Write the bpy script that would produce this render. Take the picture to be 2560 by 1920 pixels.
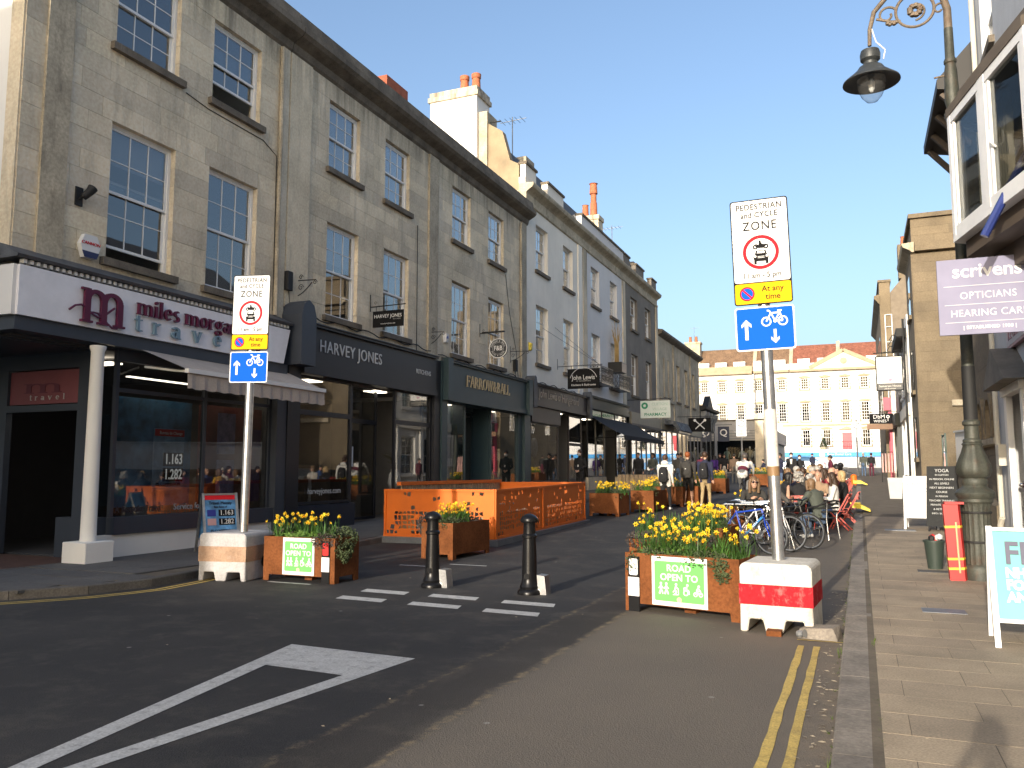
import bpy, bmesh, math, random
from mathutils import Vector, Matrix, Euler, noise
import numpy as np
R = math.radians
random.seed(7)
for o in list(bpy.data.objects): bpy.data.objects.remove(o)
SC = bpy.context.scene
COL = SC.collection

# ---------------------------------------------------------------- camera
cam = bpy.data.cameras.new('camera'); cam.sensor_width = 36; cam.lens = 2070/2560*36
cam.clip_start = .05; cam.clip_end = 3000
co = bpy.data.objects.new('camera', cam); COL.objects.link(co)
co.location = (0, 0, 1.6); co.rotation_euler = (R(96), 0, R(22.7)); SC.camera = co

# ---------------------------------------------------------------- sky and sun (sun low behind the camera)
SUN_EL, SUN_AZ = 14.0, 6.0       # light travels towards +Y, turned SUN_AZ degrees to +X
w = bpy.data.worlds.new('World'); SC.world = w; w.use_nodes = True
nt = w.node_tree; nt.nodes.clear()
sky = nt.nodes.new('ShaderNodeTexSky'); sky.sky_type = 'NISHITA'; sky.sun_disc = False
sky.sun_elevation = R(SUN_EL); sky.sun_rotation = R(180 + SUN_AZ)
sky.air_density = 0.95; sky.dust_density = 5.0; sky.ozone_density = 1.9; sky.altitude = 50
bg = nt.nodes.new('ShaderNodeBackground'); bg.inputs[1].default_value = 0.15
wo = nt.nodes.new('ShaderNodeOutputWorld')
nt.links.new(sky.outputs[0], bg.inputs[0]); nt.links.new(bg.outputs[0], wo.inputs[0])
sl = bpy.data.lights.new('sun', 'SUN'); sl.energy = 2.4; sl.angle = R(0.55); sl.color = (1, .91, .78)
so = bpy.data.objects.new('sun', sl); COL.objects.link(so)
so.rotation_euler = Vector((math.sin(R(SUN_AZ))*math.cos(R(SUN_EL)), math.cos(R(SUN_AZ))*math.cos(R(SUN_EL)), -math.sin(R(SUN_EL)))).to_track_quat('-Z', 'Y').to_euler()
so.location = (0, -20, 30)
SC.view_settings.view_transform = 'Standard'; SC.view_settings.look = 'None'
SC.view_settings.exposure = 1.16; SC.view_settings.gamma = 1; SC.view_settings.use_curve_mapping = False
SC.cycles.use_denoising = True; SC.cycles.max_bounces = 6; SC.cycles.transparent_max_bounces = 16
SC.cycles.sample_clamp_indirect = 4

# ---------------------------------------------------------------- helpers
def zg(y):
    if y < 11: return 0.0
    if y < 15: return .025*(y-11)**2/8
    if y < 32: return .05+.025*(y-15)
    return .475+.0195*(y-32)

MATS = {}
def mat(name, col, rough=.8, metal=0, spec=.5, var=.25, scale=3.0, fine=.15, fscale=40, bump=0, bscale=60, stain=0, scol=(.05,.045,.035), sscale=(1,1,.25), rnd=0, coat=0, emit=0, soot=None):
    """procedural material: base colour, broad and fine noise, streaky stains, bump, per-object variation"""
    if name in MATS: return MATS[name]
    m = bpy.data.materials.new(name); m.use_nodes = True; MATS[name] = m
    n = m.node_tree.nodes; L = m.node_tree.links
    b = n['Principled BSDF']
    b.inputs['Roughness'].default_value = rough; b.inputs['Metallic'].default_value = metal
    b.inputs['Specular IOR Level'].default_value = spec
    if coat: b.inputs['Coat Weight'].default_value = coat; b.inputs['Coat Roughness'].default_value = .08
    if emit:
        b.inputs['Emission Color'].default_value = (*col, 1); b.inputs['Emission Strength'].default_value = emit
    geo = n.new('ShaderNodeNewGeometry')
    cur = None
    def noise_(sc, det=4, rg=.6, vec=None):
        t = n.new('ShaderNodeTexNoise'); t.inputs['Scale'].default_value = sc; t.inputs['Detail'].default_value = det; t.inputs['Roughness'].default_value = rg
        L.new(vec or geo.outputs['Position'], t.inputs['Vector']); return t.outputs['Fac']
    def mix(fac, a, bcol, mode='MIX', f=None):
        x = n.new('ShaderNodeMix'); x.data_type = 'RGBA'; x.blend_type = mode
        if isinstance(fac, float): x.inputs[0].default_value = fac
        else: L.new(fac, x.inputs[0])
        for i, v in ((6, a), (7, bcol)):
            if isinstance(v, tuple): x.inputs[i].default_value = (*v, 1)
            else: L.new(v, x.inputs[i])
        return x.outputs[2]
    def mr(v, a, b_, c, d):
        x = n.new('ShaderNodeMapRange'); L.new(v, x.inputs[0])
        for i, q in enumerate((a, b_, c, d)): x.inputs[i+1].default_value = q
        return x.outputs[0]
    cur = col
    if var: cur = mix(mr(noise_(scale), .3, .7, 0, 1), tuple(c*(1-var) for c in col), tuple(min(1, c*(1+var*.7)) for c in col))
    if fine: cur = mix(fine, cur, mix(mr(noise_(fscale, 2), .3, .7, 0, 1), (.25,.25,.25), (1,1,1)), 'OVERLAY') if True else cur
    if rnd:
        oi = n.new('ShaderNodeObjectInfo')
        cur = mix(mr(oi.outputs['Random'], 0, 1, 0, 1), mix(1.0, cur, (1-rnd, 1-rnd, 1-rnd*.9), 'MULTIPLY'), mix(1.0, cur, (1+rnd*.5, 1+rnd*.45, 1+rnd*.3), 'MULTIPLY'))
    if stain:
        mp = n.new('ShaderNodeMapping'); L.new(geo.outputs['Position'], mp.inputs[0]); mp.inputs['Scale'].default_value = sscale
        cur = mix(mr(noise_(2.2, 6, .7, mp.outputs[0]), .52, .78, 0, stain), cur, scol)
    if soot:      # black weather streaks running down from under the eaves
        sx = n.new('ShaderNodeSeparateXYZ'); L.new(geo.outputs['Position'], sx.inputs[0])
        mp = n.new('ShaderNodeMapping'); L.new(geo.outputs['Position'], mp.inputs[0]); mp.inputs['Scale'].default_value = (2.2, 2.2, .12)
        mu = n.new('ShaderNodeMath'); mu.operation = 'MULTIPLY'; L.new(mr(sx.outputs['Z'], soot[0], soot[1], 0, 1), mu.inputs[0]); L.new(mr(noise_(1.6, 6, .7, mp.outputs[0]), .42, .68, 0, .85), mu.inputs[1])
        cur = mix(mu.outputs[0], cur, (.06,.052,.042))
    if isinstance(cur, tuple): b.inputs['Base Color'].default_value = (*cur, 1)
    else: L.new(cur, b.inputs['Base Color'])
    if bump:
        bp = n.new('ShaderNodeBump'); bp.inputs['Strength'].default_value = bump; bp.inputs['Distance'].default_value = .01
        L.new(noise_(bscale, 5), bp.inputs['Height']); L.new(bp.outputs[0], b.inputs['Normal'])
    return m

def plain(name, col, rough=.6, metal=0, **k):
    return mat(name, col, rough, metal, var=k.pop('var', .08), fine=k.pop('fine', 0), **k)

def glass(name, tint=(.02,.025,.03), refl=1.0, see=.75, gcol=(1,1,1)):
    """window pane: see-through thin sheet with a mirror coat"""
    if name in MATS: return MATS[name]
    m = bpy.data.materials.new(name); m.use_nodes = True; MATS[name] = m
    n = m.node_tree.nodes; L = m.node_tree.links; n.clear()
    out = n.new('ShaderNodeOutputMaterial'); fr = n.new('ShaderNodeFresnel'); fr.inputs[0].default_value = 1.55
    mu = n.new('ShaderNodeMath'); mu.operation = 'MULTIPLY'; mu.inputs[1].default_value = 2.6*refl; mu.use_clamp = True
    tr = n.new('ShaderNodeBsdfTransparent'); tr.inputs[0].default_value = (see, see*1.01, see, 1)
    df = n.new('ShaderNodeBsdfDiffuse'); df.inputs[0].default_value = (*tint, 1)
    gl = n.new('ShaderNodeBsdfGlossy'); gl.inputs['Roughness'].default_value = .015; gl.inputs[0].default_value = (*gcol, 1)
    ge = n.new('ShaderNodeNewGeometry'); t = n.new('ShaderNodeTexNoise'); t.inputs['Scale'].default_value = .9; t.inputs['Detail'].default_value = 1
    L.new(ge.outputs['Position'], t.inputs['Vector'])
    bp = n.new('ShaderNodeBump'); bp.inputs['Strength'].default_value = .06; bp.inputs['Distance'].default_value = .02; L.new(t.outputs['Fac'], bp.inputs['Height'])
    L.new(bp.outputs[0], gl.inputs['Normal'])
    nb = n.new('ShaderNodeMath'); nb.operation = 'SUBTRACT'; nb.inputs[0].default_value = 1; L.new(ge.outputs['Backfacing'], nb.inputs[1])     # the mirror coat sits on the outer skin only
    pr_ = n.new('ShaderNodeMath'); pr_.operation = 'MULTIPLY'; L.new(fr.outputs[0], pr_.inputs[0]); L.new(nb.outputs[0], pr_.inputs[1]); L.new(pr_.outputs[0], mu.inputs[0])
    a = n.new('ShaderNodeMixShader'); a.inputs[0].default_value = .12; L.new(tr.outputs[0], a.inputs[1]); L.new(df.outputs[0], a.inputs[2])
    c = n.new('ShaderNodeMixShader'); L.new(mu.outputs[0], c.inputs[0]); L.new(a.outputs[0], c.inputs[1]); L.new(gl.outputs[0], c.inputs[2])
    L.new(c.outputs[0], out.inputs[0]); return m

def tag(o, label=None, cat=None, group=None, kind=None):
    if label: o['label'] = label
    if cat: o['category'] = cat
    if group: o['group'] = group
    if kind: o['kind'] = kind
    return o
def thing(name, label, cat, loc=(0,0,0), rz=0, group=None):
    o = bpy.data.objects.new(name, None); COL.objects.link(o); o.empty_display_size = .2
    o.location = loc; o.rotation_euler = (0, 0, rz)
    return tag(o, label, cat, group)
def wofs(p):
    """offset that a child's local vertices need when they were given in world coordinates"""
    v = Vector((0, 0, 0))
    while p is not None: v += p.location; p = p.parent
    return v

class MB:
    def __init__(s): s.v = []; s.f = []; s.m = []
    def add(s, vs, fs, m=0):
        k = len(s.v); s.v += [tuple(v) for v in vs]; s.f += [tuple(i+k for i in f) for f in fs]; s.m += [m]*len(fs); return s
    def box(s, x0, y0, z0, x1, y1, z1, m=0):
        return s.add([(x0,y0,z0),(x1,y0,z0),(x1,y1,z0),(x0,y1,z0),(x0,y0,z1),(x1,y0,z1),(x1,y1,z1),(x0,y1,z1)],
                     [(0,3,2,1),(4,5,6,7),(0,1,5,4),(1,2,6,5),(2,3,7,6),(3,0,4,7)], m)
    def cbox(s, x0, y0, z0, x1, y1, z1, c=.01, m=0):
        """box with chamfered vertical and top edges"""
        c = min(c, (x1-x0)/2.2, (y1-y0)/2.2)
        def ring(e, z): 
            a, b, d, g = x0+e, x1-e, y0+e, y1-e; q = max(c-e*.5, c*.5)
            return [(a+q,d,z),(b-q,d,z),(b,d+q,z),(b,g-q,z),(b-q,g,z),(a+q,g,z),(a,g-q,z),(a,d+q,z)]
        vs = ring(0, z0)+ring(0, z1-c)+ring(c, z1); fs = [tuple(range(7, -1, -1)), tuple(range(16, 24))]
        for r in (0, 8):
            for i in range(8): fs.append((r+i, r+(i+1) % 8, r+8+(i+1) % 8, r+8+i))
        return s.add(vs, fs, m)
    def prism(s, poly, a0, a1, axis='y', m=0):
        """extrude a 2-D polygon: axis y -> poly in (x,z); axis x -> (y,z); axis z -> (x,y)"""
        n = len(poly)
        def P(u, v, a): return {'y': (u, a, v), 'x': (a, u, v), 'z': (u, v, a)}[axis]
        vs = [P(u, v, a0) for u, v in poly]+[P(u, v, a1) for u, v in poly]
        fs = [tuple(range(n)), tuple(range(2*n-1, n-1, -1))]+[(i, i+n, (i+1) % n+n, (i+1) % n) for i in range(n)]
        return s.add(vs, fs, m)
    def tube(s, pts, r, n=8, m=0, cap=True):
        pts = [Vector(p) for p in pts]; rs = r if isinstance(r, (list, tuple)) else [r]*len(pts)
        vs = []; prev = None
        for i, p in enumerate(pts):
            d = (pts[min(i+1, len(pts)-1)]-pts[max(i-1, 0)]).normalized()
            if prev is None: u = d.orthogonal().normalized()
            else:
                u = prev-d*prev.dot(d); u = u.normalized() if u.length > 1e-6 else d.orthogonal().normalized()
            prev = u; w_ = d.cross(u)
            for k in range(n):
                a = 2*math.pi*k/n; vs.append(p+(u*math.cos(a)+w_*math.sin(a))*rs[i])
        fs = []
        for i in range(len(pts)-1):
            for k in range(n): fs.append((i*n+k, i*n+(k+1) % n, (i+1)*n+(k+1) % n, (i+1)*n+k))
        if cap: fs += [tuple(range(n-1, -1, -1)), tuple(range((len(pts)-1)*n, len(pts)*n))]
        return s.add(vs, fs, m)
    def bar(s, p, q, w_, h, m=0, up=(0,0,1)):
        """rectangular bar from p to q"""
        p = Vector(p); q = Vector(q); d = (q-p).normalized(); u = d.cross(Vector(up))
        u = u.normalized() if u.length > 1e-5 else d.orthogonal().normalized(); v = u.cross(d)
        vs = [a+u*sx*w_/2+v*sy*h/2 for a in (p, q) for sx, sy in ((-1,-1),(1,-1),(1,1),(-1,1))]
        return s.add(vs, [(0,3,2,1),(4,5,6,7),(0,1,5,4),(1,2,6,5),(2,3,7,6),(3,0,4,7)], m)
    def lathe(s, prof, c=(0,0,0), n=20, m=0):
        """prof: list of (radius, z)"""
        vs = []; fs = []
        for r, z in prof:
            for k in range(n):
                a = 2*math.pi*k/n; vs.append((c[0]+r*math.cos(a), c[1]+r*math.sin(a), c[2]+z))
        for i in range(len(prof)-1):
            for k in range(n): fs.append((i*n+k, i*n+(k+1) % n, (i+1)*n+(k+1) % n, (i+1)*n+k))
        fs += [tuple(range(n-1, -1, -1)), tuple(range((len(prof)-1)*n, len(prof)*n))]
        return s.add(vs, fs, m)
    def ball(s, c, r, n=10, m=0, sc=(1,1,1)):
        vs = [(c[0], c[1], c[2]+r*sc[2])]; h = n//2
        for i in range(1, h):
            t = math.pi*i/h
            for k in range(n):
                a = 2*math.pi*k/n; vs.append((c[0]+r*sc[0]*math.sin(t)*math.cos(a), c[1]+r*sc[1]*math.sin(t)*math.sin(a), c[2]+r*sc[2]*math.cos(t)))
        vs.append((c[0], c[1], c[2]-r*sc[2])); fs = []
        for k in range(n): fs.append((0, 1+k, 1+(k+1) % n))
        for i in range(h-2):
            for k in range(n): fs.append((1+i*n+k, 1+(i+1)*n+k, 1+(i+1)*n+(k+1) % n, 1+i*n+(k+1) % n))
        e = len(vs)-1; b0 = 1+(h-2)*n
        for k in range(n): fs.append((e, b0+(k+1) % n, b0+k))
        return s.add(vs, fs, m)
    def mesh(s, name, ofs=None):
        me = bpy.data.meshes.new(name)
        vs = s.v if ofs is None else [(x-ofs[0], y-ofs[1], z-ofs[2]) for x, y, z in s.v]
        me.from_pydata(vs, [], s.f); me.polygons.foreach_set('material_index', s.m); me.update(); return me
    def build(s, name, mats, parent=None, smooth=False, world=True, at=None):
        """link as one mesh object; world=True means the vertices are world coordinates"""
        me = s.mesh(name, (wofs(parent) if (world and parent) else None))
        if smooth: smooth_mesh(me, smooth)
        for q in (mats if isinstance(mats, (list, tuple)) else [mats]): me.materials.append(q)
        o = bpy.data.objects.new(name, me); COL.objects.link(o); o.parent = parent
        if at: o.location = at
        return o
def smooth_mesh(me, ang=40):
    me.polygons.foreach_set('use_smooth', [True]*len(me.polygons))
    if ang is True: ang = 40
    try: me.set_sharp_from_angle(angle=R(ang))
    except Exception: pass
def link(name, me, parent=None, loc=(0,0,0), rot=(0,0,0), scale=(1,1,1)):
    o = bpy.data.objects.new(name, me); COL.objects.link(o); o.parent = parent
    o.location = loc; o.rotation_euler = rot; o.scale = scale; return o
def copy_tree(o, parent=None):
    c = o.copy(); COL.objects.link(c); c.parent = parent
    for ch in list(o.children): copy_tree(ch, c)
    return c
UNIT = {}
def unit_box(m):
    if m.name not in UNIT:
        me = MB().box(-.5,-.5,-.5,.5,.5,.5).mesh('unit_'+m.name); me.materials.append(m); UNIT[m.name] = me
    return UNIT[m.name]
def ubox(name, m, parent, x0, y0, z0, x1, y1, z1, world=True):
    o = wofs(parent) if (parent and world) else Vector((0,0,0))
    return link(name, unit_box(m), parent, Vector(((x0+x1)/2, (y0+y1)/2, (z0+z1)/2))-o, scale=(abs(x1-x0), abs(y1-y0), abs(z1-z0)))

TXT = {}
def text_mesh(s, size, extrude=.004, bold=0, align='CENTER', spacing=1.0, squash=1.0, shear=0):
    """lettering in the XZ plane, reading towards +X and facing -Y"""
    key = (s, size, extrude, bold, align, spacing, squash, shear)
    if key in TXT: return TXT[key]
    cu = bpy.data.curves.new('lettering', 'FONT'); cu.body = s; cu.size = size; cu.extrude = extrude; cu.align_x = align; cu.align_y = 'CENTER'
    cu.space_character = spacing; cu.offset = bold; cu.resolution_u = 3; cu.shear = shear
    o = bpy.data.objects.new('tmp', cu); COL.objects.link(o)
    dg = bpy.context.evaluated_depsgraph_get()
    me = bpy.data.meshes.new_from_object(o.evaluated_get(dg)); bpy.data.objects.remove(o); bpy.data.curves.remove(cu)
    me.transform(Matrix.Diagonal((squash, 1, 1, 1))); me.transform(Matrix.Rotation(R(90), 4, 'X')); me.name = 'lettering'
    TXT[key] = me; return me
def text(s, size, m, parent, loc, rz=0, name='lettering', **k):
    me = text_mesh(s, size, **k).copy(); me.materials.clear(); me.materials.append(m)
    return link(name, me, parent, loc, (0, 0, rz))
def shapes(polys, m, parent, name='emblem', y=0.0, th=.004):
    """flat print: list of polygons (x,z) in the XZ plane facing -Y"""
    b = MB()
    for i, p in enumerate(polys): b.prism(p, y-th-i*.0001, y)
    return b.build(name, m, parent, world=False)
def circ(cx, cz, r, n=24, a0=0, a1=360): return [(cx+r*math.cos(R(a0+(a1-a0)*i/n)), cz+r*math.sin(R(a0+(a1-a0)*i/n))) for i in range(n if a1-a0 >= 360 else n+1)]
def ringb(b, cx, cz, r0, r1, y0, y1, n=28, a0=0, a1=360, m=0):
    for i in range(n):
        t, u = R(a0+(a1-a0)*i/n), R(a0+(a1-a0)*(i+1)/n)
        b.prism([(cx+r0*math.cos(t), cz+r0*math.sin(t)), (cx+r1*math.cos(t), cz+r1*math.sin(t)), (cx+r1*math.cos(u), cz+r1*math.sin(u)), (cx+r0*math.cos(u), cz+r0*math.sin(u))], y0, y1, 'y', m)
    return b
def stroke(b, pts, wd, y0, y1, m=0):
    """flat polyline of width wd in the XZ plane"""
    for (x0, z0), (x1, z1) in zip(pts, pts[1:]):
        d = math.hypot(x1-x0, z1-z0) or 1; nx, nz = -(z1-z0)/d*wd/2, (x1-x0)/d*wd/2
        b.prism([(x0+nx, z0+nz), (x0-nx, z0-nz), (x1-nx, z1-nz), (x1+nx, z1+nz)], y0, y1, 'y', m)
    return b
def rrect(x0, z0, x1, z1, r, n=5):
    P = []
    for cx, cz, a in ((x1-r, z0+r, -90), (x1-r, z1-r, 0), (x0+r, z1-r, 90), (x0+r, z0+r, 180)):
        P += [(cx+r*math.cos(R(a+90*i/n)), cz+r*math.sin(R(a+90*i/n))) for i in range(n+1)]
    return P
# ---------------------------------------------------------------- materials
def road_mat():
    m = bpy.data.materials.new('asphalt'); m.use_nodes = True
    n = m.node_tree.nodes; L = m.node_tree.links; b = n['Principled BSDF']; b.inputs['Roughness'].default_value = .82; b.inputs['Specular IOR Level'].default_value = .35
    g = n.new('ShaderNodeNewGeometry'); sx = n.new('ShaderNodeSeparateXYZ'); L.new(g.outputs['Position'], sx.inputs[0])
    def N(sc, d=4, r=.6):
        t = n.new('ShaderNodeTexNoise'); t.inputs['Scale'].default_value = sc; t.inputs['Detail'].default_value = d; t.inputs['Roughness'].default_value = r
        L.new(g.outputs['Position'], t.inputs['Vector']); return t.outputs['Fac']
    def M(op, a, c):
        x = n.new('ShaderNodeMath'); x.operation = op; x.use_clamp = False
        for i, v in enumerate((a, c)):
            if isinstance(v, (int, float)): x.inputs[i].default_value = v
            else: L.new(v, x.inputs[i])
        return x.outputs[0]
    def MR(v, a, c, d=0., e=1.):
        x = n.new('ShaderNodeMapRange'); L.new(v, x.inputs[0])
        for i, q in enumerate((a, c, d, e)): x.inputs[i+1].default_value = q
        return x.outputs[0]
    def MX(f, a, c, mode='MIX'):
        x = n.new('ShaderNodeMix'); x.data_type = 'RGBA'; x.blend_type = mode
        if isinstance(f, float): x.inputs[0].default_value = f
        else: L.new(f, x.inputs[0])
        for i, v in ((6, a), (7, c)):
            if isinstance(v, tuple): x.inputs[i].default_value = (*v, 1)
            else: L.new(v, x.inputs[i])
        return x.outputs[2]
    X = sx.outputs['X']
    wob = M('ADD', X, M('MULTIPLY', M('SUBTRACT', N(2.5, 5, .7), .5), .22))
    new = (.025,.025,.027); patch = (.036,.032,.029); old = (.138,.119,.098)
    c = MX(MR(wob, -3.11, -3.05), new, patch); c = MX(MR(wob, -2.58, -2.46), c, old)
    c = MX(MR(wob, -9.4, -9.0, 1, 0), c, (.045,.043,.042))
    c = MX(M('MULTIPLY', MR(N(.55, 5), .38, .7), .35), c, (.075,.07,.066))
    c = MX(M('MULTIPLY', MR(N(1.7, 6, .75), .5, .75), .5), c, (.12,.108,.09))
    c = MX(.55, c, MX(MR(N(140, 2), .3, .7), (.3,.3,.3), (.78,.76,.72)), 'OVERLAY')
    v = n.new('ShaderNodeTexVoronoi'); v.inputs['Scale'].default_value = 95; L.new(g.outputs['Position'], v.inputs['Vector'])
    c = MX(M('MULTIPLY', MR(v.outputs['Distance'], .0, .3, 1, 0), .3), c, (.2,.18,.15))
    # dirty worn joints between the asphalt lanes, gutter silt beside the kerb, chewing gum
    def line(x0, wd): return MR(M('ABSOLUTE', M('SUBTRACT', wob, x0), 0), 0, wd, 1, 0)
    for x0, k in ((-3.08, .55), (-2.52, .8)):
        c = MX(M('MULTIPLY', M('MULTIPLY', line(x0, .05), MR(N(6, 4, .8), .45, .6)), k), c, (.26,.2,.12))
    c = MX(M('MULTIPLY', M('MULTIPLY', MR(wob, -.48, -.24), MR(wob, -.18, -.16, 1, 0)), MR(N(5, 5, .8), .3, .7)), c, (.22,.175,.125))
    v2 = n.new('ShaderNodeTexVoronoi'); v2.inputs['Scale'].default_value = 1.5; v2.inputs['Randomness'].default_value = 1; L.new(g.outputs['Position'], v2.inputs['Vector'])
    c = MX(M('MULTIPLY', MR(v2.outputs['Distance'], .025, .04, 1, 0), .6), c, (.32,.31,.29))
    L.new(c, b.inputs['Base Color'])
    bp = n.new('ShaderNodeBump'); bp.inputs['Strength'].default_value = .55; bp.inputs['Distance'].default_value = .006
    L.new(M('ADD', v.outputs['Distance'], M('MULTIPLY', N(220, 3), 1.0)), bp.inputs['Height']); L.new(bp.outputs[0], b.inputs['Normal'])
    return m
M_ROAD = road_mat()
M_SLAB = mat('paving_slab', (.30,.24,.17), .88, var=.22, scale=1.6, fine=.35, fscale=70, bump=.25, bscale=120, stain=.4, scol=(.15,.128,.095), sscale=(1,1,1), rnd=.12)
M_BED = mat('paving_joint', (.13,.105,.075), .95, bump=.4)
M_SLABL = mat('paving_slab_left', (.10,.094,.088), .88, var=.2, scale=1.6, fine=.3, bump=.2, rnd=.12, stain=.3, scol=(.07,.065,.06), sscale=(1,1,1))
M_KERB = mat('kerb_stone', (.23,.20,.165), .85, var=.3, scale=3, fine=.3, bump=.3, rnd=.15, stain=.4, scol=(.07,.06,.05), sscale=(1,1,1))
M_WLINE = mat('white_road_paint', (.45,.45,.44), .7, var=.12, scale=6, fine=.3, fscale=60, bump=.3, stain=.85, scol=(.09,.09,.09), sscale=(5,5,5))
M_YLINE = mat('yellow_road_paint', (.46,.33,.09), .75, var=.2, scale=8, fine=.4, fscale=80, bump=.3, stain=.7, scol=(.16,.13,.08), sscale=(5,5,5))
M_STONE = mat('bath_stone', (.69,.585,.425), .9, var=.24, scale=.8, fine=.22, fscale=18, bump=.25, bscale=45, stain=.6, scol=(.22,.19,.14), sscale=(1.3,1.3,.28), rnd=.17, soot=(10.2, 11.6))
M_STONEB = mat('sooty_stone', (.44,.38,.28), .92, var=.3, scale=1.2, fine=.25, fscale=18, bump=.3, bscale=45, stain=.75, scol=(.07,.06,.045), sscale=(1.5,1.5,.35), rnd=.12)
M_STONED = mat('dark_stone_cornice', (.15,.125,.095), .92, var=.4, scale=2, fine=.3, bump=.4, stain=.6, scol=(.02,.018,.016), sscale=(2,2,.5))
M_CREAM = mat('cream_render', (.85,.79,.68), .85, var=.1, scale=.6, fine=.1, bump=.1, stain=.15, scol=(.45,.4,.32), sscale=(1.2,1.2,.2))
M_BLUER = mat('blue_grey_render', (.68,.66,.64), .85, var=.07, scale=.6, fine=.08, bump=.1, stain=.15, scol=(.33,.33,.36), sscale=(1.2,1.2,.2))
M_BROWNR = mat('brown_render', (.20,.175,.145), .88, var=.2, scale=.8, fine=.12, bump=.15, stain=.3, scol=(.06,.05,.04), sscale=(1.2,1.2,.2))
M_WHITE = mat('white_render', (.80,.78,.73), .8, var=.06, scale=.8, fine=.05, bump=.08, stain=.12, scol=(.5,.46,.4), sscale=(1,1,.2))
M_WPAINT = plain('white_paint', (.78,.77,.74), .45, var=.06, stain=.15, scol=(.4,.38,.34), sscale=(3,3,1))
M_GREYP = plain('grey_blue_paint', (.038,.046,.062), .45)
M_DARK = plain('dark_navy_paint', (.012,.014,.021), .4)
M_BLACK = plain('black_paint', (.01,.01,.011), .3)
M_BLACKM = plain('matt_black', (.012,.012,.012), .7)
M_TEAL = plain('teal_paint', (.03,.058,.066), .45)
M_BROWNP = plain('brown_black_paint', (.026,.02,.021), .45)
M_LEAD = mat('lead_flashing', (.10,.105,.115), .55, metal=.4, var=.3, scale=4, bump=.3, bscale=12)
M_INT = plain('interior_plaster', (.20,.19,.18), .9)
M_INTD = plain('interior_dark', (.05,.05,.055), .9)
M_FLOOR = plain('interior_floor', (.09,.065,.045), .6)
M_GL = glass('window_glass')
M_GLS = glass('shop_glass', see=.72, refl=.8)
M_BLIND = plain('window_blind', (.5,.52,.55), .8)
M_CURT = plain('net_curtain', (.55,.55,.55), .9)
M_CORTEN = mat('weathered_steel', (.155,.056,.021), .95, spec=.1, var=.35, scale=2.2, fine=.3, fscale=30, bump=.25, bscale=90, stain=.5, scol=(.09,.035,.016), sscale=(1.5,1.5,.6), rnd=.1)
M_ORANGE = plain('orange_powder_coat', (.66,.14,.006), .6, var=.08)
M_GALV = mat('galvanised_steel', (.50,.50,.50), .33, metal=.9, var=.18, scale=9, fine=.25, fscale=90)
M_STEELG = mat('grey_steel', (.16,.17,.185), .5, metal=.3, var=.2)
M_CHROME = plain('bright_steel', (.72,.71,.68), .25, 1)
M_CASTB = mat('black_cast_iron', (.006,.006,.007), .32, var=.2, bump=.08, bscale=30, spec=.3)
M_LAMPG = mat('worn_grey_green_iron', (.055,.058,.046), .55, metal=.2, var=.3, scale=6, fine=.3, bump=.35, bscale=35, stain=.5, scol=(.11,.045,.022), sscale=(4,4,2))
M_SIGNW = plain('sign_white', (.72,.72,.71), .85, var=0, spec=.15)
M_SIGNB = plain('sign_black', (.012,.012,.013), .85, var=0, spec=.15)
M_SIGNR = plain('sign_red', (.58,.02,.03), .85, var=0, spec=.15)
M_SIGNY = plain('sign_yellow', (.80,.42,.01), .85, var=0, spec=.15)
M_SIGNBL = plain('sign_blue', (.005,.10,.55), .85, var=0, spec=.15)
M_SIGNG = plain('sign_green', (.15,.50,.13), .85, var=0, spec=.15)
M_RED = plain('red_paint', (.55,.02,.018), .45)
M_YEL = plain('yellow_plastic', (.72,.55,.02), .45)
M_TERRA = mat('terracotta', (.40,.13,.06), .8, var=.25, scale=6)
M_SOIL = mat('soil', (.035,.025,.017), .95, bump=.6)
M_WOOD = mat('pale_timber', (.36,.27,.17), .75, var=.25, scale=5, rnd=.2)

# ---------------------------------------------------------------- ground, pavements, kerbs
ys = [-300, -60, -10, 0, 5, 9, 11]+[11+.5*i for i in range(1, 9)]+[18, 22, 26, 30, 32, 40, 55, 70, 90, 120, 200, 600]
b = MB(); xs = [-400, -60, -9.6, -3, -.1, 3, 60, 400]
for y in ys:
    for x in xs: b.v.append((x, y, zg(y) if y < 150 else zg(150)))
nx = len(xs)
for j in range(len(ys)-1):
    for i in range(nx-1): b.f.append((j*nx+i, j*nx+i+1, (j+1)*nx+i+1, (j+1)*nx+i)); b.m.append(0)
road = b.build('road', M_ROAD); tag(road, 'dark patched asphalt street with worn pale joints', 'road', kind='structure')

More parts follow.
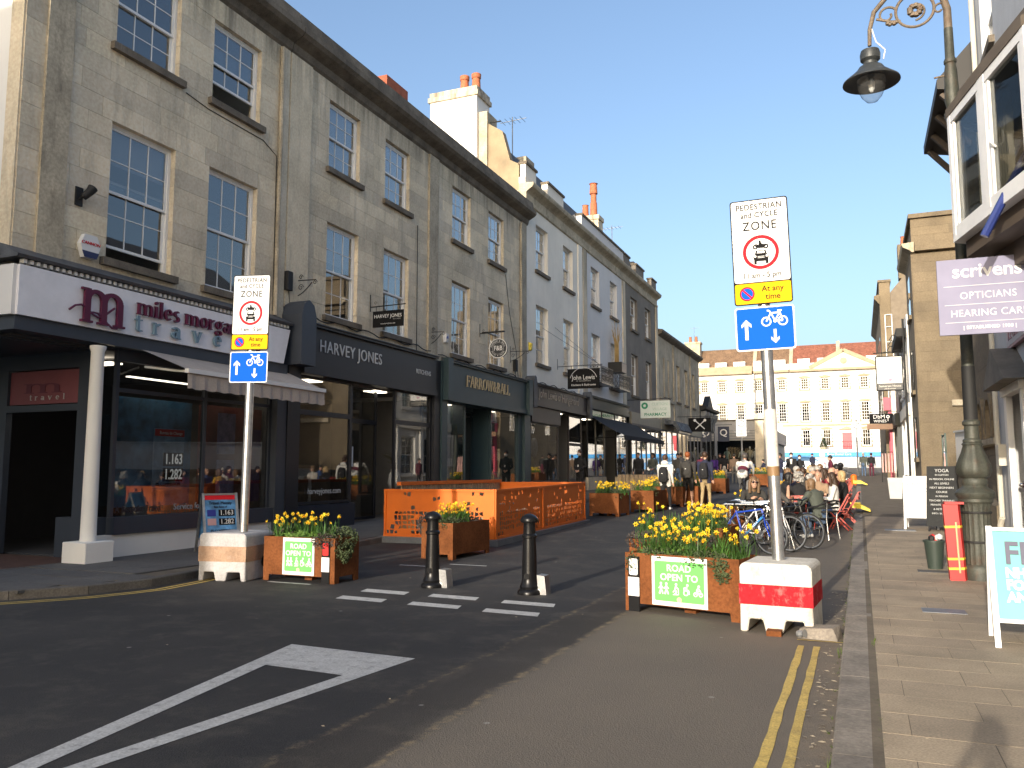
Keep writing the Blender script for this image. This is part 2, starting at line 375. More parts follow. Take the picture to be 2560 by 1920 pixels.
KX = [(-60, 6.15), (-30, 6.15), (-13, 6.2), (-11.6, 6.4), (-10.6, 6.75), (-9.9, 7.25), (-9.4, 7.9), (-9.12, 8.7), (-9.2, 9.6), (-9.42, 10.6), (-9.6, 12), (-9.6, 75)]
def resample(P, st):
    out = [Vector(P[0])]; acc = 0
    for a, c in zip(P, P[1:]):
        a = Vector(a); c = Vector(c); L_ = (c-a).length; t = st-acc
        while t <= L_: out.append(a+(c-a)*(t/L_)); t += st
        acc = (acc+L_) % st
    return out
def kerb(parent, P, wd, z_top, name='kerb_stone', side=1, m=None):
    for a, c in zip(P, P[1:]):
        d = (c-a).normalized(); nn = Vector((-d.y, d.x))*side; a2 = a+d*.004; c2 = c-d*.004
        bb = MB(); vs = []
        for p in (a2, c2):
            z = zg(p.y); j = random.uniform(-.0015, .0015)
            for q, zz in ((p, -.06), (p, z_top-.012+j), (p+nn*.014, z_top+j), (p+nn*wd, z_top+j), (p+nn*wd, -.06)): vs.append((q.x, q.y, z+zz))
        bb.add(vs, [(0,1,2,3,4), (9,8,7,6,5)]+[(i, i+5, (i+1) % 5+5, (i+1) % 5) for i in range(5)])
        bb.build(name, m or M_KERB, parent)
def strip(name, xa, xb, y0, y1, ofs, m, st=.5):
    bb = MB(); Y = [y0]
    while Y[-1] < y1-1e-6: Y.append(min(Y[-1]+st, y1))
    for y in Y: bb.v += [(xa(y), y, zg(y)+ofs), (xb(y), y, zg(y)+ofs)]
    for i in range(len(Y)-1): bb.f.append((2*i, 2*i+1, 2*i+3, 2*i+2)); bb.m.append(0)
    return bb.build(name, m)
def kx(y):
    pts = [p for p in KX if p[0] > -13]
    if y <= pts[0][1]: return pts[0][0]
    for a, c in zip(pts, pts[1:]):
        if a[1] <= y <= c[1] and c[1] > a[1]: return a[0]+(c[0]-a[0])*(y-a[1])/(c[1]-a[1])
    return -9.6
pl = strip('pavement_left', lambda y: -60 if y < 9 else -16, lambda y: kx(y)-.1, 6.25, 76, .095, M_BED, .25)
tag(pl, 'shaded slab pavement along the left hand shops', 'pavement', kind='structure')
kerb(pl, resample(KX, .9)[40:], .14, .115, m=mat('shade_toned_kerb_stone', (.10,.092,.083), .85, var=.3, scale=3, fine=.3, bump=.3, rnd=.15))  # darker copy of the kerb stone, left side shade put into its colour
def slabs(parent, m, x0f, x1, y0, y1, dx, dy, top, stag, gap=.005):
    y = y0; r = 0
    while y < y1:
        x = x1+(stag*(r % 2)-dx if True else 0)
        xl = x0f(y+dy/2); xx = xl
        cuts = [xl]; k = math.ceil((xl-stag*(r % 2))/dx-1e-6)
        q = k*dx+stag*(r % 2)
        while q < x1-.06:
            if q > xl+.06: cuts.append(q)
            q += dx
        cuts.append(x1)
        sl_ = math.atan((zg(y+dy)-zg(y))/dy)
        for a, c in zip(cuts, cuts[1:]):
            j = random.uniform(-.0006, .0006)
            o = link('paving_slab', unit_box(m), parent, ((a+c)/2, y+dy/2, zg(y+dy/2)+top-.02+j), (sl_, 0, 0), (c-a-gap, dy-gap, .04))
        y += dy; r += 1
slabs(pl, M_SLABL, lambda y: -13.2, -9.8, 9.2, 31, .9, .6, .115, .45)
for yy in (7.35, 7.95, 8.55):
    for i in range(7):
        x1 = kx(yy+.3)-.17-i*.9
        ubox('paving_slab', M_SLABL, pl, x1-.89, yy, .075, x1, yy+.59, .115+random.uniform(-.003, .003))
pr = strip('pavement_right', lambda y: 0.0, lambda y: 2.72, -12, 76, .113, M_BED)
tag(pr, 'sunlit buff slab pavement along the right hand shops', 'pavement', kind='structure')
kerb(pr, resample([(-.2, 1.2), (-.2, 60)], .92), .245, .112, side=-1)
slabs(pr, M_SLAB, lambda y: .055, 2.6, 2.2, 24, .62, .45, .115, .21)

def sheet(name, poly, m, parent=road, h=.004):
    """thin painted marking laid on the road"""
    bb = MB(); n_ = len(poly)
    bb.add([(x, y, zg(y)+h) for x, y in poly], [tuple(range(n_))]); return bb.build(name, m, parent)
def paint_line(name, P, wd, m, h=.004, jit=.004):
    bb = MB(); P = [Vector(p) for p in P]
    for i, p in enumerate(P):
        d = (P[min(i+1, len(P)-1)]-P[max(i-1, 0)]).normalized(); nn = Vector((-d.y, d.x))
        for s in (1, -1):
            q = p+nn*s*(wd/2+random.uniform(-jit, jit)); bb.v.append((q.x, q.y, zg(q.y)+h))
    for i in range(len(P)-1): bb.f.append((2*i, 2*i+1, 2*i+3, 2*i+2)); bb.m.append(0)
    return bb.build(name, m, road)
# open warning triangle pointing at the camera
A_, B_, C_, D_ = (-4.93, 6.49), (-3.58, 6.41), (-3.82, 5.68), (-4.61, 5.73)
ap_o, ap_i = (-4.05, 1.85), (-4.09, 2.85)
bb = MB(); vs = [A_, B_, ap_o, D_, C_, ap_i]
bb.add([(x, y, .004) for x, y in vs], [(0, 3, 4, 1), (0, 2, 5, 3), (1, 4, 5, 2)])
tri = bb.build('warning_triangle_marking', M_WLINE, road)
for x0, ya, yb in ((-6.27, 9.87, 9.62), (-6.22, 9.22, 8.98), (-5.22, 9.8, 9.56), (-5.14, 9.13, 8.9), (-4.15, 9.68, 9.45), (-4.1, 9.02, 8.79)):
    sheet('give_way_dash', [(x0, ya), (x0+.69, ya-.05), (x0+.75, yb-.05), (x0+.05, yb)], M_WLINE)
for x0 in (-.565, -.43): paint_line('yellow_line', [(x0, -6+.25*i) for i in range(58)], .06, M_YLINE, jit=.006)
sheet('yellow_end_bar', [(-.62, 8.53), (-.2, 8.53), (-.2, 8.5), (-.62, 8.5)], M_YLINE, h=.007)
kl = [p for p in resample(KX, .25)]
for of in (.24, .36):
    P = []
    for a, c in zip(kl, kl[1:]):
        d = (c-a).normalized(); q = a-Vector((-d.y, d.x))*of
        if -30 < q.x and q.y < 10.2: P.append((q.x, q.y))
    paint_line('yellow_line', P, .06, M_YLINE, jit=.003)
for x0, y0, l in ((-7.3, 12.5, .55), (-6.55, 12.9, .7), (-8.0, 9.95, .75)):
    paint_line('bay_line', [(x0, y0), (x0+l, y0-.02)], .06, M_WLINE)
# ironwork and repairs set in the right pavement
for x0, y0, wx, wy, mm in ((.55, 9.95, .42, .3, M_STEELG), (1.35, 9.75, .4, .26, M_STEELG), (.45, 20.2, .62, .5, M_STEELG), (.72, 13.6, .7, .3, M_WHITE)):
    ubox('access_cover', mm if mm is not M_WHITE else M_SLABL, pr, x0, y0, zg(y0)+.1, x0+wx, y0+wy, zg(y0+wy/2)+.121)
# moss and weeds in the joints
bb = MB()
for i in range(420):
    y = random.uniform(3, 22); x = -.2+random.gauss(0, .02) if random.random() < .75 else .05+random.gauss(0, .008)
    z = zg(y)+(.0 if x < -.1 else .1)
    for k in range(3):
        a = random.uniform(0, 6.28); h = random.uniform(.012, .05)*(1.5 if noise.noise((0, y*1.3, 3)) > .25 else .6); dx, dy = .012*math.cos(a), .012*math.sin(a)
        bb.add([(x-dy*.3, y+dx*.3, z), (x+dy*.3, y-dx*.3, z), (x+dx*2, y+dy*2, z+h)], [(0, 1, 2)])
M_MOSS = plain('moss', (.075,.11,.02), .9, var=.3)
tag(bb.build('kerb_weeds', M_MOSS), 'small green weeds and moss along the right kerb joint', 'weeds', kind='stuff')
bb = MB()
for i in range(260):
    if random.random() < .93: y = random.uniform(2.5, 12); x = -.3+random.gauss(0, .06); x = min(x, -.215)
    else: y = random.uniform(3, 12); x = random.uniform(-9, 2.4)
    z = zg(y)+(.116 if x > .06 else .006 if x < -.2 else .114); a = random.uniform(0, 6.28); l = random.uniform(.008, .03); c_, s_ = math.cos(a)*l, math.sin(a)*l
    bb.add([(x-c_, y-s_, z), (x+s_*.5, y-c_*.5, z+.004), (x+c_, y+s_, z+.002), (x-s_*.5, y+c_*.5, z)], [(0, 1, 2, 3)])
tag(bb.build('street_litter', plain('pale_litter', (.42,.35,.25), .9, var=.4)), 'scattered pale leaf litter and paper scraps in the gutter', 'litter', kind='stuff')
# ---------------------------------------------------------------- serif lettering drawn as strokes
T_, t_ = .125, .045
def GL(ch):
    """strokes of one glyph: l line, o ring arc, s serif; x-height .5, capitals .72; returns (advance, strokes)"""
    l = lambda *a: ('l',)+a; o = lambda *a: ('o',)+a; s = lambda x, z, w_=.24: ('s', x, z, w_)
    st = lambda x, z0, z1: l(x, z0, x, z1, T_)
    tab = {
     'm': (.98, [st(.12, 0, .5), st(.47, 0, .36), st(.82, 0, .36), o(.295, .34, .235, .16, 0, 180), o(.645, .34, .235, .16, 0, 180), s(.12, 0), s(.47, 0), s(.82, 0), s(.07, .48, .14)]),
     'n': (.64, [st(.12, 0, .5), st(.48, 0, .34), o(.30, .34, .242, .16, 0, 180), s(.12, 0), s(.48, 0), s(.07, .48, .14)]),
     'i': (.30, [st(.13, 0, .5), s(.13, 0), s(.08, .48, .14), o(.13, .66, .075, .075, 0, 360)]),
     'l': (.30, [st(.13, 0, .75), s(.13, 0), s(.08, .73, .14)]),
     'e': (.56, [o(.27, .25, .24, .26, 0, 315), l(.06, .27, .49, .27, t_)]),
     's': (.46, [o(.22, .37, .17, .14, 30, 270), o(.22, .12, .18, .14, -150, 90)]),
     'o': (.60, [o(.29, .25, .25, .26, 0, 360)]),
     'r': (.46, [st(.12, 0, .5), s(.12, 0), s(.07, .48, .14), o(.33, .34, .17, .16, 50, 170)]),
     'g': (.58, [o(.26, .30, .22, .2, 0, 360), o(.26, -.1, .24, .13, 0, 360), l(.42, .44, .56, .5, .06)]),
     'a': (.56, [o(.22, .15, .19, .16, 0, 360), st(.42, 0, .36), o(.26, .35, .22, .15, 0, 160), s(.46, 0, .16)]),
     't': (.42, [st(.17, .06, .66), l(.02, .49, .36, .49, .05), o(.27, .09, .16, .1, 180, 330)]),
     'v': (.58, [l(.08, .5, .29, 0, T_), l(.5, .5, .29, 0, .06), s(.08, .49, .2), s(.5, .49, .18)]),
     'F': (.62, [st(.14, 0, .72), l(.1, .70, .58, .70, t_), l(.14, .38, .46, .38, t_), s(.14, 0), l(.57, .56, .57, .72, .04), l(.46, .30, .46, .46, .035)]),
     'A': (.72, [l(.08, 0, .36, .74, .05), l(.36, .74, .66, 0, T_), l(.2, .25, .55, .25, t_), s(.08, 0, .2), s(.66, 0, .24)]),
     'R': (.72, [st(.14, 0, .72), o(.26, .53, .28, .2, -90, 90), l(.1, .71, .28, .71, t_), l(.14, .34, .3, .34, t_), l(.36, .34, .66, 0, T_), s(.14, 0), s(.68, 0, .18)]),
     'O': (.82, [o(.40, .36, .36, .38, 0, 360)]),
     'W': (1.04, [l(.08, .72, .3, 0, T_), l(.3, 0, .52, .72, .05), l(.52, .72, .74, 0, T_), l(.74, 0, .96, .72, .05), s(.08, .71, .22), s(.96, .71, .2), s(.52, .71, .16)]),
     'B': (.66, [st(.14, 0, .72), o(.26, .54, .26, .19, -90, 90), o(.26, .19, .32, .2, -90, 90), l(.08, .71, .28, .71, t_), l(.08, .01, .28, .01, t_), l(.14, .37, .28, .37, t_)]),
     'L': (.60, [st(.14, 0, .72), l(.1, .02, .56, .02, t_), l(.55, 0, .55, .18, .04), s(.14, .71)]),
     '&': (.78, [o(.30, .56, .16, .17, 0, 360), o(.28, .2, .23, .22, 60, 360), l(.2, .48, .66, 0, T_*.9), l(.5, .2, .66, .4, .05), s(.66, .4, .16), s(.7, 0, .14)]),
     ' ': (.3, [])}
    return tab[ch]
def serif_text(s, size, m, parent, loc, rz=0, th=.02, spacing=1.0, width=None, align='l', name='lettering', sx=1.0):
    b = MB(); x = 0; k = 0
    adv = sum(GL(c)[0]*spacing for c in s)
    if width: sx = width/(adv*size)
    for c in s:
        a, ss = GL(c)
        for e in ss:
            k += 1; y0 = -th-.0002*(k % 7); b2 = MB()
            if e[0] == 'l': stroke(b2, [(e[1], e[2]), (e[3], e[4])], e[5], y0/size, 0)
            elif e[0] == 's': b2.prism([(e[1]-e[3]/2, e[2]-.012), (e[1]+e[3]/2, e[2]-.012), (e[1]+e[3]/2, e[2]+.022), (e[1]-e[3]/2, e[2]+.022)], y0/size, 0)
            else:
                _, cx, cz, rx, rz_, a0, a1 = e; n = max(6, int(abs(a1-a0)/15)); ix, iz = max(rx-T_, .0), max(rz_-t_*1.3, .0)
                if rx < .1: ix = iz = 0
                for i in range(n):
                    p, q = R(a0+(a1-a0)*i/n), R(a0+(a1-a0)*(i+1)/n)
                    b2.prism([(cx+ix*math.cos(p), cz+iz*math.sin(p)), (cx+rx*math.cos(p), cz+rz_*math.sin(p)), (cx+rx*math.cos(q), cz+rz_*math.sin(q)), (cx+ix*math.cos(q), cz+iz*math.sin(q))], y0/size, 0)
            b.add([((vx+x)*size*sx, vy*size, vz*size) for vx, vy, vz in b2.v], b2.f)
        x += a*spacing
    o = b.build(name, m, parent, world=False); o.location = loc; o.rotation_euler = (0, 0, rz); return o

# ---------------------------------------------------------------- walls and windows
def rect_minus(y0, y1, z0, z1, ops, zstep=None):
    """bands of (ya, yb, za, zb) filling the rectangle around the openings"""
    zs = sorted({z0, z1}|{min(max(v, z0), z1) for o in ops for v in (o[2], o[3])}); out = []
    for a, c in zip(zs, zs[1:]):
        if c-a < 1e-4: continue
        n = max(1, round((c-a)/zstep)) if zstep else 1
        for i in range(n):
            p, q = a+(c-a)*i/n, a+(c-a)*(i+1)/n; mid = (p+q)/2; cur = y0; iv = []
            for o in sorted(o for o in ops if o[2] < mid < o[3]):
                if o[0] > cur+1e-4: iv.append((cur, o[0]))
                cur = max(cur, o[1])
            if cur < y1-1e-4: iv.append((cur, y1))
            out += [(u, v, p, q) for u, v in iv]
    return out
def ashlar(parent, m, xf, s, y0, y1, z0, z1, ops, ch=.37, bw=.85, dep=.32, name='ashlar_block', gap=.005, axis='x', lim=300):
    """dressed stones laid in courses round the openings; each is a piece of the wall"""
    n = 0
    for k, (ya, yb, za, zb) in enumerate(rect_minus(y0, y1, z0, z1, ops, ch)):
        W = yb-ya; c = max(1, round(W/bw)); cuts = [ya+W*i/c+(random.uniform(-.16, .16)*W/c if 0 < i < c else 0) for i in range(c+1)]
        if c > 1 and k % 2:
            cuts = [ya]+[min(max(v+W/c*.4, ya+.15), yb-.12) for v in cuts[1:-1]]+[yb]
        for a, d in zip(cuts, cuts[1:]):
            if d-a < .03: continue
            j = random.uniform(-.0025, .0025); n += 1
            if axis == 'x': ubox(name, m, parent, xf-s*dep, a+gap/2, za+gap/2, xf+j, d-gap/2, zb-gap/2)
            else: ubox(name, m, parent, a+gap/2, xf-s*dep, za+gap/2, d-gap/2, xf+j, zb-gap/2)
    return n
def wall_panel(parent, m, xf, s, y0, y1, z0, z1, ops, dep=.32, name='wall', axis='x'):
    b = MB()
    for ya, yb, za, zb in rect_minus(y0, y1, z0, z1, ops):
        if axis == 'x': b.box(min(xf, xf-s*dep), ya, za, max(xf, xf-s*dep), yb, zb)
        else: b.box(ya, min(xf, xf-s*dep), za, yb, max(xf, xf-s*dep), zb)
    return b.build(name, m, parent)
def shell(t, m, x0, x1, y0, y1, z0, z1, floors=(), gx=None):
    """side, back, roof and floors of a hollow building (front left to the facade)"""
    b = MB(); d = .25
    b.box(x0, y0, z0, x1, y0+d, z1); b.box(x0, y1-d, z0, x1, y1, z1)
    if gx is None: gx = x0
    b.box(gx, y0+d, z0, gx+d, y1-d, z1)
    b.box(x0, y0+d, z1-d, x1, y1-d, z1-.002)
    for f in floors: b.box(min(x0, x1)+.25, y0+d, f, max(x0, x1), y1-d, f+.25)
    return b.build('side_walls', m, t)
def win(t, xf, y0, y1, z0, z1, s=1, cols=3, rows=4, rec=.11, lift=0, drop=0, fm=None, gm=None, sill=True, sm=None, blind=0, curtain=None, panes=True, axis='x', bar=.018, st=.05):
    """sliding sash window seen from the street: frame with glazing bars > panes, sill, blind"""
    fm = fm or M_WPAINT; gm = gm or M_GL; b = MB()
    def bx(ya, yb, za, zb, d0, d1, bb=None):
        bb = bb or b; p, q = sorted((xf-s*d0, xf-s*d1))
        if axis == 'x': bb.box(p, ya, za, q, yb, zb)
        else: bb.box(ya, p, za, yb, q, zb)
    f = .06
    bx(y0, y0+f, z0, z1, rec, rec+.1); bx(y1-f, y1, z0, z1, rec, rec+.1); bx(y0+f, y1-f, z1-f, z1, rec, rec+.1); bx(y0+f, y1-f, z0, z0+f*.8, rec, rec+.1)
    ya, yb = y0+f, y1-f; zm = (z0+z1)/2; r2 = rows//2; pn = []
    for up in (1, 0):
        za, zb = (zm-.02, z1-f) if up else (z0+f*.8, zm+.02)
        o_ = (-drop if up else lift); za += o_; zb += o_; d = rec+(.015 if up else .055)
        bx(ya, ya+st, za, zb, d, d+.035); bx(yb-st, yb, za, zb, d, d+.035)
        bx(ya+st, yb-st, za, za+st, d, d+.035); bx(ya+st, yb-st, zb-st*.8, zb, d, d+.035)
        gy0, gy1, gz0, gz1 = ya+st, yb-st, za+st, zb-st*.8
        for i in range(1, cols):
            y = gy0+(gy1-gy0)*i/cols; bx(y-bar/2, y+bar/2, gz0, gz1, d+.004, d+.031)
        for i in range(1, r2):
            z = gz0+(gz1-gz0)*i/r2; bx(gy0, gy1, z-bar/2, z+bar/2, d+.006, d+.029)
        if panes:
            for i in range(cols):
                for j in range(r2): pn.append((gy0+(gy1-gy0)*i/cols, gy0+(gy1-gy0)*(i+1)/cols, gz0+(gz1-gz0)*j/r2, gz0+(gz1-gz0)*(j+1)/r2, d+.016))
        else: pn.append((gy0, gy1, gz0, gz1, d+.016))
    o = b.build('window', fm, t)
    for a, c, e, g, d in pn:
        e_ = .002
        if axis == 'x': ubox('pane', gm, o, xf-s*(d+.004), a+e_, e+e_, xf-s*d, c-e_, g-e_)
        else: ubox('pane', gm, o, a+e_, xf-s*(d+.004), e+e_, c-e_, xf-s*d, g-e_)
    if sill:
        k = MB(); bx(y0-.12, y1+.12, z0-.14, z0-.004, -.1, rec+.1, k); k.build('sill', sm or M_STONED, o)
    if blind:
        k = MB(); bx(y0+.08, y1-.08, z1-(z1-z0)*blind, z1-.07, rec+.13, rec+.14, k); k.build('blind', M_BLIND, o)
    if curtain:
        k = MB()
        for cy in curtain:
            n_ = 7; w_ = .34
            for i in range(n_):
                ya_ = cy+w_*i/n_; bx(ya_, ya_+w_/n_, z0+.05, z1-.08, rec+.17+.02*(i % 2), rec+.18+.02*(i % 2), k)
        k.build('curtain', M_CURT, o)
    return o
def prof(t, name, m, pts, xf, s, y0, y1):
    """moulding: profile of (projection, height) run along the facade"""
    return MB().prism([(xf+s*p, z) for p, z in pts], y0, y1, 'y').build(name, m, t)
XL = -12.1
CORN = [(-.3, 11.5), (0, 11.5), (.06, 11.56), (.1, 11.72), (.34, 11.84), (.42, 11.92), (.42, 12.06), (.3, 12.12), (.26, 12.42), (-.3, 12.46)]
def pipe(t, pts, r=.045, m=None, name='drainpipe'):
    return MB().tube(pts, r, 8).build(name, m or M_STONEB, t, smooth=True)
def scroll_bracket(loc, L_=.55, name='wall_bracket', label='', d=(1, 0)):
    t = thing(name, label, 'bracket', loc); b = MB()
    b.tube([(0, 0, -.32), (0, 0, .32)], .014, 6)
    c = [(.02, 0, -.25)]+[(L_*.8*i/6, 0, -.25+.3*(i/6)**1.6) for i in range(1, 7)]; b.tube(c, .012, 6); b.tube([(.0, 0, .12), (L_, 0, .1)], .012, 6)
    for cx, cz, r in ((.12, .2, .06), (.12, -.05, .08), (L_*.95, .04, .06)):
        b.tube([(cx+r*(1-i/16)*math.cos(i*.7), 0, cz+r*(1-i/16)*math.sin(i*.7)) for i in range(13)], .009, 5)
    b.build('scrolled_iron', M_BLACKM, t, smooth=True, world=False); return t

# ================================================================ LEFT ROW
W1, W2 = (5.33, 7.84), (9.28, 11.04)
def upper(t, wins, y0, y1, m, z0, z1, stone=True, z_ops=(W1, W2), **kw):
    ops = [(a, c, zz[0], zz[1]) for zz in z_ops for a, c in wins]
    if stone:
        wl = MB().box(XL-.33, y0+.02, z1-.3, XL-.02, y1-.02, z1-.02).build('wall', m, t)
        ashlar(wl, m, XL, 1, y0, y1, z0, z1, ops, **kw)
    else: wl = wall_panel(t, m, XL, 1, y0, y1, z0, z1, ops)
    return ops
# ---- corner house with the travel shop
t1 = thing('stone_house', 'corner stone house above the travel agency with white side wall', 'building', (XL, 12, 0))
upper(t1, [(10.39, 11.88), (12.8, 14.27)], 8.65, 15.24, M_STONE, 4.9, 11.5)
shell(t1, M_WHITE, -20, XL-.33, 8.66, 15.24, 3.75, 12.0, (8.35,))
MB().box(XL-.31, 8.62, 4.9, XL-.02, 8.655, 11.5).build('corner_return', M_STONE, t1)
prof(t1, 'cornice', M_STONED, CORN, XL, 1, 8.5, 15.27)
win(t1, XL, 10.39, 11.88, W2[0], W2[1]); win(t1, XL, 12.8, 14.27, W2[0], W2[1], lift=.42, drop=.0)
win(t1, XL, 10.39, 11.88, W1[0], W1[1], lift=.2, blind=.28); win(t1, XL, 12.8, 14.27, W1[0], W1[1])
MB().box(XL, 9.02, 4.95, XL+.05, 9.5, 11.5).build('pilaster', M_STONEB, t1)
MB().box(XL, 15.0, 4.95, XL+.04, 15.235, 11.5).build('pilaster', M_STONE, t1)
pipe(t1, [(XL+.06, 14.93, 5.1), (XL+.06, 14.93, 7.3), (XL+.07, 14.93, 9), (XL+.06, 14.93, 11.45)], .05)
pipe(t1, [(XL+.01, 12.08, 9.1), (XL+.01, 12.7, 9.02), (XL+.01, 14.4, 9.0), (XL+.01, 14.88, 8.8), (XL+.01, 14.9, 5.2)], .009, M_BLACKM, 'cable')
pot = thing('flower_pot', 'terracotta pot inside the half open upper window', 'flower pot', (XL-.36, 13.02, 9.26)); MB().lathe([(.07, 0), (.09, .16), (.105, .16), (.105, .2), (.08, .2)], n=12).build('pot', M_TERRA, pot, world=False, smooth=True)
bq = MB()
for i in range(40):
    a = random.uniform(0, 6.28); r = random.uniform(.02, .14); z = random.uniform(.2, .5); bq.ball((r*math.cos(a), r*math.sin(a), z), .03, 6)
bq.build('foliage', plain('pot_plant_leaf', (.05,.1,.03), .6, var=.3), pot, world=False)
# shop front of the travel agency
z0 = .12
b = MB(); b.prism([(8.55, 3.98), (14.9, 3.98), (15.1, 4.76), (8.55, 4.76)], -11.8, -11.74, 'x'); fas = b.build('fascia', plain('pale_lilac_panel', (.82,.81,.84), .4), t1)
MB().box(-19, 8.49, 3.98, -11.8, 8.55, 4.76).build('fascia_return', M_SIGNW, t1)
b = MB()
for i in range(58): b.box(-11.83, 8.6+i*.112, 4.79, -11.73, 8.655+i*.112, 4.85)
b.build('dentil_row', M_WPAINT, t1)['kind'] = 'stuff'
prof(t1, 'lead_flashing', M_LEAD, [(.0, 4.86), (.42, 4.86), (.44, 4.9), (.02, 5.1), (0, 5.1)], XL, 1, 8.45, 15.12)
MB().box(-19, 8.42, 4.86, XL, 8.66, 5.02).build('lead_flashing', M_LEAD, t1)
MB().box(XL-.3, 8.56, 3.76, -11.8, 15.1, 3.975).build('soffit_beam', M_GREYP, t1)
MB().box(-19, 8.5, 3.70, XL-.3, 10.6, 3.9).build('soffit', M_GREYP, t1)
b = MB(); b.cbox(-12.05, 9.8, .1, -11.52, 10.36, .45, .012); b.build('column_plinth', M_WHITE, t1)
MB().lathe([(.125, .45), (.13, .47), (.125, .5), (.105, 3.6), (.13, 3.66), (.13, 3.7)], (-11.8, 10.08, 0), 20).build('column', M_WHITE, t1, smooth=True)
MB().box(-12.12, 10.36, .1, -11.98, 15.02, .5).build('stall_riser', M_WHITE, t1)
MB().box(-12.16, 10.7, .5, -11.93, 15.05, .8).build('window_cill', M_GREYP, t1)
MB().box(-13, 10.42, .1, -12.12, 10.72, .8).build('stall_riser', M_GREYP, t1)
b = MB()
for y in (10.72, 12.88, 14.86): b.box(-12.14, y, .8, -12.06, y+.07, 3.75)
b.box(-12.13, 10.79, 3.0, -12.07, 14.86, 3.07); b.box(-12.15, 10.75, 3.55, -12.05, 15, 3.75); b.build('shop_window_frame', M_GREYP, t1)
for ya, yb in ((10.79, 12.88), (12.95, 14.86)):
    for za, zb in ((.8, 3.0), (3.07, 3.55)): ubox('shop_pane', M_GLS, t1, -12.105, ya, za, -12.095, yb, zb)
ubox('shop_pane', M_GLS, t1, -12.85, 10.71, .8, -12.13, 10.72, 3.6)
MB().box(-12.16, 14.93, .12, -11.9, 15.26, 4.0).build('pilaster', M_GREYP, t1)
# entrance in the recessed corner
b = MB(); b.box(-14.55, 10.4, .12, -14.4, 10.52, 3.7); b.box(-12.6, 10.4, .12, -12.3, 10.52, 3.7); b.box(-14.4, 10.4, 2.66, -12.6, 10.52, 2.78); b.box(-14.4, 10.4, 3.42, -12.6, 10.52, 3.7); b.box(-19, 10.4, .1, -14.55, 10.5, 3.7); b.build('door_frame', M_GREYP, t1)
pn = ubox('door_panel_sign', plain('faded_red_panel', (.22,.065,.075), .5), t1, -14.38, 10.44, 2.8, -12.62, 10.47, 3.4)
ubox('shop_door', M_GLS, t1, -12.68, 10.55, .16, -12.66, 11.5, 2.62)
MB().box(-12.685, 10.53, .14, -12.655, 10.555, 2.64).build('door_edge', M_CHROME, t1)
wm = plain('sign_maroon', (.10,.005,.035), .4); wc = plain('sign_pale_blue', (.17,.26,.33), .4)
o1 = wofs(t1)
serif_text('m', .34, plain('faded_maroon', (.13,.03,.05), .5), t1, Vector((-14.0, 10.43, 3.0))-o1, 0, .006, width=1.0)
serif_text('travel', .14, plain('pale_grey_letter', (.5,.48,.47), .5), t1, Vector((-13.85, 10.43, 2.87))-o1, 0, .006, spacing=1.9, width=.95)
MB().box(-15.5, 8.7, .09, -12.1, 10.4, .118).build('entrance_tiles', mat('red_quarry_tile', (.10,.05,.035), .7, var=.25, scale=4, bump=.2), t1)
# interior
b = MB(); b.box(-19, 8.8, 3.72, -12.17, 15.1, 3.76); b.box(-17.2, 10.6, .1, -17, 15.1, 3.7); b.box(-17, 10.6, .1, -12.17, 15.1, .125); b.build('shop_interior', M_INTD, t1)
MB().box(-12.15, 15.0, 0.1, -19, 15.1, 3.7).build('shop_party_wall', M_INT, t1)
bw_ = mat('blue_window_poster', (.10,.30,.55), .6, var=.7, scale=1.5, stain=.8, scol=(.02,.05,.02), sscale=(1.3,1.3,1.3))
ubox('window_poster', bw_, t1, -12.32, 10.9, .95, -12.3, 12.8, 2.95)
ubox('window_poster', plain('red_brown_poster', (.25,.06,.05), .5, var=.4), t1, -12.32, 13.0, .95, -12.3, 14.9, 2.95)
for y, z, h in ((13.42, 1.95, .85), (13.42, .98, .85)): ubox('window_poster', mat('purple_poster', (.30,.27,.5), .4, var=.5, scale=6), t1, -12.2, y, z, -12.19, y+.52, z+h)
ubox('window_poster', mat('purple_tall_poster', (.10,.04,.18), .4, var=.3, scale=8), t1, -12.2, 14.25, .95, -12.19, 14.75, 2.5)
# exchange rate board in the window
eb = ubox('rate_board', mat('rate_board_print', (.22,.42,.65), .4, var=.4, scale=5), t1, -12.2, 11.75, 1.22, -12.18, 12.5, 2.4)
M_DIG = plain('pale_digit', (.75,.76,.74), .5, emit=.25)
for s_, z, sz in (('1.163', 1.82, .34), ('1.282', 1.53, .34)):
    ubox('digit_strip', M_SIGNB, t1, -12.178, 11.98, z-.13, -12.173, 12.48, z+.13)
    text(s_, sz*.8, M_DIG, t1, Vector((-12.171, 12.24, z))-o1, R(90), squash=.75, bold=.004)
ubox('digit_strip', M_SIGNR, t1, -12.178, 11.76, 2.26, -12.173, 12.49, 2.39)
text('Bureau de Change', .085, M_SIGNW, t1, Vector((-12.171, 12.15, 2.32))-o1, R(90), squash=.9)
text('0% COMMISSION', .09, M_SIGNB, t1, Vector((-12.171, 12.12, 1.35))-o1, R(90), squash=.9)
text('MORE CURRENCIES INSIDE', .055, M_SIGNW, t1, Vector((-12.171, 12.12, 1.26))-o1, R(90))
text('Service for Bristol', .17, plain('window_letter_grey', (.33,.36,.4), .6), t1, Vector((-12.09, 12.2, .92))-o1, R(90), align='LEFT')
text('A Bespoke Travel', .17, plain('window_letter_black', (.03,.02,.03), .6), t1, Vector((-12.09, 10.85, .92))-o1, R(90), align='LEFT', squash=.85)
